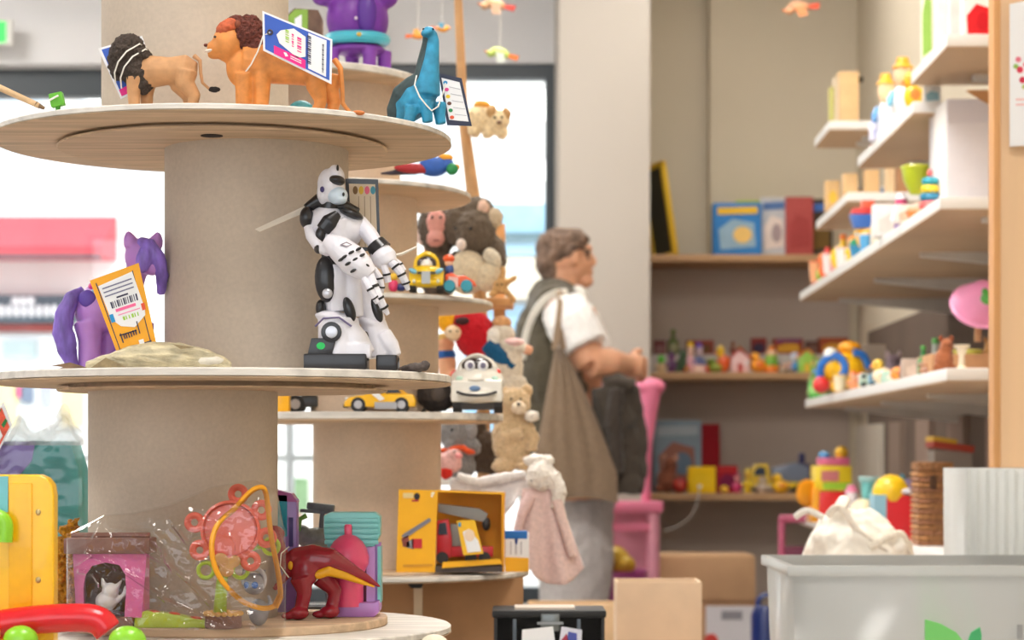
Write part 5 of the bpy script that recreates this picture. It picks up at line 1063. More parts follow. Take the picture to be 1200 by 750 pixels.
GT = 'small toys on the shelves'
def small(kind, label, px, Y, z, w, h, cols, cat='toy', rz=0.0, name=None, group=None):
    """small shelf toys, w x h photo pixels"""
    t = T(name or {'box': 'toy_carton', 'figure': 'toy_figure', 'rings': 'stacking_rings', 'truck': 'toy_truck', 'duck': 'toy_duck', 'ball': 'toy_ball', 'house': 'toy_house', 'bottle': 'toy_bottle', 'cup': 'toy_cup', 'block': 'wooden_block', 'bowl': 'toy_bowl', 'boat': 'toy_boat', 'car': 'toy_car', 'books': 'picture_book', 'blob': 'soft_toy'}[kind], label, cat, px, 0, Y, group, z=z, rz=rz)
    c = [PL(x) for x in cols]; C = lambda i: c[i % len(c)]
    if kind in ('box', 'books'):
        d = w*.5 if kind == 'box' else w*.4
        b_ = t.part('carton' if kind == 'box' else 'cover', MB().box(-w/2, w/2, -d/2, d/2, 0, h), CARD(cols[0]), bevel=min(.8, w*.05))
        if len(cols) > 1: t.part('print', MB().prism([(-w*.36, h*.12), (w*.38, h*.18), (w*.34, h*.62), (-w*.1, h*.70), (-w*.4, h*.5)], -d/2-.6, -d/2), CARD(cols[1]), b_)
        if len(cols) > 2: t.part('title', MB().prism([(-w*.42, h*.78), (w*.42, h*.80), (w*.42, h*.93), (-w*.42, h*.91)], -d/2-.6, -d/2), CARD(cols[2]), b_)
        if len(cols) > 3: t.part('picture', MB().prism(circ(w*.1, h*.4, w*.2, h*.16, 12), -d/2-1.1, -d/2-.5), CARD(cols[3]), b_)
    elif kind == 'figure':
        t.org('body', MB().ell((0, 0, h*.3), (w*.36, w*.3, h*.3)).tube([(-w*.2, 0, h*.12), (-w*.22, 0, 0)], [w*.16, w*.17], 8).tube([(w*.2, 0, h*.12), (w*.22, 0, 0)], [w*.16, w*.17], 8), C(0), max(.7, w*.06), 3)
        hd = t.part('head', MB().ell((0, -w*.05, h*.72), (w*.3, w*.28, h*.22)), C(1)); t.part('hat', MB().lathe([(w*.36, 0), (w*.34, h*.03), (w*.24, h*.06), (w*.18, h*.16), (.1, h*.17)], 16, (0, 0, h*.82)), C(2), hd)
        for sx in (-1, 1): t.part('arm', MB().tube([(sx*w*.3, 0, h*.46), (sx*w*.46, -w*.1, h*.34), (sx*w*.44, -w*.2, h*.26)], [w*.11, w*.1, w*.1], 8), C(3 if len(c) > 3 else 0))
    elif kind == 'rings':
        t.part('base', MB().lathe([(.1, 0), (w*.5, 0), (w*.5, h*.08), (.1, h*.09)], 20), C(0)); n = 4
        for i in range(n): t.part('ring', MB().ring((0, 0, h*(.18+.18*i)), w*(.36-.05*i), h*.1, 18, 8, RX(90)), C(i+1))
        t.part('knob', MB().ell((0, 0, h*.9), (w*.16, w*.16, h*.1)), C(1))
    elif kind in ('truck', 'car'):
        t.part('chassis', MB().box(-w*.5, w*.5, -w*.18, w*.18, h*.16, h*.34), C(0), bevel=h*.03); cb = t.part('cab', MB().prism([(-w*.5, h*.34), (-w*.48, h*.7), (-w*.40, h*.92), (-w*.2, h*.94), (-w*.14, h*.34)], -w*.17, w*.17), C(1), bevel=h*.03)
        t.part('window', MB().prism([(-w*.44, h*.56), (-w*.38, h*.84), (-w*.24, h*.84), (-w*.22, h*.56)], -w*.18, -w*.165), M((60, 70, 84), .15), cb)
        t.part('load', MB().prism([(-w*.1, h*.34), (-w*.12, h*.8), (w*.3, h), (w*.5, h*.8), (w*.48, h*.34)], -w*.16, w*.16), C(2), bevel=h*.04)
        for x in (-.32, .05, .34):
            for y in (-1, 1): t.part('wheel', MB().cyl((x*w, y*w*.19-1.2, h*.16), (x*w, y*w*.19+1.2, h*.16), h*.16, h*.16, 14), M((44, 42, 42), .6))
    elif kind == 'duck':
        t.org('body', MB().ell((0, 0, h*.34), (w*.46, w*.34, h*.34)).tube([(w*.3, 0, h*.4), (w*.5, 0, h*.56)], [w*.16, w*.06], 8), C(0), max(.7, w*.05), 3); hd = t.part('head', MB().ell((-w*.2, 0, h*.76), (w*.26, w*.24, h*.24)), C(1))
        t.part('beak', MB().ell((-w*.46, 0, h*.72), (w*.12, w*.12, h*.06)), C(2), hd); t.part('eye', MB().ell((-w*.3, -w*.2, h*.82), w*.05), M((20, 20, 20), .2), hd); t.part('wing', MB().ell((w*.05, -w*.3, h*.38), (w*.24, w*.06, h*.16)), C(2))
    elif kind == 'ball':
        t.part('ball', MB().ell((0, 0, h*.5), (w*.5, w*.5, h*.5)), C(0)); t.part('stripe', MB().lathe([(w*.505, -h*.07), (w*.512, 0), (w*.505, h*.07)], 24, (0, 0, h*.5), RY(25)), C(1))
    elif kind == 'house':
        b_ = t.part('wall', MB().prism([(-w*.44, 0), (-w*.44, h*.6), (0, h*.92), (w*.44, h*.6), (w*.44, 0)], -w*.25, w*.25), C(0), bevel=.4); t.part('roof', MB().slab([(-w*.5, -w*.3, h*.58), (0, -w*.3, h*.96), (0, w*.3, h*.96), (-w*.5, w*.3, h*.58)], (-.6, 0, 1), h*.06), C(1)); t.part('roof', MB().slab([(w*.5, -w*.3, h*.58), (0, -w*.3, h*.96), (0, w*.3, h*.96), (w*.5, w*.3, h*.58)], (.6, 0, 1), h*.06), C(1))
        t.part('door', MB().box(-w*.12, w*.12, -w*.27, -w*.25, 0, h*.38), C(2), b_); t.part('window', MB().box(w*.18, w*.34, -w*.27, -w*.25, h*.3, h*.5), C(3), b_)
    elif kind == 'bottle':
        t.part('body', MB().lathe([(.1, 0), (w*.46, 0), (w*.5, h*.06), (w*.5, h*.5), (w*.2, h*.68), (w*.18, h*.88), (.1, h*.88)], 18), C(0)); t.part('cap', MB().lathe([(.1, 0), (w*.24, 0), (w*.22, h*.12), (.1, h*.13)], 14, (0, 0, h*.87)), C(1)); t.part('label_band', MB().lathe([(w*.51, h*.14), (w*.512, h*.16), (w*.512, h*.4), (w*.51, h*.42)], 18), C(2))
    elif kind == 'cup':
        t.part('cup', MB().lathe([(.1, 0), (w*.36, 0), (w*.46, h), (w*.42, h), (w*.33, h*.06), (.1, h*.06)], 20), C(0)); t.part('handle', MB().ring((w*.48, 0, h*.52), h*.22, h*.06, 14, 6), C(1)); t.part('rim', MB().ring((0, 0, h), w*.44, h*.05, 20, 6, RX(90)), C(1))
    elif kind == 'block':
        b_ = t.part('block', MB().box(-w/2, w/2, -w*.4, w*.4, 0, h), M(cols[0], .6, .12, .06, stretch=(1, 1, .3)), bevel=1)
        if len(cols) > 1: t.part('print', MB().prism(circ(0, h*.45, w*.28, h*.22, 12), -w*.4-.6, -w*.4), CARD(cols[1]), b_)
    elif kind == 'bowl':
        t.part('bowl', MB().lathe([(.1, 0), (w*.2, 0), (w*.42, h*.5), (w*.5, h), (w*.46, h), (w*.38, h*.5), (.1, h*.1)], 24), C(0)); t.part('rim', MB().ring((0, 0, h), w*.48, h*.06, 24, 6, RX(90)), C(1))
        t.part('content', MB().ell((0, 0, h*.7), (w*.34, w*.34, h*.34)), C(1))
    elif kind == 'boat':
        t.part('hull', MB().prism([(-w*.5, h*.5), (-w*.38, 0), (w*.38, 0), (w*.5, h*.5)], -w*.18, w*.18), C(0), bevel=h*.06); t.part('deck', MB().prism([(-w*.48, h*.5), (w*.48, h*.5), (w*.4, h*.72), (-w*.42, h*.72)], -w*.17, w*.17), C(1), bevel=h*.05); t.part('cabin', MB().box(-w*.2, w*.16, -w*.12, w*.12, h*.72, h), C(2), bevel=h*.05)
    elif kind == 'blob':
        t.org('body', MB().ell((0, 0, h*.36), (w*.44, w*.36, h*.36)).ell((w*.1, -w*.05, h*.74), (w*.3, w*.28, h*.26)).ell((-w*.34, -w*.14, h*.12), (w*.18, w*.16, h*.12)).ell((w*.34, -w*.14, h*.12), (w*.18, w*.16, h*.12)), FUR(cols[0]), max(.8, w*.05), 3, w*.03)
        for sx in (-.14, .34): t.part('ear', MB().ell((w*sx, 0, h*.98), (w*.1, w*.07, h*.1)), FUR(cols[1 % len(cols)]))
        for sx in (0, .2): t.part('eye', MB().ell((w*sx, -w*.3, h*.78), w*.04), M((20, 20, 20), .2))
    return t
# top alcove board
t = T('blackboard', 'small blackboard with yellow frame leaning in the alcove corner', 'blackboard', 780, 0, 8.4, z=ZS[0]); q = t.q; by = t.by
t.o.rotation_euler = (Matrix.Rotation(math.radians(-8), 3, 'Y')@Matrix.Rotation(math.radians(-66), 3, 'Z')).to_euler()
w, h = 56, by-192
for (a, b_, c_, d_) in ((-w/2, -w/2+6, 0, h), (w/2-6, w/2, 0, h), (-w/2, w/2, 0, 6), (-w/2, w/2, h-6, h)): t.part('frame_bar', MB().box(a, b_, -3, 3, c_, d_), M((226, 184, 40), .5), bevel=.5)
t.part('board', MB().box(-w/2+5, w/2-5, -1, 1.5, 5, h-5), M((64, 62, 48), .8))
S = small
S('box', 'blue and yellow picture box with orange side, leftmost on the top alcove board', 863, 8.32, ZS[0], 56, 62, [(58, 128, 196), (150, 180, 200), (236, 190, 60), (240, 200, 120)], 'box')
S('box', 'lime green box behind the blue picture box', 884, 8.45, ZS[0], 44, 69, [(176, 196, 70), (150, 170, 90)], 'box')
S('box', 'white and grey game box with ring picture on the alcove board', 906, 8.34, ZS[0], 30, 70, [(196, 196, 198), (232, 216, 206), (90, 120, 170), (170, 150, 150)], 'box')
S('box', 'tall brick-red box on the top alcove board', 936, 8.32, ZS[0], 32, 70, [(178, 82, 78), (166, 70, 68)], 'box')
S('box', 'dark box with blue top at the end of the alcove board', 962, 8.34, ZS[0], 26, 68, [(70, 60, 52), (110, 84, 40), (70, 110, 180)], 'box')
# middle board: cartons on the riser, toys in front
zr = ZS[1]+.075
for (px, w, h, cols, l) in ((773, 14, 17, [(120, 66, 66), (150, 110, 110)], 'small dark red carton at the pillar end of the toy shelf'), (820, 32, 17, [(138, 72, 60), (110, 80, 50), (160, 80, 70)], 'wide rust carton on the riser behind the purple doll'), (889, 18, 20, [(134, 56, 52), (60, 50, 70)], 'deep red carton with dark picture on the riser'), (923, 34, 19, [(150, 66, 48), (206, 150, 50), (110, 80, 130)], 'red carton with yellow picture on the riser'), (951, 14, 16, [(96, 64, 56), (120, 90, 80)], 'brown narrow carton on the riser'), (976, 34, 20, [(150, 72, 44), (200, 140, 50)], 'orange-brown carton at the right end of the riser')):
    S('box', l, px, 8.46, zr, w, h, cols, 'box', group='cartons on the riser')
S('bottle', 'olive green toy bottle on the riser near the pillar', 789, 8.45, zr, 14, 30, [(96, 110, 60), (110, 130, 60), (150, 150, 110)], 'bottle')
S('figure', 'tiny brown toy figure on the riser', 859, 8.45, zr, 9, 16, [(130, 70, 50), (150, 96, 60), (110, 60, 40)], 'figure'); S('duck', 'tiny mustard toy bird on the riser', 869, 8.45, zr, 10, 11, [(166, 120, 60), (176, 130, 60), (150, 90, 50)])
FR = [('figure', 'green round-headed toy on a tan base by the pillar', 775, 14, 21, [(206, 180, 140), (96, 196, 60), (90, 180, 60)]), ('figure', 'dark purple toy figure on the middle board', 787, 14, 26, [(96, 50, 100), (120, 70, 120), (70, 40, 80)]), ('blob', 'dark green soft toy behind the green head', 799, 16, 26, [(70, 90, 66), (60, 80, 60)]),
      ('figure', 'pink doll with yellow hair on the middle board', 809, 13, 37, [(226, 170, 180), (246, 206, 190), (240, 196, 40)]), ('figure', 'violet toy figure in a hat on the middle board', 819, 15, 36, [(96, 104, 150), (200, 180, 190), (96, 70, 170)]), ('ball', 'small red ball with lime stripe on the middle board', 804, 10, 10, [(216, 66, 60), (190, 200, 60)]), ('block', 'pale pink toy block under the violet figure', 818, 16, 9, [(226, 180, 170), (240, 220, 200)]),
      ('duck', 'olive green toy frog on the middle board', 838, 22, 17, [(130, 150, 50), (120, 140, 46), (150, 160, 60)]), ('ball', 'bright red small ball beside the olive frog', 831, 9, 10, [(214, 60, 50), (230, 120, 80)]), ('duck', 'yellow and orange toy duck on the middle board', 848, 18, 32, [(226, 110, 50), (240, 196, 40), (226, 90, 40)]),
      ('house', 'red toy house with pink and white front', 867, 24, 28, [(232, 190, 186), (206, 60, 60), (190, 70, 60), (244, 230, 226)]), ('duck', 'orange toy elephant on the middle board', 889, 22, 24, [(246, 160, 40), (248, 170, 50), (236, 120, 40)]), ('rings', 'green and orange stacking rings on the middle board', 904, 18, 32, [(240, 130, 50), (246, 150, 50), (120, 190, 60), (150, 200, 70), (246, 200, 160)]),
      ('figure', 'white and blue toy figure on the middle board', 931, 17, 24, [(70, 140, 200), (220, 224, 230), (200, 210, 230)]), ('house', 'orange-roofed green toy house on the middle board', 945, 24, 28, [(150, 200, 70), (240, 140, 50), (226, 190, 60), (240, 210, 120)]), ('car', 'pale cream toy car on the middle board', 920, 22, 13, [(214, 190, 160), (200, 170, 140), (196, 150, 120)])]
for (k, l, px, w, h, cols) in FR: S(k, l, px, 8.27, ZS[1], w, h, cols)
# low board
S('box', 'pale blue picture carton at the back of the low alcove board', 793, 8.44, ZS[2], 56, 84, [(140, 160, 176), (160, 110, 96), (176, 190, 200), (110, 130, 150)], 'box'); S('box', 'plain dark red upright box on the low alcove board', 832, 8.42, ZS[2], 22, 80, [(146, 20, 34), (150, 24, 36)], 'box')
S('blob', 'brown soft toy bear on the low alcove board', 782, 8.3, ZS[2], 30, 42, [(134, 80, 60), (190, 140, 120)], 'plush toy'); S('ball', 'dull red ball beside the yellow carton', 797, 8.26, ZS[2], 18, 18, [(176, 44, 44), (206, 90, 70)]); S('box', 'bright yellow carton on the low alcove board', 822, 8.25, ZS[2], 32, 31, [(240, 196, 24), (242, 200, 40)], 'box')
S('box', 'crimson toy carton right of the yellow carton', 852, 8.28, ZS[2], 24, 32, [(160, 30, 44), (120, 30, 70), (190, 50, 50)], 'box'); S('ball', 'tiny yellow ball at the low board edge', 849, 8.22, ZS[2], 10, 9, [(246, 196, 40), (250, 210, 80)]); S('figure', 'magenta toy figure on the low alcove board', 864, 8.26, ZS[2], 12, 24, [(196, 60, 110), (226, 150, 150), (150, 40, 80)])
S('truck', 'long yellow and grey toy crane lorry on the low alcove board', 912, 8.32, ZS[2], 70, 36, [(236, 200, 40), (236, 200, 50), (112, 122, 140)], 'toy truck'); S('duck', 'yellow bent toy elephant before the crane lorry', 915, 8.23, ZS[2], 22, 23, [(244, 190, 30), (246, 196, 40), (236, 150, 40)]); S('figure', 'tan toy figure before the crane lorry', 894, 8.23, ZS[2], 18, 20, [(190, 170, 150), (210, 190, 160), (170, 150, 130)]); S('figure', 'yellow toy digger driver at the crimson carton', 876, 8.24, ZS[2], 12, 30, [(226, 190, 40), (226, 180, 60), (230, 200, 60)])
S('boat', 'dark violet toy boat on top of the crane lorry row', 940, 8.46, ZS[2], 22, 46, [(90, 80, 120), (70, 66, 110), (60, 60, 110)])
t = T('power_cord', 'thin white cord dangling below the low alcove board', 'cord', 815, 572, 8.17); t.part('cord', MB().tube(spline(t.qs([(820, 570, 0), (816, 590, -4), (808, 606, -4), (796, 616, 0), (780, 622, 4)]), 6, False), .9, 6), M((200, 196, 190), .6)); t.part('plug', MB().cyl(t.q(820, 572), t.q(820, 568), 2.4), MWHT)

# ---------------------------------------------------------------- right-hand wall shelves
MUND = M((186, 156, 124), .7, .1, 3.0)  # browner colour puts the shade under the white shelves into the board
def rshelf(label, z, Y0, Y1, dx=0.0):
    o = bpy.data.objects.new('wall_shelf', None); COL.objects.link(o); o.location = (xw(Y0), Y0, z); tag(o, label, 'shelf', 'white shelves on the right wall')
    L = o.location; v = []
    for zz in (z-.022, z):
        for (x, y) in ((xf(Y0)+dx, Y0), (xw(Y0)-.002, Y0), (xw(Y1)-.002, Y1), (xf(Y1)+dx, Y1)): v.append((x-L.x, y-L.y, zz-L.z))
    obj('board', MB().add(v, [(0, 1, 2, 3), (4, 5, 6, 7), (0, 1, 5, 4), (1, 2, 6, 5), (2, 3, 7, 6), (3, 0, 4, 7)]).mesh(bevel=.002), MWHT, o)
    obj('shaded_underside', MB().add([(a, b, c-.0025 if i > 3 else c-.0005) for i, (a, b, c) in enumerate(v[:4]+v[:4])], [(0, 1, 2, 3), (4, 5, 6, 7), (0, 1, 5, 4), (1, 2, 6, 5), (2, 3, 7, 6), (3, 0, 4, 7)]).mesh(), MUND, o)
    n = max(2, int((Y1-Y0)/.7)+1)
    for i in range(n):
        y = Y0+.12+(Y1-Y0-.24)*i/(n-1); x1 = xw(y)-L.x; x0 = xf(y)+dx+.10-L.x
        obj('bracket', MB().add([(x1, y-L.y-.012, -.024), (x0, y-L.y-.012, -.024), (x0, y-L.y-.012, -.034), (x1, y-L.y-.012, -.07), (x1, y-L.y+.012, -.024), (x0, y-L.y+.012, -.024), (x0, y-L.y+.012, -.034), (x1, y-L.y+.012, -.07)], [(0, 1, 2, 3), (7, 6, 5, 4), (0, 4, 5, 1), (1, 5, 6, 2), (2, 6, 7, 3), (3, 7, 4, 0)]).mesh(), M((206, 202, 196), .5), o)
    return o
zA, zB1, zB2, zC2, zC, zD, zE = 1.745, 1.685, 1.855, 1.645, 1.463, 1.150, .815
rshelf('topmost near white shelf with white cartons by the wooden post', zA, 3.95, 4.36); rshelf('upper white shelf carrying the yellow-haired dolls', zB1, 4.33, 5.16)
rshelf('short high white shelf with the tall wooden box', zB2, 5.72, 6.06, .0); rshelf('short white shelf with a row of wooden blocks', zC2, 5.5, 6.2, .02)
rshelf('longest white shelf crammed with small bright toys', zC, 4.02, 6.45); rshelf('eye-level white shelf with the blue and yellow activity toy', zD, 3.95, 6.3); rshelf('lowest white shelf with the wicker basket', zE, 3.9, 6.45)
def ywall(px): return 2899./(px-665.)               # where a line of sight meets the right wall
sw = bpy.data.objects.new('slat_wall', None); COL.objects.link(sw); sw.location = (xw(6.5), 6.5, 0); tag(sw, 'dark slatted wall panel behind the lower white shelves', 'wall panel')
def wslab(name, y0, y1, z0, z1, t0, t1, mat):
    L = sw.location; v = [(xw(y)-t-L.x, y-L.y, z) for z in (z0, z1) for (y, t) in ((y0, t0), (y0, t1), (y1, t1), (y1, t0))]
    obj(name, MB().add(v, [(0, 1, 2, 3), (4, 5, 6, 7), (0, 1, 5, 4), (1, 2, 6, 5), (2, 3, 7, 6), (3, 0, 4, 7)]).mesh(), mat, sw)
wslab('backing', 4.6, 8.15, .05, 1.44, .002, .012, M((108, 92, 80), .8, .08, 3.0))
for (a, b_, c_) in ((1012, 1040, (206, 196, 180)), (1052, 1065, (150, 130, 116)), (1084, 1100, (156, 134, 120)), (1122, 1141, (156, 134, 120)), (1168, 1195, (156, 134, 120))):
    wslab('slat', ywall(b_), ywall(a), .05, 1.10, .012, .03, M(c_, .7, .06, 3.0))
def yedge(px): return .675/((px-600)/FPX-.025)      # where a line of sight meets the shelf fronts
# longest shelf C
RC = [('figure', 'red toy figure at the far tip of the longest shelf', 955, 6.2, 10, 30, [(214, 50, 44), (230, 90, 60), (200, 40, 40)]), ('cup', 'peach toy cup at the far tip of the longest shelf', 957, 6.05, 20, 24, [(240, 170, 120), (236, 120, 60)]), ('duck', 'orange toy duck near the far end of the longest shelf', 968, 6.0, 20, 32, [(236, 110, 60), (240, 130, 60), (230, 80, 40)]), ('ball', 'yellow ball above the white cups', 985, 5.9, 24, 30, [(250, 206, 20), (246, 190, 30)]),
      ('cup', 'white toy cup first in the row on the longest shelf', 972, 5.75, 18, 22, [(238, 230, 226), (240, 200, 190)]), ('cup', 'second white toy cup with pink rim on the longest shelf', 988, 5.6, 20, 24, [(240, 232, 230), (236, 190, 190)]), ('boat', 'blue and green toy boat on the longest shelf', 1008, 5.35, 26, 30, [(50, 140, 190), (60, 170, 120), (80, 170, 220)]), ('duck', 'golden toy bear on the longest shelf', 1018, 5.5, 32, 46, [(244, 180, 50), (246, 190, 50), (240, 150, 40)]),
      ('boat', 'red toy steamboat with blue hull under the wooden blocks', 1018, 5.75, 46, 60, [(60, 110, 190), (226, 70, 70), (240, 110, 80)]), ('box', 'long white toy carton on the longest shelf', 1046, 4.95, 46, 38, [(244, 240, 236), (236, 224, 214)]), ('figure', 'purple toy figure with white arms on the longest shelf', 1056, 4.85, 24, 46, [(130, 60, 180), (226, 80, 130), (236, 230, 236), (240, 236, 240)]), ('ball', 'golden small ball beside the purple figure', 1066, 4.72, 16, 18, [(244, 180, 60), (240, 160, 40)]), ('boat', 'orange flat toy boat on the longest shelf edge', 1078, 4.6, 34, 20, [(240, 130, 60), (246, 190, 150), (240, 220, 200)]),
      ('bowl', 'lime green toy bowl stacked on the teal tower', 1074, 4.75, 36, 58, [(190, 206, 40), (206, 214, 60)]), ('rings', 'teal, yellow and coral stacking toy beside the white carton', 1090, 4.45, 24, 52, [(236, 110, 50), (240, 110, 110), (30, 130, 170), (250, 214, 50), (40, 160, 180)])]
for (k, l, px, Y, w, h, cols) in RC: S(k, l, px, min(Y, yedge(px)+.17), zC+(.055 if 'steam' in l or k == 'bowl' else 0), w, h*(.55 if 'steam' in l or k == 'bowl' else 1), cols)
t = T('white_carton', 'tall white carton at the near end of the longest shelf', 'box', 1140, 0, 4.25, z=zC); t.part('carton', MB().box(-34, 60, -20, 90, 0, 128), M((226, 222, 226), .6, .02, .05), bevel=1); t.part('flap', MB().box(-34, 60, -22, -20.5, 100, 127), M((216, 212, 218), .6)); t.part('seam', MB().box(-35, -34, -18, 60, 0, 127), M((240, 236, 232), .6))
t = T('paper_cone', 'brown paper cone leaning above the tall white carton', 'cone', 1150, 0, 4.2, z=zC+128*4.25/FPX); t.part('cone', MB().prism([(-26, 1), (28, 1), (28, -34), (14, -22)], -38, -36), M((176, 128, 84), .7)); t.part('edge', MB().tube([(-24, -38, 1), (26, -38, 1)], 1.4, 8), M((196, 150, 104), .7))
RX2 = [('ball', 'pea green small ball squeezed at the tip of the longest shelf', 962, 12, 16, [(150, 190, 60), (180, 210, 80)]), ('block', 'pink toy brick on the longest shelf', 979, 12, 16, [(240, 170, 170), (250, 220, 220)]), ('figure', 'sunny yellow toy man on the longest shelf', 998, 16, 30, [(250, 206, 40), (246, 190, 120), (240, 140, 40)]), ('cup', 'sky blue toy cup on the longest shelf', 1014, 16, 20, [(90, 170, 220), (230, 240, 250)]),
       ('block', 'cream toy brick on the longest shelf', 1030, 18, 22, [(246, 236, 214), (240, 190, 120)]), ('box', 'white and peach toy carton on the longest shelf', 1064, 30, 22, [(246, 238, 230), (244, 200, 170)]), ('duck', 'rosy toy chick on the longest shelf', 1040, 20, 30, [(246, 190, 170), (248, 200, 180), (240, 140, 50)])]
for (k, l, px, w, h, cols) in (('bottle', 'tall yellow toy bottle in the back row of the longest shelf', 988, 18, 50, [(246, 200, 40), (240, 130, 50), (250, 230, 150)]), ('blob', 'golden plush cub in the back row of the longest shelf', 1006, 26, 58, [(240, 186, 80), (230, 160, 60)]), ('box', 'yellow toy carton in the back row of the longest shelf', 1032, 26, 56, [(244, 200, 60), (240, 150, 60), (80, 150, 210)]), ('figure', 'orange toy clown in the back row of the longest shelf', 970, 16, 46, [(240, 140, 60), (246, 206, 170), (226, 60, 50)])):
    S(k, l, px, yedge(px)+.42, zC, w, h, cols)
for (k, l, px, w, h, cols) in RX2: S(k, l, px, yedge(px)+.10, zC, w, h, cols)
S('cup', 'cream cup with coral rim on the eye-level shelf edge', 1012, yedge(1012)+.1, zD, 16, 16, [(244, 226, 206), (236, 120, 90)]); S('block', 'mint toy brick on the eye-level shelf edge', 1042, yedge(1042)+.1, zD, 18, 13, [(190, 224, 206), (240, 240, 230)]); S('car', 'small blue toy car on the eye-level shelf edge', 1028, yedge(1028)+.12, zD, 20, 12, [(110, 170, 210), (140, 190, 220), (240, 220, 160)])
S('duck', 'brown toy horse near the wooden tray', 1086, yedge(1086)+.15, zD, 22, 16, [(176, 130, 100), (190, 150, 120), (150, 100, 80)]); S('blob', 'purple-grey soft toy at the back of the eye-level shelf', 1044, 5.6, zD, 30, 46, [(150, 130, 140), (200, 180, 180)])
# wooden blocks on C2
for i, (px, h, cc) in enumerate(((975, 36, [(226, 186, 130), (240, 200, 80)]), (996, 40, [(236, 196, 142)]), (1021, 40, [(226, 184, 130)]), (1046, 42, [(238, 206, 160)]))):
    S('block', ['wooden block with yellow print, first on the block shelf', 'plain pale wooden block, second on the block shelf', 'tan wooden block, third on the block shelf', 'whitish wooden block, fourth on the block shelf'][i], px, 5.95-i*.09, zC2, 17, h, cc, 'block', group='wooden blocks in a row')
S('figure', 'dark toy figure between the wooden blocks', 1008, 5.85, zC2, 9, 24, [(90, 70, 50), (230, 180, 60), (70, 50, 60)]); S('block', 'brown wooden block at the shadow end of the block shelf', 1062, 5.62, zC2, 24, 42, [(166, 118, 78)], 'block'); S('bottle', 'blue toy bottle between the third and fourth wooden block', 1034, 5.75, zC2, 7, 20, [(60, 120, 180), (220, 220, 230), (230, 230, 120)])
# tall wooden box on B2
t = T('wooden_box', 'tall pale wooden box on the short high shelf', 'box', 993, 0, 5.9, z=zB2); t.part('box', MB().box(-11, 12, -10, 10, 0, 68), M((238, 196, 142), .6, .08, .06), bevel=.8); t.part('sleeve', MB().box(-16, -11.5, -9, 9, 0, 62), M((226, 206, 176), .7)); t.part('card', MB().box(-21, -17, -8, 8, 0, 50), M((206, 200, 120), .7)); t.part('knob', MB().ell((15, 0, 60), (4, 4, 4.5)), M((46, 40, 30), .6))
# dolls on B1
S('figure', 'doll with golden hair and blue dress, far one on the upper shelf', 1038, yedge(1038)+.15, zB1, 32, 78, [(220, 224, 236), (246, 206, 160), (246, 176, 40), (70, 140, 200)], 'doll'); S('figure', 'doll with orange hair and white dress, near one on the upper shelf', 1058, yedge(1058)+.15, zB1, 36, 78, [(240, 236, 236), (246, 196, 150), (246, 164, 24), (120, 190, 220)], 'doll')
S('duck', 'yellow toy with orange beak at the edge of the upper shelf', 1070, yedge(1070)+.1, zB1, 24, 44, [(250, 190, 20), (246, 180, 30), (240, 130, 50)]); S('ball', 'tiny orange-red ball at the far end of the upper shelf', 1024, 5.08, zB1, 10, 12, [(230, 90, 50), (240, 130, 60)]); S('box', 'low white and lilac carton under the dolls', 1032, yedge(1032)+.1, zB1, 26, 22, [(226, 224, 240), (190, 190, 226)], 'box')
S('box', 'white narrow carton beside the yellow toy', 1092, 4.36, zB1, 20, 20, [(236, 236, 232), (150, 190, 200)], 'box')
# cartons on A
S('books', 'pale picture book with green and red spine on the topmost shelf', 1086, 4.33, zA, 14, 130, [(232, 226, 206), (150, 190, 90), (230, 150, 120)], 'book'); S('books', 'white tall book second on the topmost shelf', 1102, 4.28, zA, 14, 120, [(226, 228, 232), (206, 214, 222)], 'book'); S('box', 'white carton third on the topmost shelf', 1120, 4.15, zA, 18, 110, [(236, 232, 228), (220, 214, 210)], 'box'); S('box', 'red and white carton nearest on the topmost shelf', 1146, 4.08, zA, 38, 70, [(236, 226, 220), (206, 30, 36), (226, 60, 60), (190, 20, 30)], 'box')
# shelf D
t = T('activity_toy', 'big yellow, blue and red baby activity toy on the eye-level shelf', 'toy', 988, 0, 5.7, z=zD); by = t.by; q = t.q
m = MB().ell((4, 0, 28), (24, 20, 22)).ell((-14, -6, 30), (14, 12, 16)); t.org('body', m, PL((248, 190, 24)), 1.6, 3); t.part('arch', MB().tube(spline([Vector(a) for a in ((-28, -8, 10), (-26, -12, 34), (-10, -16, 44), (0, -18, 30), (-8, -18, 12))], 5, False), 5, 10), PL((30, 110, 200)))
t.part('handle', MB().tube(spline([Vector(a) for a in ((10, -14, 48), (22, -12, 44), (28, -10, 30))], 5, False), 4.5, 10), PL((40, 120, 206))); t.part('head', MB().ell((-16, -10, 44), (9, 9, 10)), PL((238, 236, 226))); t.part('crown', MB().ell((8, 0, 54), (14, 12, 8)), PL((246, 166, 24))); t.part('bead', MB().ell((20, -18, 16), (9, 8, 9)), PL((232, 70, 44))); t.part('bead', MB().ell((-28, -16, 10), (10, 9, 10)), PL((226, 50, 50))); t.part('foot', MB().ell((-8, -14, 8), (10, 10, 8)), PL((246, 196, 60))); t.part('foot', MB().ell((14, -14, 7), (10, 10, 7)), PL((244, 200, 40)))
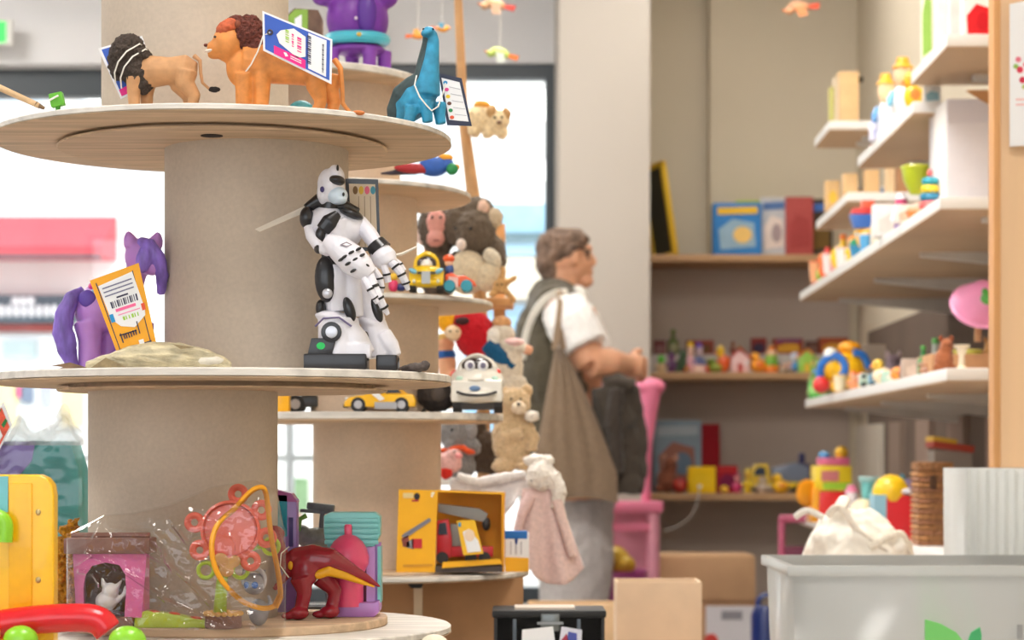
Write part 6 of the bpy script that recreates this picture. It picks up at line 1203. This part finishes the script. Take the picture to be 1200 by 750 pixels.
RDs = [('bottle', 'green and white toy bottle at the far tip of the eye-level shelf', 957, 6.15, 20, 34, [(70, 170, 60), (90, 150, 210), (150, 210, 120)]), ('blob', 'olive green soft toy at the far end of the eye-level shelf', 958, 6.28, 26, 48, [(120, 140, 70), (130, 150, 80)]), ('cup', 'cream toy cup with yellow rim before the activity toy', 984, 5.42, 16, 18, [(240, 226, 190), (244, 196, 60)]), ('figure', 'peach and orange toy figure before the activity toy', 1000, 5.3, 15, 22, [(240, 160, 110), (244, 190, 150), (236, 110, 60)]), ('car', 'pale green toy car on the eye-level shelf', 1020, 5.1, 26, 18, [(170, 210, 190), (200, 220, 200), (120, 180, 200)]), ('duck', 'white and yellow toy duck on the eye-level shelf', 1034, 5.1, 26, 30, [(246, 226, 190), (246, 206, 80), (246, 150, 50)]), ('ball', 'orange ball on the eye-level shelf', 1053, 4.85, 20, 17, [(246, 160, 60), (240, 120, 50)]),
       ('box', 'beige upright carton at the back of the eye-level shelf', 1022, 5.9, 30, 60, [(186, 172, 156), (176, 160, 146)]), ('box', 'low pale carton beside the orange ball', 1074, 4.75, 34, 22, [(206, 186, 170), (226, 206, 190)]), ('car', 'red-brown toy car on the eye-level shelf', 1066, 4.95, 24, 22, [(150, 70, 50), (160, 80, 50), (140, 60, 50)]), ('bottle', 'deep green toy bottle on the eye-level shelf', 1082, 4.72, 14, 36, [(40, 130, 60), (90, 170, 80), (50, 140, 70)]), ('blob', 'rust-brown soft toy beside the deep green bottle', 1106, 4.6, 26, 40, [(166, 100, 66), (150, 80, 50)]), ('bowl', 'yellow-green toy bowl on the wooden tray', 1134, 4.3, 34, 21, [(206, 210, 90), (226, 220, 110)])]
for (k, l, px, Y, w, h, cols) in RDs: S(k, l, px, Y if 'back' in l or 'tray' in l else min(Y, yedge(px)+.17), zD + (.012 if 'bowl on the wooden tray' in l else 0), w, h, cols)
t = T('wooden_tray', 'shallow wooden tray at the near end of the eye-level shelf', 'tray', 1132, 0, 4.3, z=zD); WTm = M((196, 148, 104), .6, .1, .04)
t.part('floor', MB().box(-44, 60, -18, 70, 0, 4), WTm)
for (a, b_, c_, d_) in ((-44, 60, -18, -15), (-44, 60, 67, 70), (-44, -41, -15, 67), (57, 60, -15, 67)): t.part('side', MB().box(a, b_, c_, d_, 4, 24), WTm, bevel=.6)
t = T('candle_stand', 'cream turned wooden stand before the wooden tray', 'stand', 1127, 0, 4.12, z=zD); t.part('stand', MB().lathe([(.1, 0), (9, 0), (9, 3), (4, 6), (3, 18), (6, 24), (6, 27), (.1, 27)], 18), M((236, 222, 196), .5)); t.part('dish', MB().lathe([(.1, 27), (9, 28), (10, 31), (.1, 30)], 18), M((236, 222, 196), .5))
t = T('sun_hat', 'pink rubber hat with a green frog patch above the tray', 'hat', 1148, 0, 4.25, z=zD+.085); hm = MB().lathe([(34, 0), (35, 2), (28, 8), (20, 26), (8, 36), (.1, 38)], 28, (0, 0, 26), RX(50)@RY(15)); t.part('crown', hm, PL((240, 150, 196), .5)); t.part('brim', MB().ring((0, -4, 28), 33, 3, 28, 8, RX(50-90)@RY(0)), PL((244, 160, 204), .5)); t.org('frog_patch', MB().ell((4, -37, 34), (11, 7, 8)).ell((-2, -38, 42), (4, 4, 4)).ell((10, -38, 42), (4, 4, 4)), PL((70, 160, 60)), 1, 2); t.part('hook_stand', MB().cyl((0, 10, -14), (0, 8, 30), 4), WTm)
S('bottle', 'pale clear toy bottle with green lid behind the tray', 1096, 4.75, zD, 18, 52, [(176, 186, 176), (90, 170, 80), (160, 170, 160)]); S('blob', 'tan soft toy beside the pink hat', 1158, 4.5, zD+.02, 24, 34, [(196, 150, 96), (180, 130, 80)])
# shelf E
t = T('toy_till', 'yellow and green toy till with red base on the lowest shelf', 'toy', 970, 0, 5.9, z=zE); t.part('base', MB().prism([(-18, 0), (-14, 36), (22, 36), (26, 0)], -18, 18), PL((226, 44, 40)), bevel=2); t.part('side', MB().prism([(-22, 0), (-20, 40), (-12, 40), (-14, 0)], -19, 19), PL((246, 170, 40)), bevel=1); b2 = t.part('body', MB().box(-18, 26, -18, 18, 36, 66), PL((236, 206, 40)), bevel=2.5); t.part('keys', MB().box(-8, 26, -19.5, -17, 38, 46), PL((160, 200, 50)), b2); t.part('screen', MB().box(-10, 10, -19.5, -17, 48, 60), PL((206, 120, 120)), b2)
t.part('roof', MB().box(-12, 24, -14, 14, 66, 75), PL((226, 110, 150)), bevel=2); t.part('lamp', MB().ell((-4, 0, 78), (7, 6, 5)), PL((90, 160, 210))); t.part('bulb', MB().ell((16, 0, 81), (8, 7, 8)), PL((246, 196, 50))); t.part('wheel', MB().lathe([(.1, -4), (10, -4), (16, 0), (10, 4), (.1, 4)], 24, (-26, -14, 34), RX(90)@RY(30)), PL((246, 160, 30)))
REs = [('figure', 'white, pink and grey toy figure on the lowest shelf', 998, 5.4, 26, 52, [(170, 160, 156), (236, 226, 226), (226, 130, 160), (236, 236, 240)]), ('ball', 'cream round ball behind the white cloth bag', 1012, 5.1, 36, 40, [(232, 220, 180), (226, 210, 170)]), ('bowl', 'teal toy bowl on the lowest shelf', 1022, 5.5, 28, 56, [(120, 200, 196), (170, 214, 210)]), ('blob', 'lilac and blue soft toy beside the wicker basket', 1062, 5.0, 34, 66, [(160, 150, 200), (110, 180, 200)]), ('duck', 'green toy parrot behind the toy till', 992, 6.0, 20, 40, [(120, 160, 60), (150, 180, 60), (220, 190, 60)])]
for (k, l, px, Y, w, h, cols) in REs: S(k, l, px, Y, zE, w, h, cols)
t = T('red_crate', 'red and pale blue toy carton with yellow dome on top, lowest shelf', 'box', 1048, 0, 4.72, z=zE); b_ = t.part('carton', MB().box(-26, 24, -16, 16, 0, 52), M((214, 32, 40), .5), bevel=1); t.part('side_label', MB().box(-26.5, -12, -16.8, 16.8, 0, 52.4), M((150, 196, 214), .5), b_); t.part('dome', MB().ell((-4, 0, 54), (22, 18, 22)), PL((244, 196, 30))); t.part('brim', MB().ell((14, -8, 56), (14, 10, 4)), M((236, 232, 240), .5))
t = T('wicker_basket', 'tall brown wicker basket with latch on the lowest shelf', 'basket', 1094, 0, 4.4, z=zE); WK = M((176, 128, 88), .8, .3, .2, bump=.6); MBx = t.part('core', MB().box(-19, 18, -16, 30, 0, 90), WK, bevel=1.5)
for i in range(14): t.part('weave_band', MB().tube([(-20, -17, 3+i*6.2), (19, -17, 3+i*6.2), (19, 31, 3+i*6.2), (-20, 31, 3+i*6.2)], 2.4, 6, closed=True), M((192 if i % 2 else 172, 140 if i % 2 else 122, 92), .8, .3, .2))
t.part('lid', MB().box(-21, 20, -18, 32, 88, 98), M((176, 124, 80), .8, .3, .2, bump=.6), bevel=2); t.part('latch', MB().tube([(-6, -20, 82), (-6, -20, 68), (-2, -20, 66), (-2, -20, 82)], 1.6, 6, closed=True), M((70, 46, 32), .6))
t = T('board_game', 'flat red and yellow board game lying behind the wicker basket', 'game', 1112, 0, 4.8, z=zE+.19); t.part('box', MB().box(-22, 26, -20, 30, 0, 8, RY(8)), M((170, 60, 40), .6), bevel=.6); t.part('lid', MB().box(-22, 6, -20, 30, 8, 14, RY(8)), M((214, 170, 50), .6), bevel=.6)
t = T('display_stack', 'plain grey carton carrying the board game behind the basket', 'box', 1112, 0, 4.82, z=zE); t.part('carton', MB().box(-20, 24, -16, 26, 0, .188*FPX/4.82), M((150, 140, 130), .7)); t.part('tape', MB().box(-20.4, 24.4, 2, 8, 60, 60.6), M((180, 160, 130), .5))

# ---------------------------------------------------------------- near right: wooden panel, poster, bins
pm = M((232, 192, 148), .5, .12, 1.6, stretch=(6, 6, .7))
o = bpy.data.objects.new('shelf_end_panel', None); COL.objects.link(o); o.location = (XY(1164, 3.3), 3.3, 0); tag(o, 'tall orange-tan wooden end panel at the right edge', 'panel')  # end panel of the near shelf unit
obj('board', MB().box(.008, .42, 0, .03, 0, 2.1).mesh(bevel=.002), pm, o); obj('edge_strip', MB().box(0, .010, -.003, .034, 0, 2.1).mesh(bevel=.001), M((214, 156, 96), .5, .1, 2.0, stretch=(6, 6, .7)), o)
t = T('poster', 'white paper notice with red flowers pinned to the wooden panel', 'poster', 1240, 170, 3.285); t.part('sheet', MB().prism([(-57, -2), (57, 6), (57, 190), (-57, 165)], -1.5, -.3), MPAPER)
for (x, z, r, c_) in ((-45, 88, 4, (224, 60, 90)), (-47, 100, 3.4, (226, 120, 140)), (-42, 76, 4, (214, 50, 80)), (-38, 94, 3.6, (230, 90, 120)), (-50, 92, 3, (150, 190, 90)), (-40, 68, 3, (190, 200, 120))): t.part('flower', MB().prism(circ(x, z, r, r, 10), -2, -1.4), M(c_, .6))
for z in (52, 46): t.part('print', MB().prism([(-50, z), (-10, z+1), (-10, z+3), (-50, z+2)], -2, -1.4), M((240, 190, 190), .6))
# table carrying the bins and boxes (below the frame)
tb = bpy.data.objects.new('sorting_table', None); COL.objects.link(tb); tb.location = (.42, 3.2, 0); tag(tb, 'low sorting table under the storage bins and cardboard boxes', 'table')
zTb = .56
obj('top', MB().box(-.34, .28, -.45, .48, zTb-.03, zTb).mesh(bevel=.003), MSH, tb)
for (x, y) in ((-.3, -.4), (.24, -.4), (-.3, .44), (.24, .44)): obj('leg', MB().box(x-.025, x+.025, y-.025, y+.025, 0, zTb-.03).mesh(), MSH, tb)
for (nm, lb, x0, x1, y0, y1) in (('bench', 'low bench under the ribbed bin', .712, 1.12, 2.78, 3.27), ('stool', 'small stool under the dark clip box', -.035, .075, 2.64, 2.86)):
    bn = bpy.data.objects.new(nm, None); COL.objects.link(bn); bn.location = ((x0+x1)/2, (y0+y1)/2, 0); tag(bn, lb, nm)
    w_, d_ = (x1-x0)/2, (y1-y0)/2
    obj('top', MB().box(-w_, w_, -d_, d_, zTb-.03, zTb).mesh(bevel=.003), MSH, bn)
    for (sx, sy) in ((-1, -1), (1, -1), (-1, 1), (1, 1)): obj('leg', MB().box(sx*(w_-.02)-.015, sx*(w_-.02)+.015, sy*(d_-.02)-.015, sy*(d_-.02)+.015, 0, zTb-.03).mesh(), MSH, bn)
BINF = film('milky_plastic', (.985, .985, .98), .945, .2, .42); BIN2 = film('ribbed_plastic', (.985, .985, .98), .945, .25, .7)
def bin_(name, label, px, Y, z, w, d, h, mat, ribs=0, taper=.94, rim=True):
    t = T(name, label, 'bin', px, 0, Y, z=z); k = taper; th = 2
    def shell(s0, zb):
        pass
    m = MB(); b0 = [(-w/2*k, -d/2*k), (w/2*k, -d/2*k), (w/2*k, d/2*k), (-w/2*k, d/2*k)]; t0 = [(-w/2, -d/2), (w/2, -d/2), (w/2, d/2), (-w/2, d/2)]
    m.add([(x, y, 0) for x, y in b0]+[(x, y, h) for x, y in t0], [(0, 1, 2, 3)]+[(i, (i+1) % 4, (i+1) % 4+4, i+4) for i in range(4)])
    o = t.part('tub', m, mat); 
    md = o.modifiers.new('s', 'SOLIDIFY'); md.thickness = th; md.offset = -1
    rm = MB()
    for (x0, x1, y0, y1) in ((-w/2-6, w/2+6, -d/2-6, -d/2), (-w/2-6, w/2+6, d/2, d/2+6), (-w/2-6, -w/2, -d/2, d/2), (w/2, w/2+6, -d/2, d/2)): rm.box(x0, x1, y0, y1, h-12, h)
    if rim: t.part('rim', rm, mat, bevel=1.5)
    for i in range(ribs):
        x = -w/2+(i+.5)*w/ribs; t.part('rib', MB().box(x-w/ribs*.22, x+w/ribs*.22, -d/2-3.5, -d/2-.5, 6, h-1), mat, bevel=.6)
    return t
hA = (ZY(664, 2.78)-zTb)*FPX/2.95
t = bin_('storage_bin', 'large milky plastic storage bin with green leaf logo', 1080, 2.95, zTb, 335, 250, hA, BINF)
by = t.by; k = 2.95/2.8
G1 = M((120, 206, 110), .5); G2 = M((70, 176, 110), .5)
def leaf(pts, mt): t.part('logo', MB().prism([((x-1080)*.955, hA-(y-664)*.955) for x, y in pts], -125.5, -122), mt)
leaf([(1060, 727), (1078, 732), (1096, 742), (1104, 752), (1106, 790), (1060, 770)], G1); leaf([(1110, 752), (1114, 742), (1124, 736), (1126, 746), (1124, 764)], G2)
t.part('embossing', MB().box((1168-1080)*.955, (1174-1080)*.955, -125, -123, hA-82, hA-66), M((150, 150, 150), .6))
t = T('fabric_scrap', 'folded yellow-green cloth inside the milky bin', 'cloth', 985, 0, 2.98, z=zTb+.012); t.org('cloth', MB().box(-36, 26, -60, 60, 0, 200), FAB((214, 208, 176)), 5, 8, 6, fs=.03); t.org('fold', MB().tube([(-34, -62, 4), (-20, -64, 100), (-30, -62, 190)], [7, 8, 6], 10), FAB((220, 214, 186)), 2.5, 3)
hB = (ZY(549, 3.12)-zTb)*FPX/3.2
t = bin_('storage_bin', 'tall ribbed translucent bin before the wooden panel', 1215, 3.2, zTb, 196, 118, hB, BIN2, ribs=18, taper=.985, rim=False)
t = T('cloth_bag', 'slumped off-white cloth bag with handles behind the milky bin', 'bag', 1004, 0, 3.45, z=zTb); q = t.q; by = t.by
m = MB().tube([(0, 0, 20), (0, 0, 120), (-2, 0, by-660), (-6, 0, by-628), (-14, 0, by-600)], [66, 68, 66, 52, 30], 18, flat=.8); m.ell((36, -4, by-642), (32, 30, 22), RY(8)); m.ell((-30, -10, by-640), (30, 28, 28)); m.tube([(-20, -8, by-600), (-28, -8, by-594)], [20, 14], 12)
t.org('bag_body', m, M((240, 234, 222), .85, .05, .05, sheen=.2), 2.6, 5, 7, fs=.028)
t.part('handle', MB().tube(spline(t.qs([(966, 604, -28), (978, 594, -36), (1000, 622, -44), (1032, 646, -40)]), 6, False), 4.5, 8, flat=.4), FAB((240, 232, 218))); t.part('handle', MB().tube(spline(t.qs([(1012, 640, -46), (1034, 628, -42), (1054, 626, -28), (1066, 652, -20)]), 6, False), 4.5, 8, flat=.4), FAB((236, 228, 212)))
t.part('handle', MB().tube(spline(t.qs([(930, 606, -10), (944, 598, -14), (962, 606, -20)]), 6, False), 4, 8, flat=.4), FAB((240, 236, 228)))
t = T('blue_brush', 'dark blue plastic toy poking out of the cloth bag', 'toy', 1020, 606, 3.47); t.part('body', MB().ell((0, 0, 3), (4, 4, 6), RY(-20)), PL((40, 70, 150))); t.part('tip', MB().ell((-2, 0, 8), (2.4, 2.4, 3)), PL((60, 90, 170)))
# cardboard boxes
KB = M((234, 208, 178), .75, .05, .03, spec=.2)
t = T('cardboard_box', 'tall pale cardboard box in front of the pink stand', 'box', 770, 0, 3.5, z=zTb); h = (ZY(682, 3.45)-zTb)*FPX/3.5
for (a, b_, c_, d_, n_) in ((-49, 49, -40, -37.5, 'front'), (-49, 49, 37.5, 40, 'back'), (-49, -46.5, -37.5, 37.5, 'side'), (46.5, 49, -37.5, 37.5, 'side')): t.part(n_+'_wall', MB().box(a, b_, c_, d_, 0, h), KB, bevel=.5)
t.part('bottom', MB().box(-46, 46, -37, 37, 0, 3), KB)
t = T('clip_box', 'dark glass-fronted clip box with papers at the bottom edge', 'box', 643, 0, 2.75, z=zTb); q = t.q; by = t.by; h = (ZY(715, 2.71)-zTb)*FPX/2.75; BK = M((26, 26, 27), .55)
for (a, b_, c_, d_) in ((-64, 64, 36, 40), (-64, -60, -38, 36), (60, 64, -38, 36)): t.part('wall', MB().box(a, b_, c_, d_, 0, h-8), M((34, 33, 33), .4))
t.part('bottom', MB().box(-60, 60, -38, 36, 0, 4), BK); t.part('lid', MB().box(-66, 66, -42, 42, h-9, h), BK, bevel=3); t.part('front_pane', MB().box(-60, 60, -40, -38, 0, h-9), film('smoked_pane', (.22, .22, .22), .955, .08, 0, .8)); t.part('lid_paper', MB().box(-40, 30, -30, 20, h, h+2.5), M((214, 200, 186), .7))
cl = t.part('clip', MB().box(-10, 12, -46, -40, h-24, h-4), M((120, 124, 124), .3, metal=.6), bevel=2); t.part('clip_bar', MB().box(-14, 16, -48, -44, h-16, h-13), M((150, 152, 152), .3, metal=.6), cl)
for i, x in enumerate((-40, 34)): t.part('hinge', MB().box(x-2, x+2, -43, -40, h-40, h-10), M((90, 100, 110), .3), bevel=.5)
t = T('paper_notes', 'white and blue price papers held by the clip box', 'paper', 650, 752, 2.700); t.card('sheet', [(610, 790), (612, 738), (648, 734), (656, 790)], 0, .8, MPAPER); t.card('sheet', [(650, 790), (658, 734), (682, 738), (680, 790)], -1.4, .8, M((220, 220, 232), .7)); t.card('print', [(664, 752), (666, 740), (676, 742), (676, 754)], -2.2, .6, M((80, 90, 170), .7)); t.card('print', [(656, 752), (664, 742), (668, 758)], -2.2, .6, M((170, 60, 80), .7))
t = T('wooden_crate', 'long pale wooden crate behind the dark clip box', 'crate', 675, 0, 4.3, z=0.0); h = ZY(708, 4.25)*FPX/4.3; CR = M((222, 190, 150), .6, .08, .05)
for i in range(5): t.part('slat', MB().box(-56, 56, -34, -30, h*(i/5)+3, h*((i+1)/5)-(0 if i == 4 else 3)), CR, bevel=.8)
for (x, y) in ((-52, 0), (52, 0)): t.part('side', MB().box(x-3, x+3, -30, 30, 0, h-4), CR)
t.part('back', MB().box(-56, 56, 30, 34, 0, h), CR)
t = T('wooden_knob', 'small cream wooden knob at the bottom edge', 'toy', 509, 0, 1.95, z=.62); q = t.q; by = t.by; t.part('head', MB().ell(q(509, 756, 0), (17, 14, 13)), M((236, 222, 200), .5)); t.part('neck', MB().cyl(q(509, 768, 0), q(509, by, 0), 7), M((236, 222, 200), .5))  # cream round knob on a stem
# far cardboard boxes by the alcove
t = T('cardboard_box', 'flat brown cardboard box below the alcove shelves', 'box', 823, 0, 7.45, z=.0); KC = M((198, 158, 118), .8, .06, .03)
zz = ZY(703, 7.35); h0 = zz*FPX/7.45; h1 = (ZY(651, 7.35))*FPX/7.45
t.part('body', MB().box(-57, 57, -50, 50, h0, h1), KC, bevel=1.5); t.part('tape', MB().box(-57.5, 57.5, -6, 6, h1-.2, h1+.4), M((214, 186, 150), .4))
t2 = T('cardboard_box', 'lower carton with white label and red dot under the flat box', 'box', 835, 0, 7.45, z=.0); t2.part('body', MB().box(-46, 46, -46, 46, 0, h0), M((188, 148, 110), .8, .06, .03), bevel=1.5); t2.part('label_sheet', MB().box(-12, 44, -47.4, -46, h0-52, h0-6), M((226, 224, 226), .7)); t2.part('dot', MB().prism(circ(-6, h0-46, 8, 8, 16), -48.4, -46.6), M((214, 70, 60), .6)); t2.part('barcode', MB().box(6, 30, -48, -47, h0-22, h0-12), M((150, 150, 156), .7))
t = T('blue_watering_can', 'dark blue plastic can on the floor beside the boxes', 'can', 897, 0, 6.9, z=0.0); h = ZY(690, 6.9)*FPX/6.9; t.part('body', MB().lathe([(.1, 0), (16, 0), (17, h-30), (12, h-20), (.1, h-20)], 20), PL((24, 46, 110))); t.part('handle', MB().ring((2, 0, h-18), 11, 3, 18, 8), PL((30, 56, 126))); t.part('spout', MB().tube([(12, 0, h-60), (22, 0, h-34)], [4, 3], 8), PL((24, 46, 110)))
# pink stand with tubs behind the customer
t = T('toy_changing_table', 'pink plastic toy stand with tapered legs behind the customer', 'stand', 744, 0, 7.15, z=0.0); q = t.q; by = t.by; PKp = M((238, 130, 164), .4, .05, .05, coat=.2); PKl = M((232, 160, 180), .4, .05, .05)
for (x, d) in ((760, -16), (722, 26)):
    lg = t.part('leg', MB().tube(t.qs([(x+2, 452, d), (x, 480, d), (x-3, 520, d), (x-4, 588, d)]), [13, 10, 6.5, 5.5], 14), PKp); t.part('finial', MB().ell(q(x+1, 454, d), (18, 13, 11)), PKp, lg)
t.part('tray', MB().box(q(700, 0)[0], q(776, 0)[0], -30, 36, by-600, by-587), PKp, bevel=4)
for (x, d) in ((765, -20), (712, -20), (765, 26), (712, 26)): t.part('lower_leg', MB().tube(t.qs([(x, 600, d), (x, by, d)]), [7, 6], 12), PKl)
t.part('crossbar', MB().box(q(706, 0)[0], q(770, 0)[0], -24, -18, by-622, by-612), PKp, bevel=1.5); t.part('clear_panel', MB().box(q(718, 0)[0], q(760, 0)[0], 24, 27, by-690, by-600), PKl)
t = T('purple_tub', 'magenta plastic tub with yellow toys beside the grey trousers', 'tub', 722, 0, 6.9, z=0.0); q = t.q; by = t.by; t.part('tub', MB().lathe([(.1, 0), (36, 0), (42, by-668), (39, by-668), (34, 4), (.1, 4)], 28, (-4, 0, 0)), PL((182, 82, 150)))
t.org('yellow_toy', MB().ell(q(718, 655, 0), (20, 16, 16)).ell(q(732, 662, -6), (13, 12, 12)).ell(q(706, 662, 6), (12, 12, 12)), PL((232, 190, 60)), 1.8, 3)
# pink chair
t = T('child_chair', 'dusky pink child chair frame beside the cloth bag', 'chair', 938, 0, 6.3, z=0.0); q = t.q; by = t.by; DP = M((186, 92, 120), .5)
for x in (916, 962): t.part('leg', MB().tube(t.qs([(x, 606, 0), (x, by, 0)]), 4, 10), DP); t.part('leg', MB().tube(t.qs([(x, 668, -60), (x, by, -62)]), 4, 10), DP)
t.part('top_rail', MB().tube(t.qs([(914, 608, 0), (964, 608, 0)]), 5, 10), DP); t.part('back_panel', MB().box(q(918, 0)[0], q(960, 0)[0], -1.5, 1.5, by-660, by-640), M((120, 64, 84), .6)); t.part('seat', MB().box(q(912, 0)[0], q(966, 0)[0], -64, 6, by-672, by-664), DP, bevel=2)
print('objects', len(bpy.data.objects), 'tris', sum(len(o.data.loop_triangles) if o.type == 'MESH' else 0 for o in bpy.data.objects))
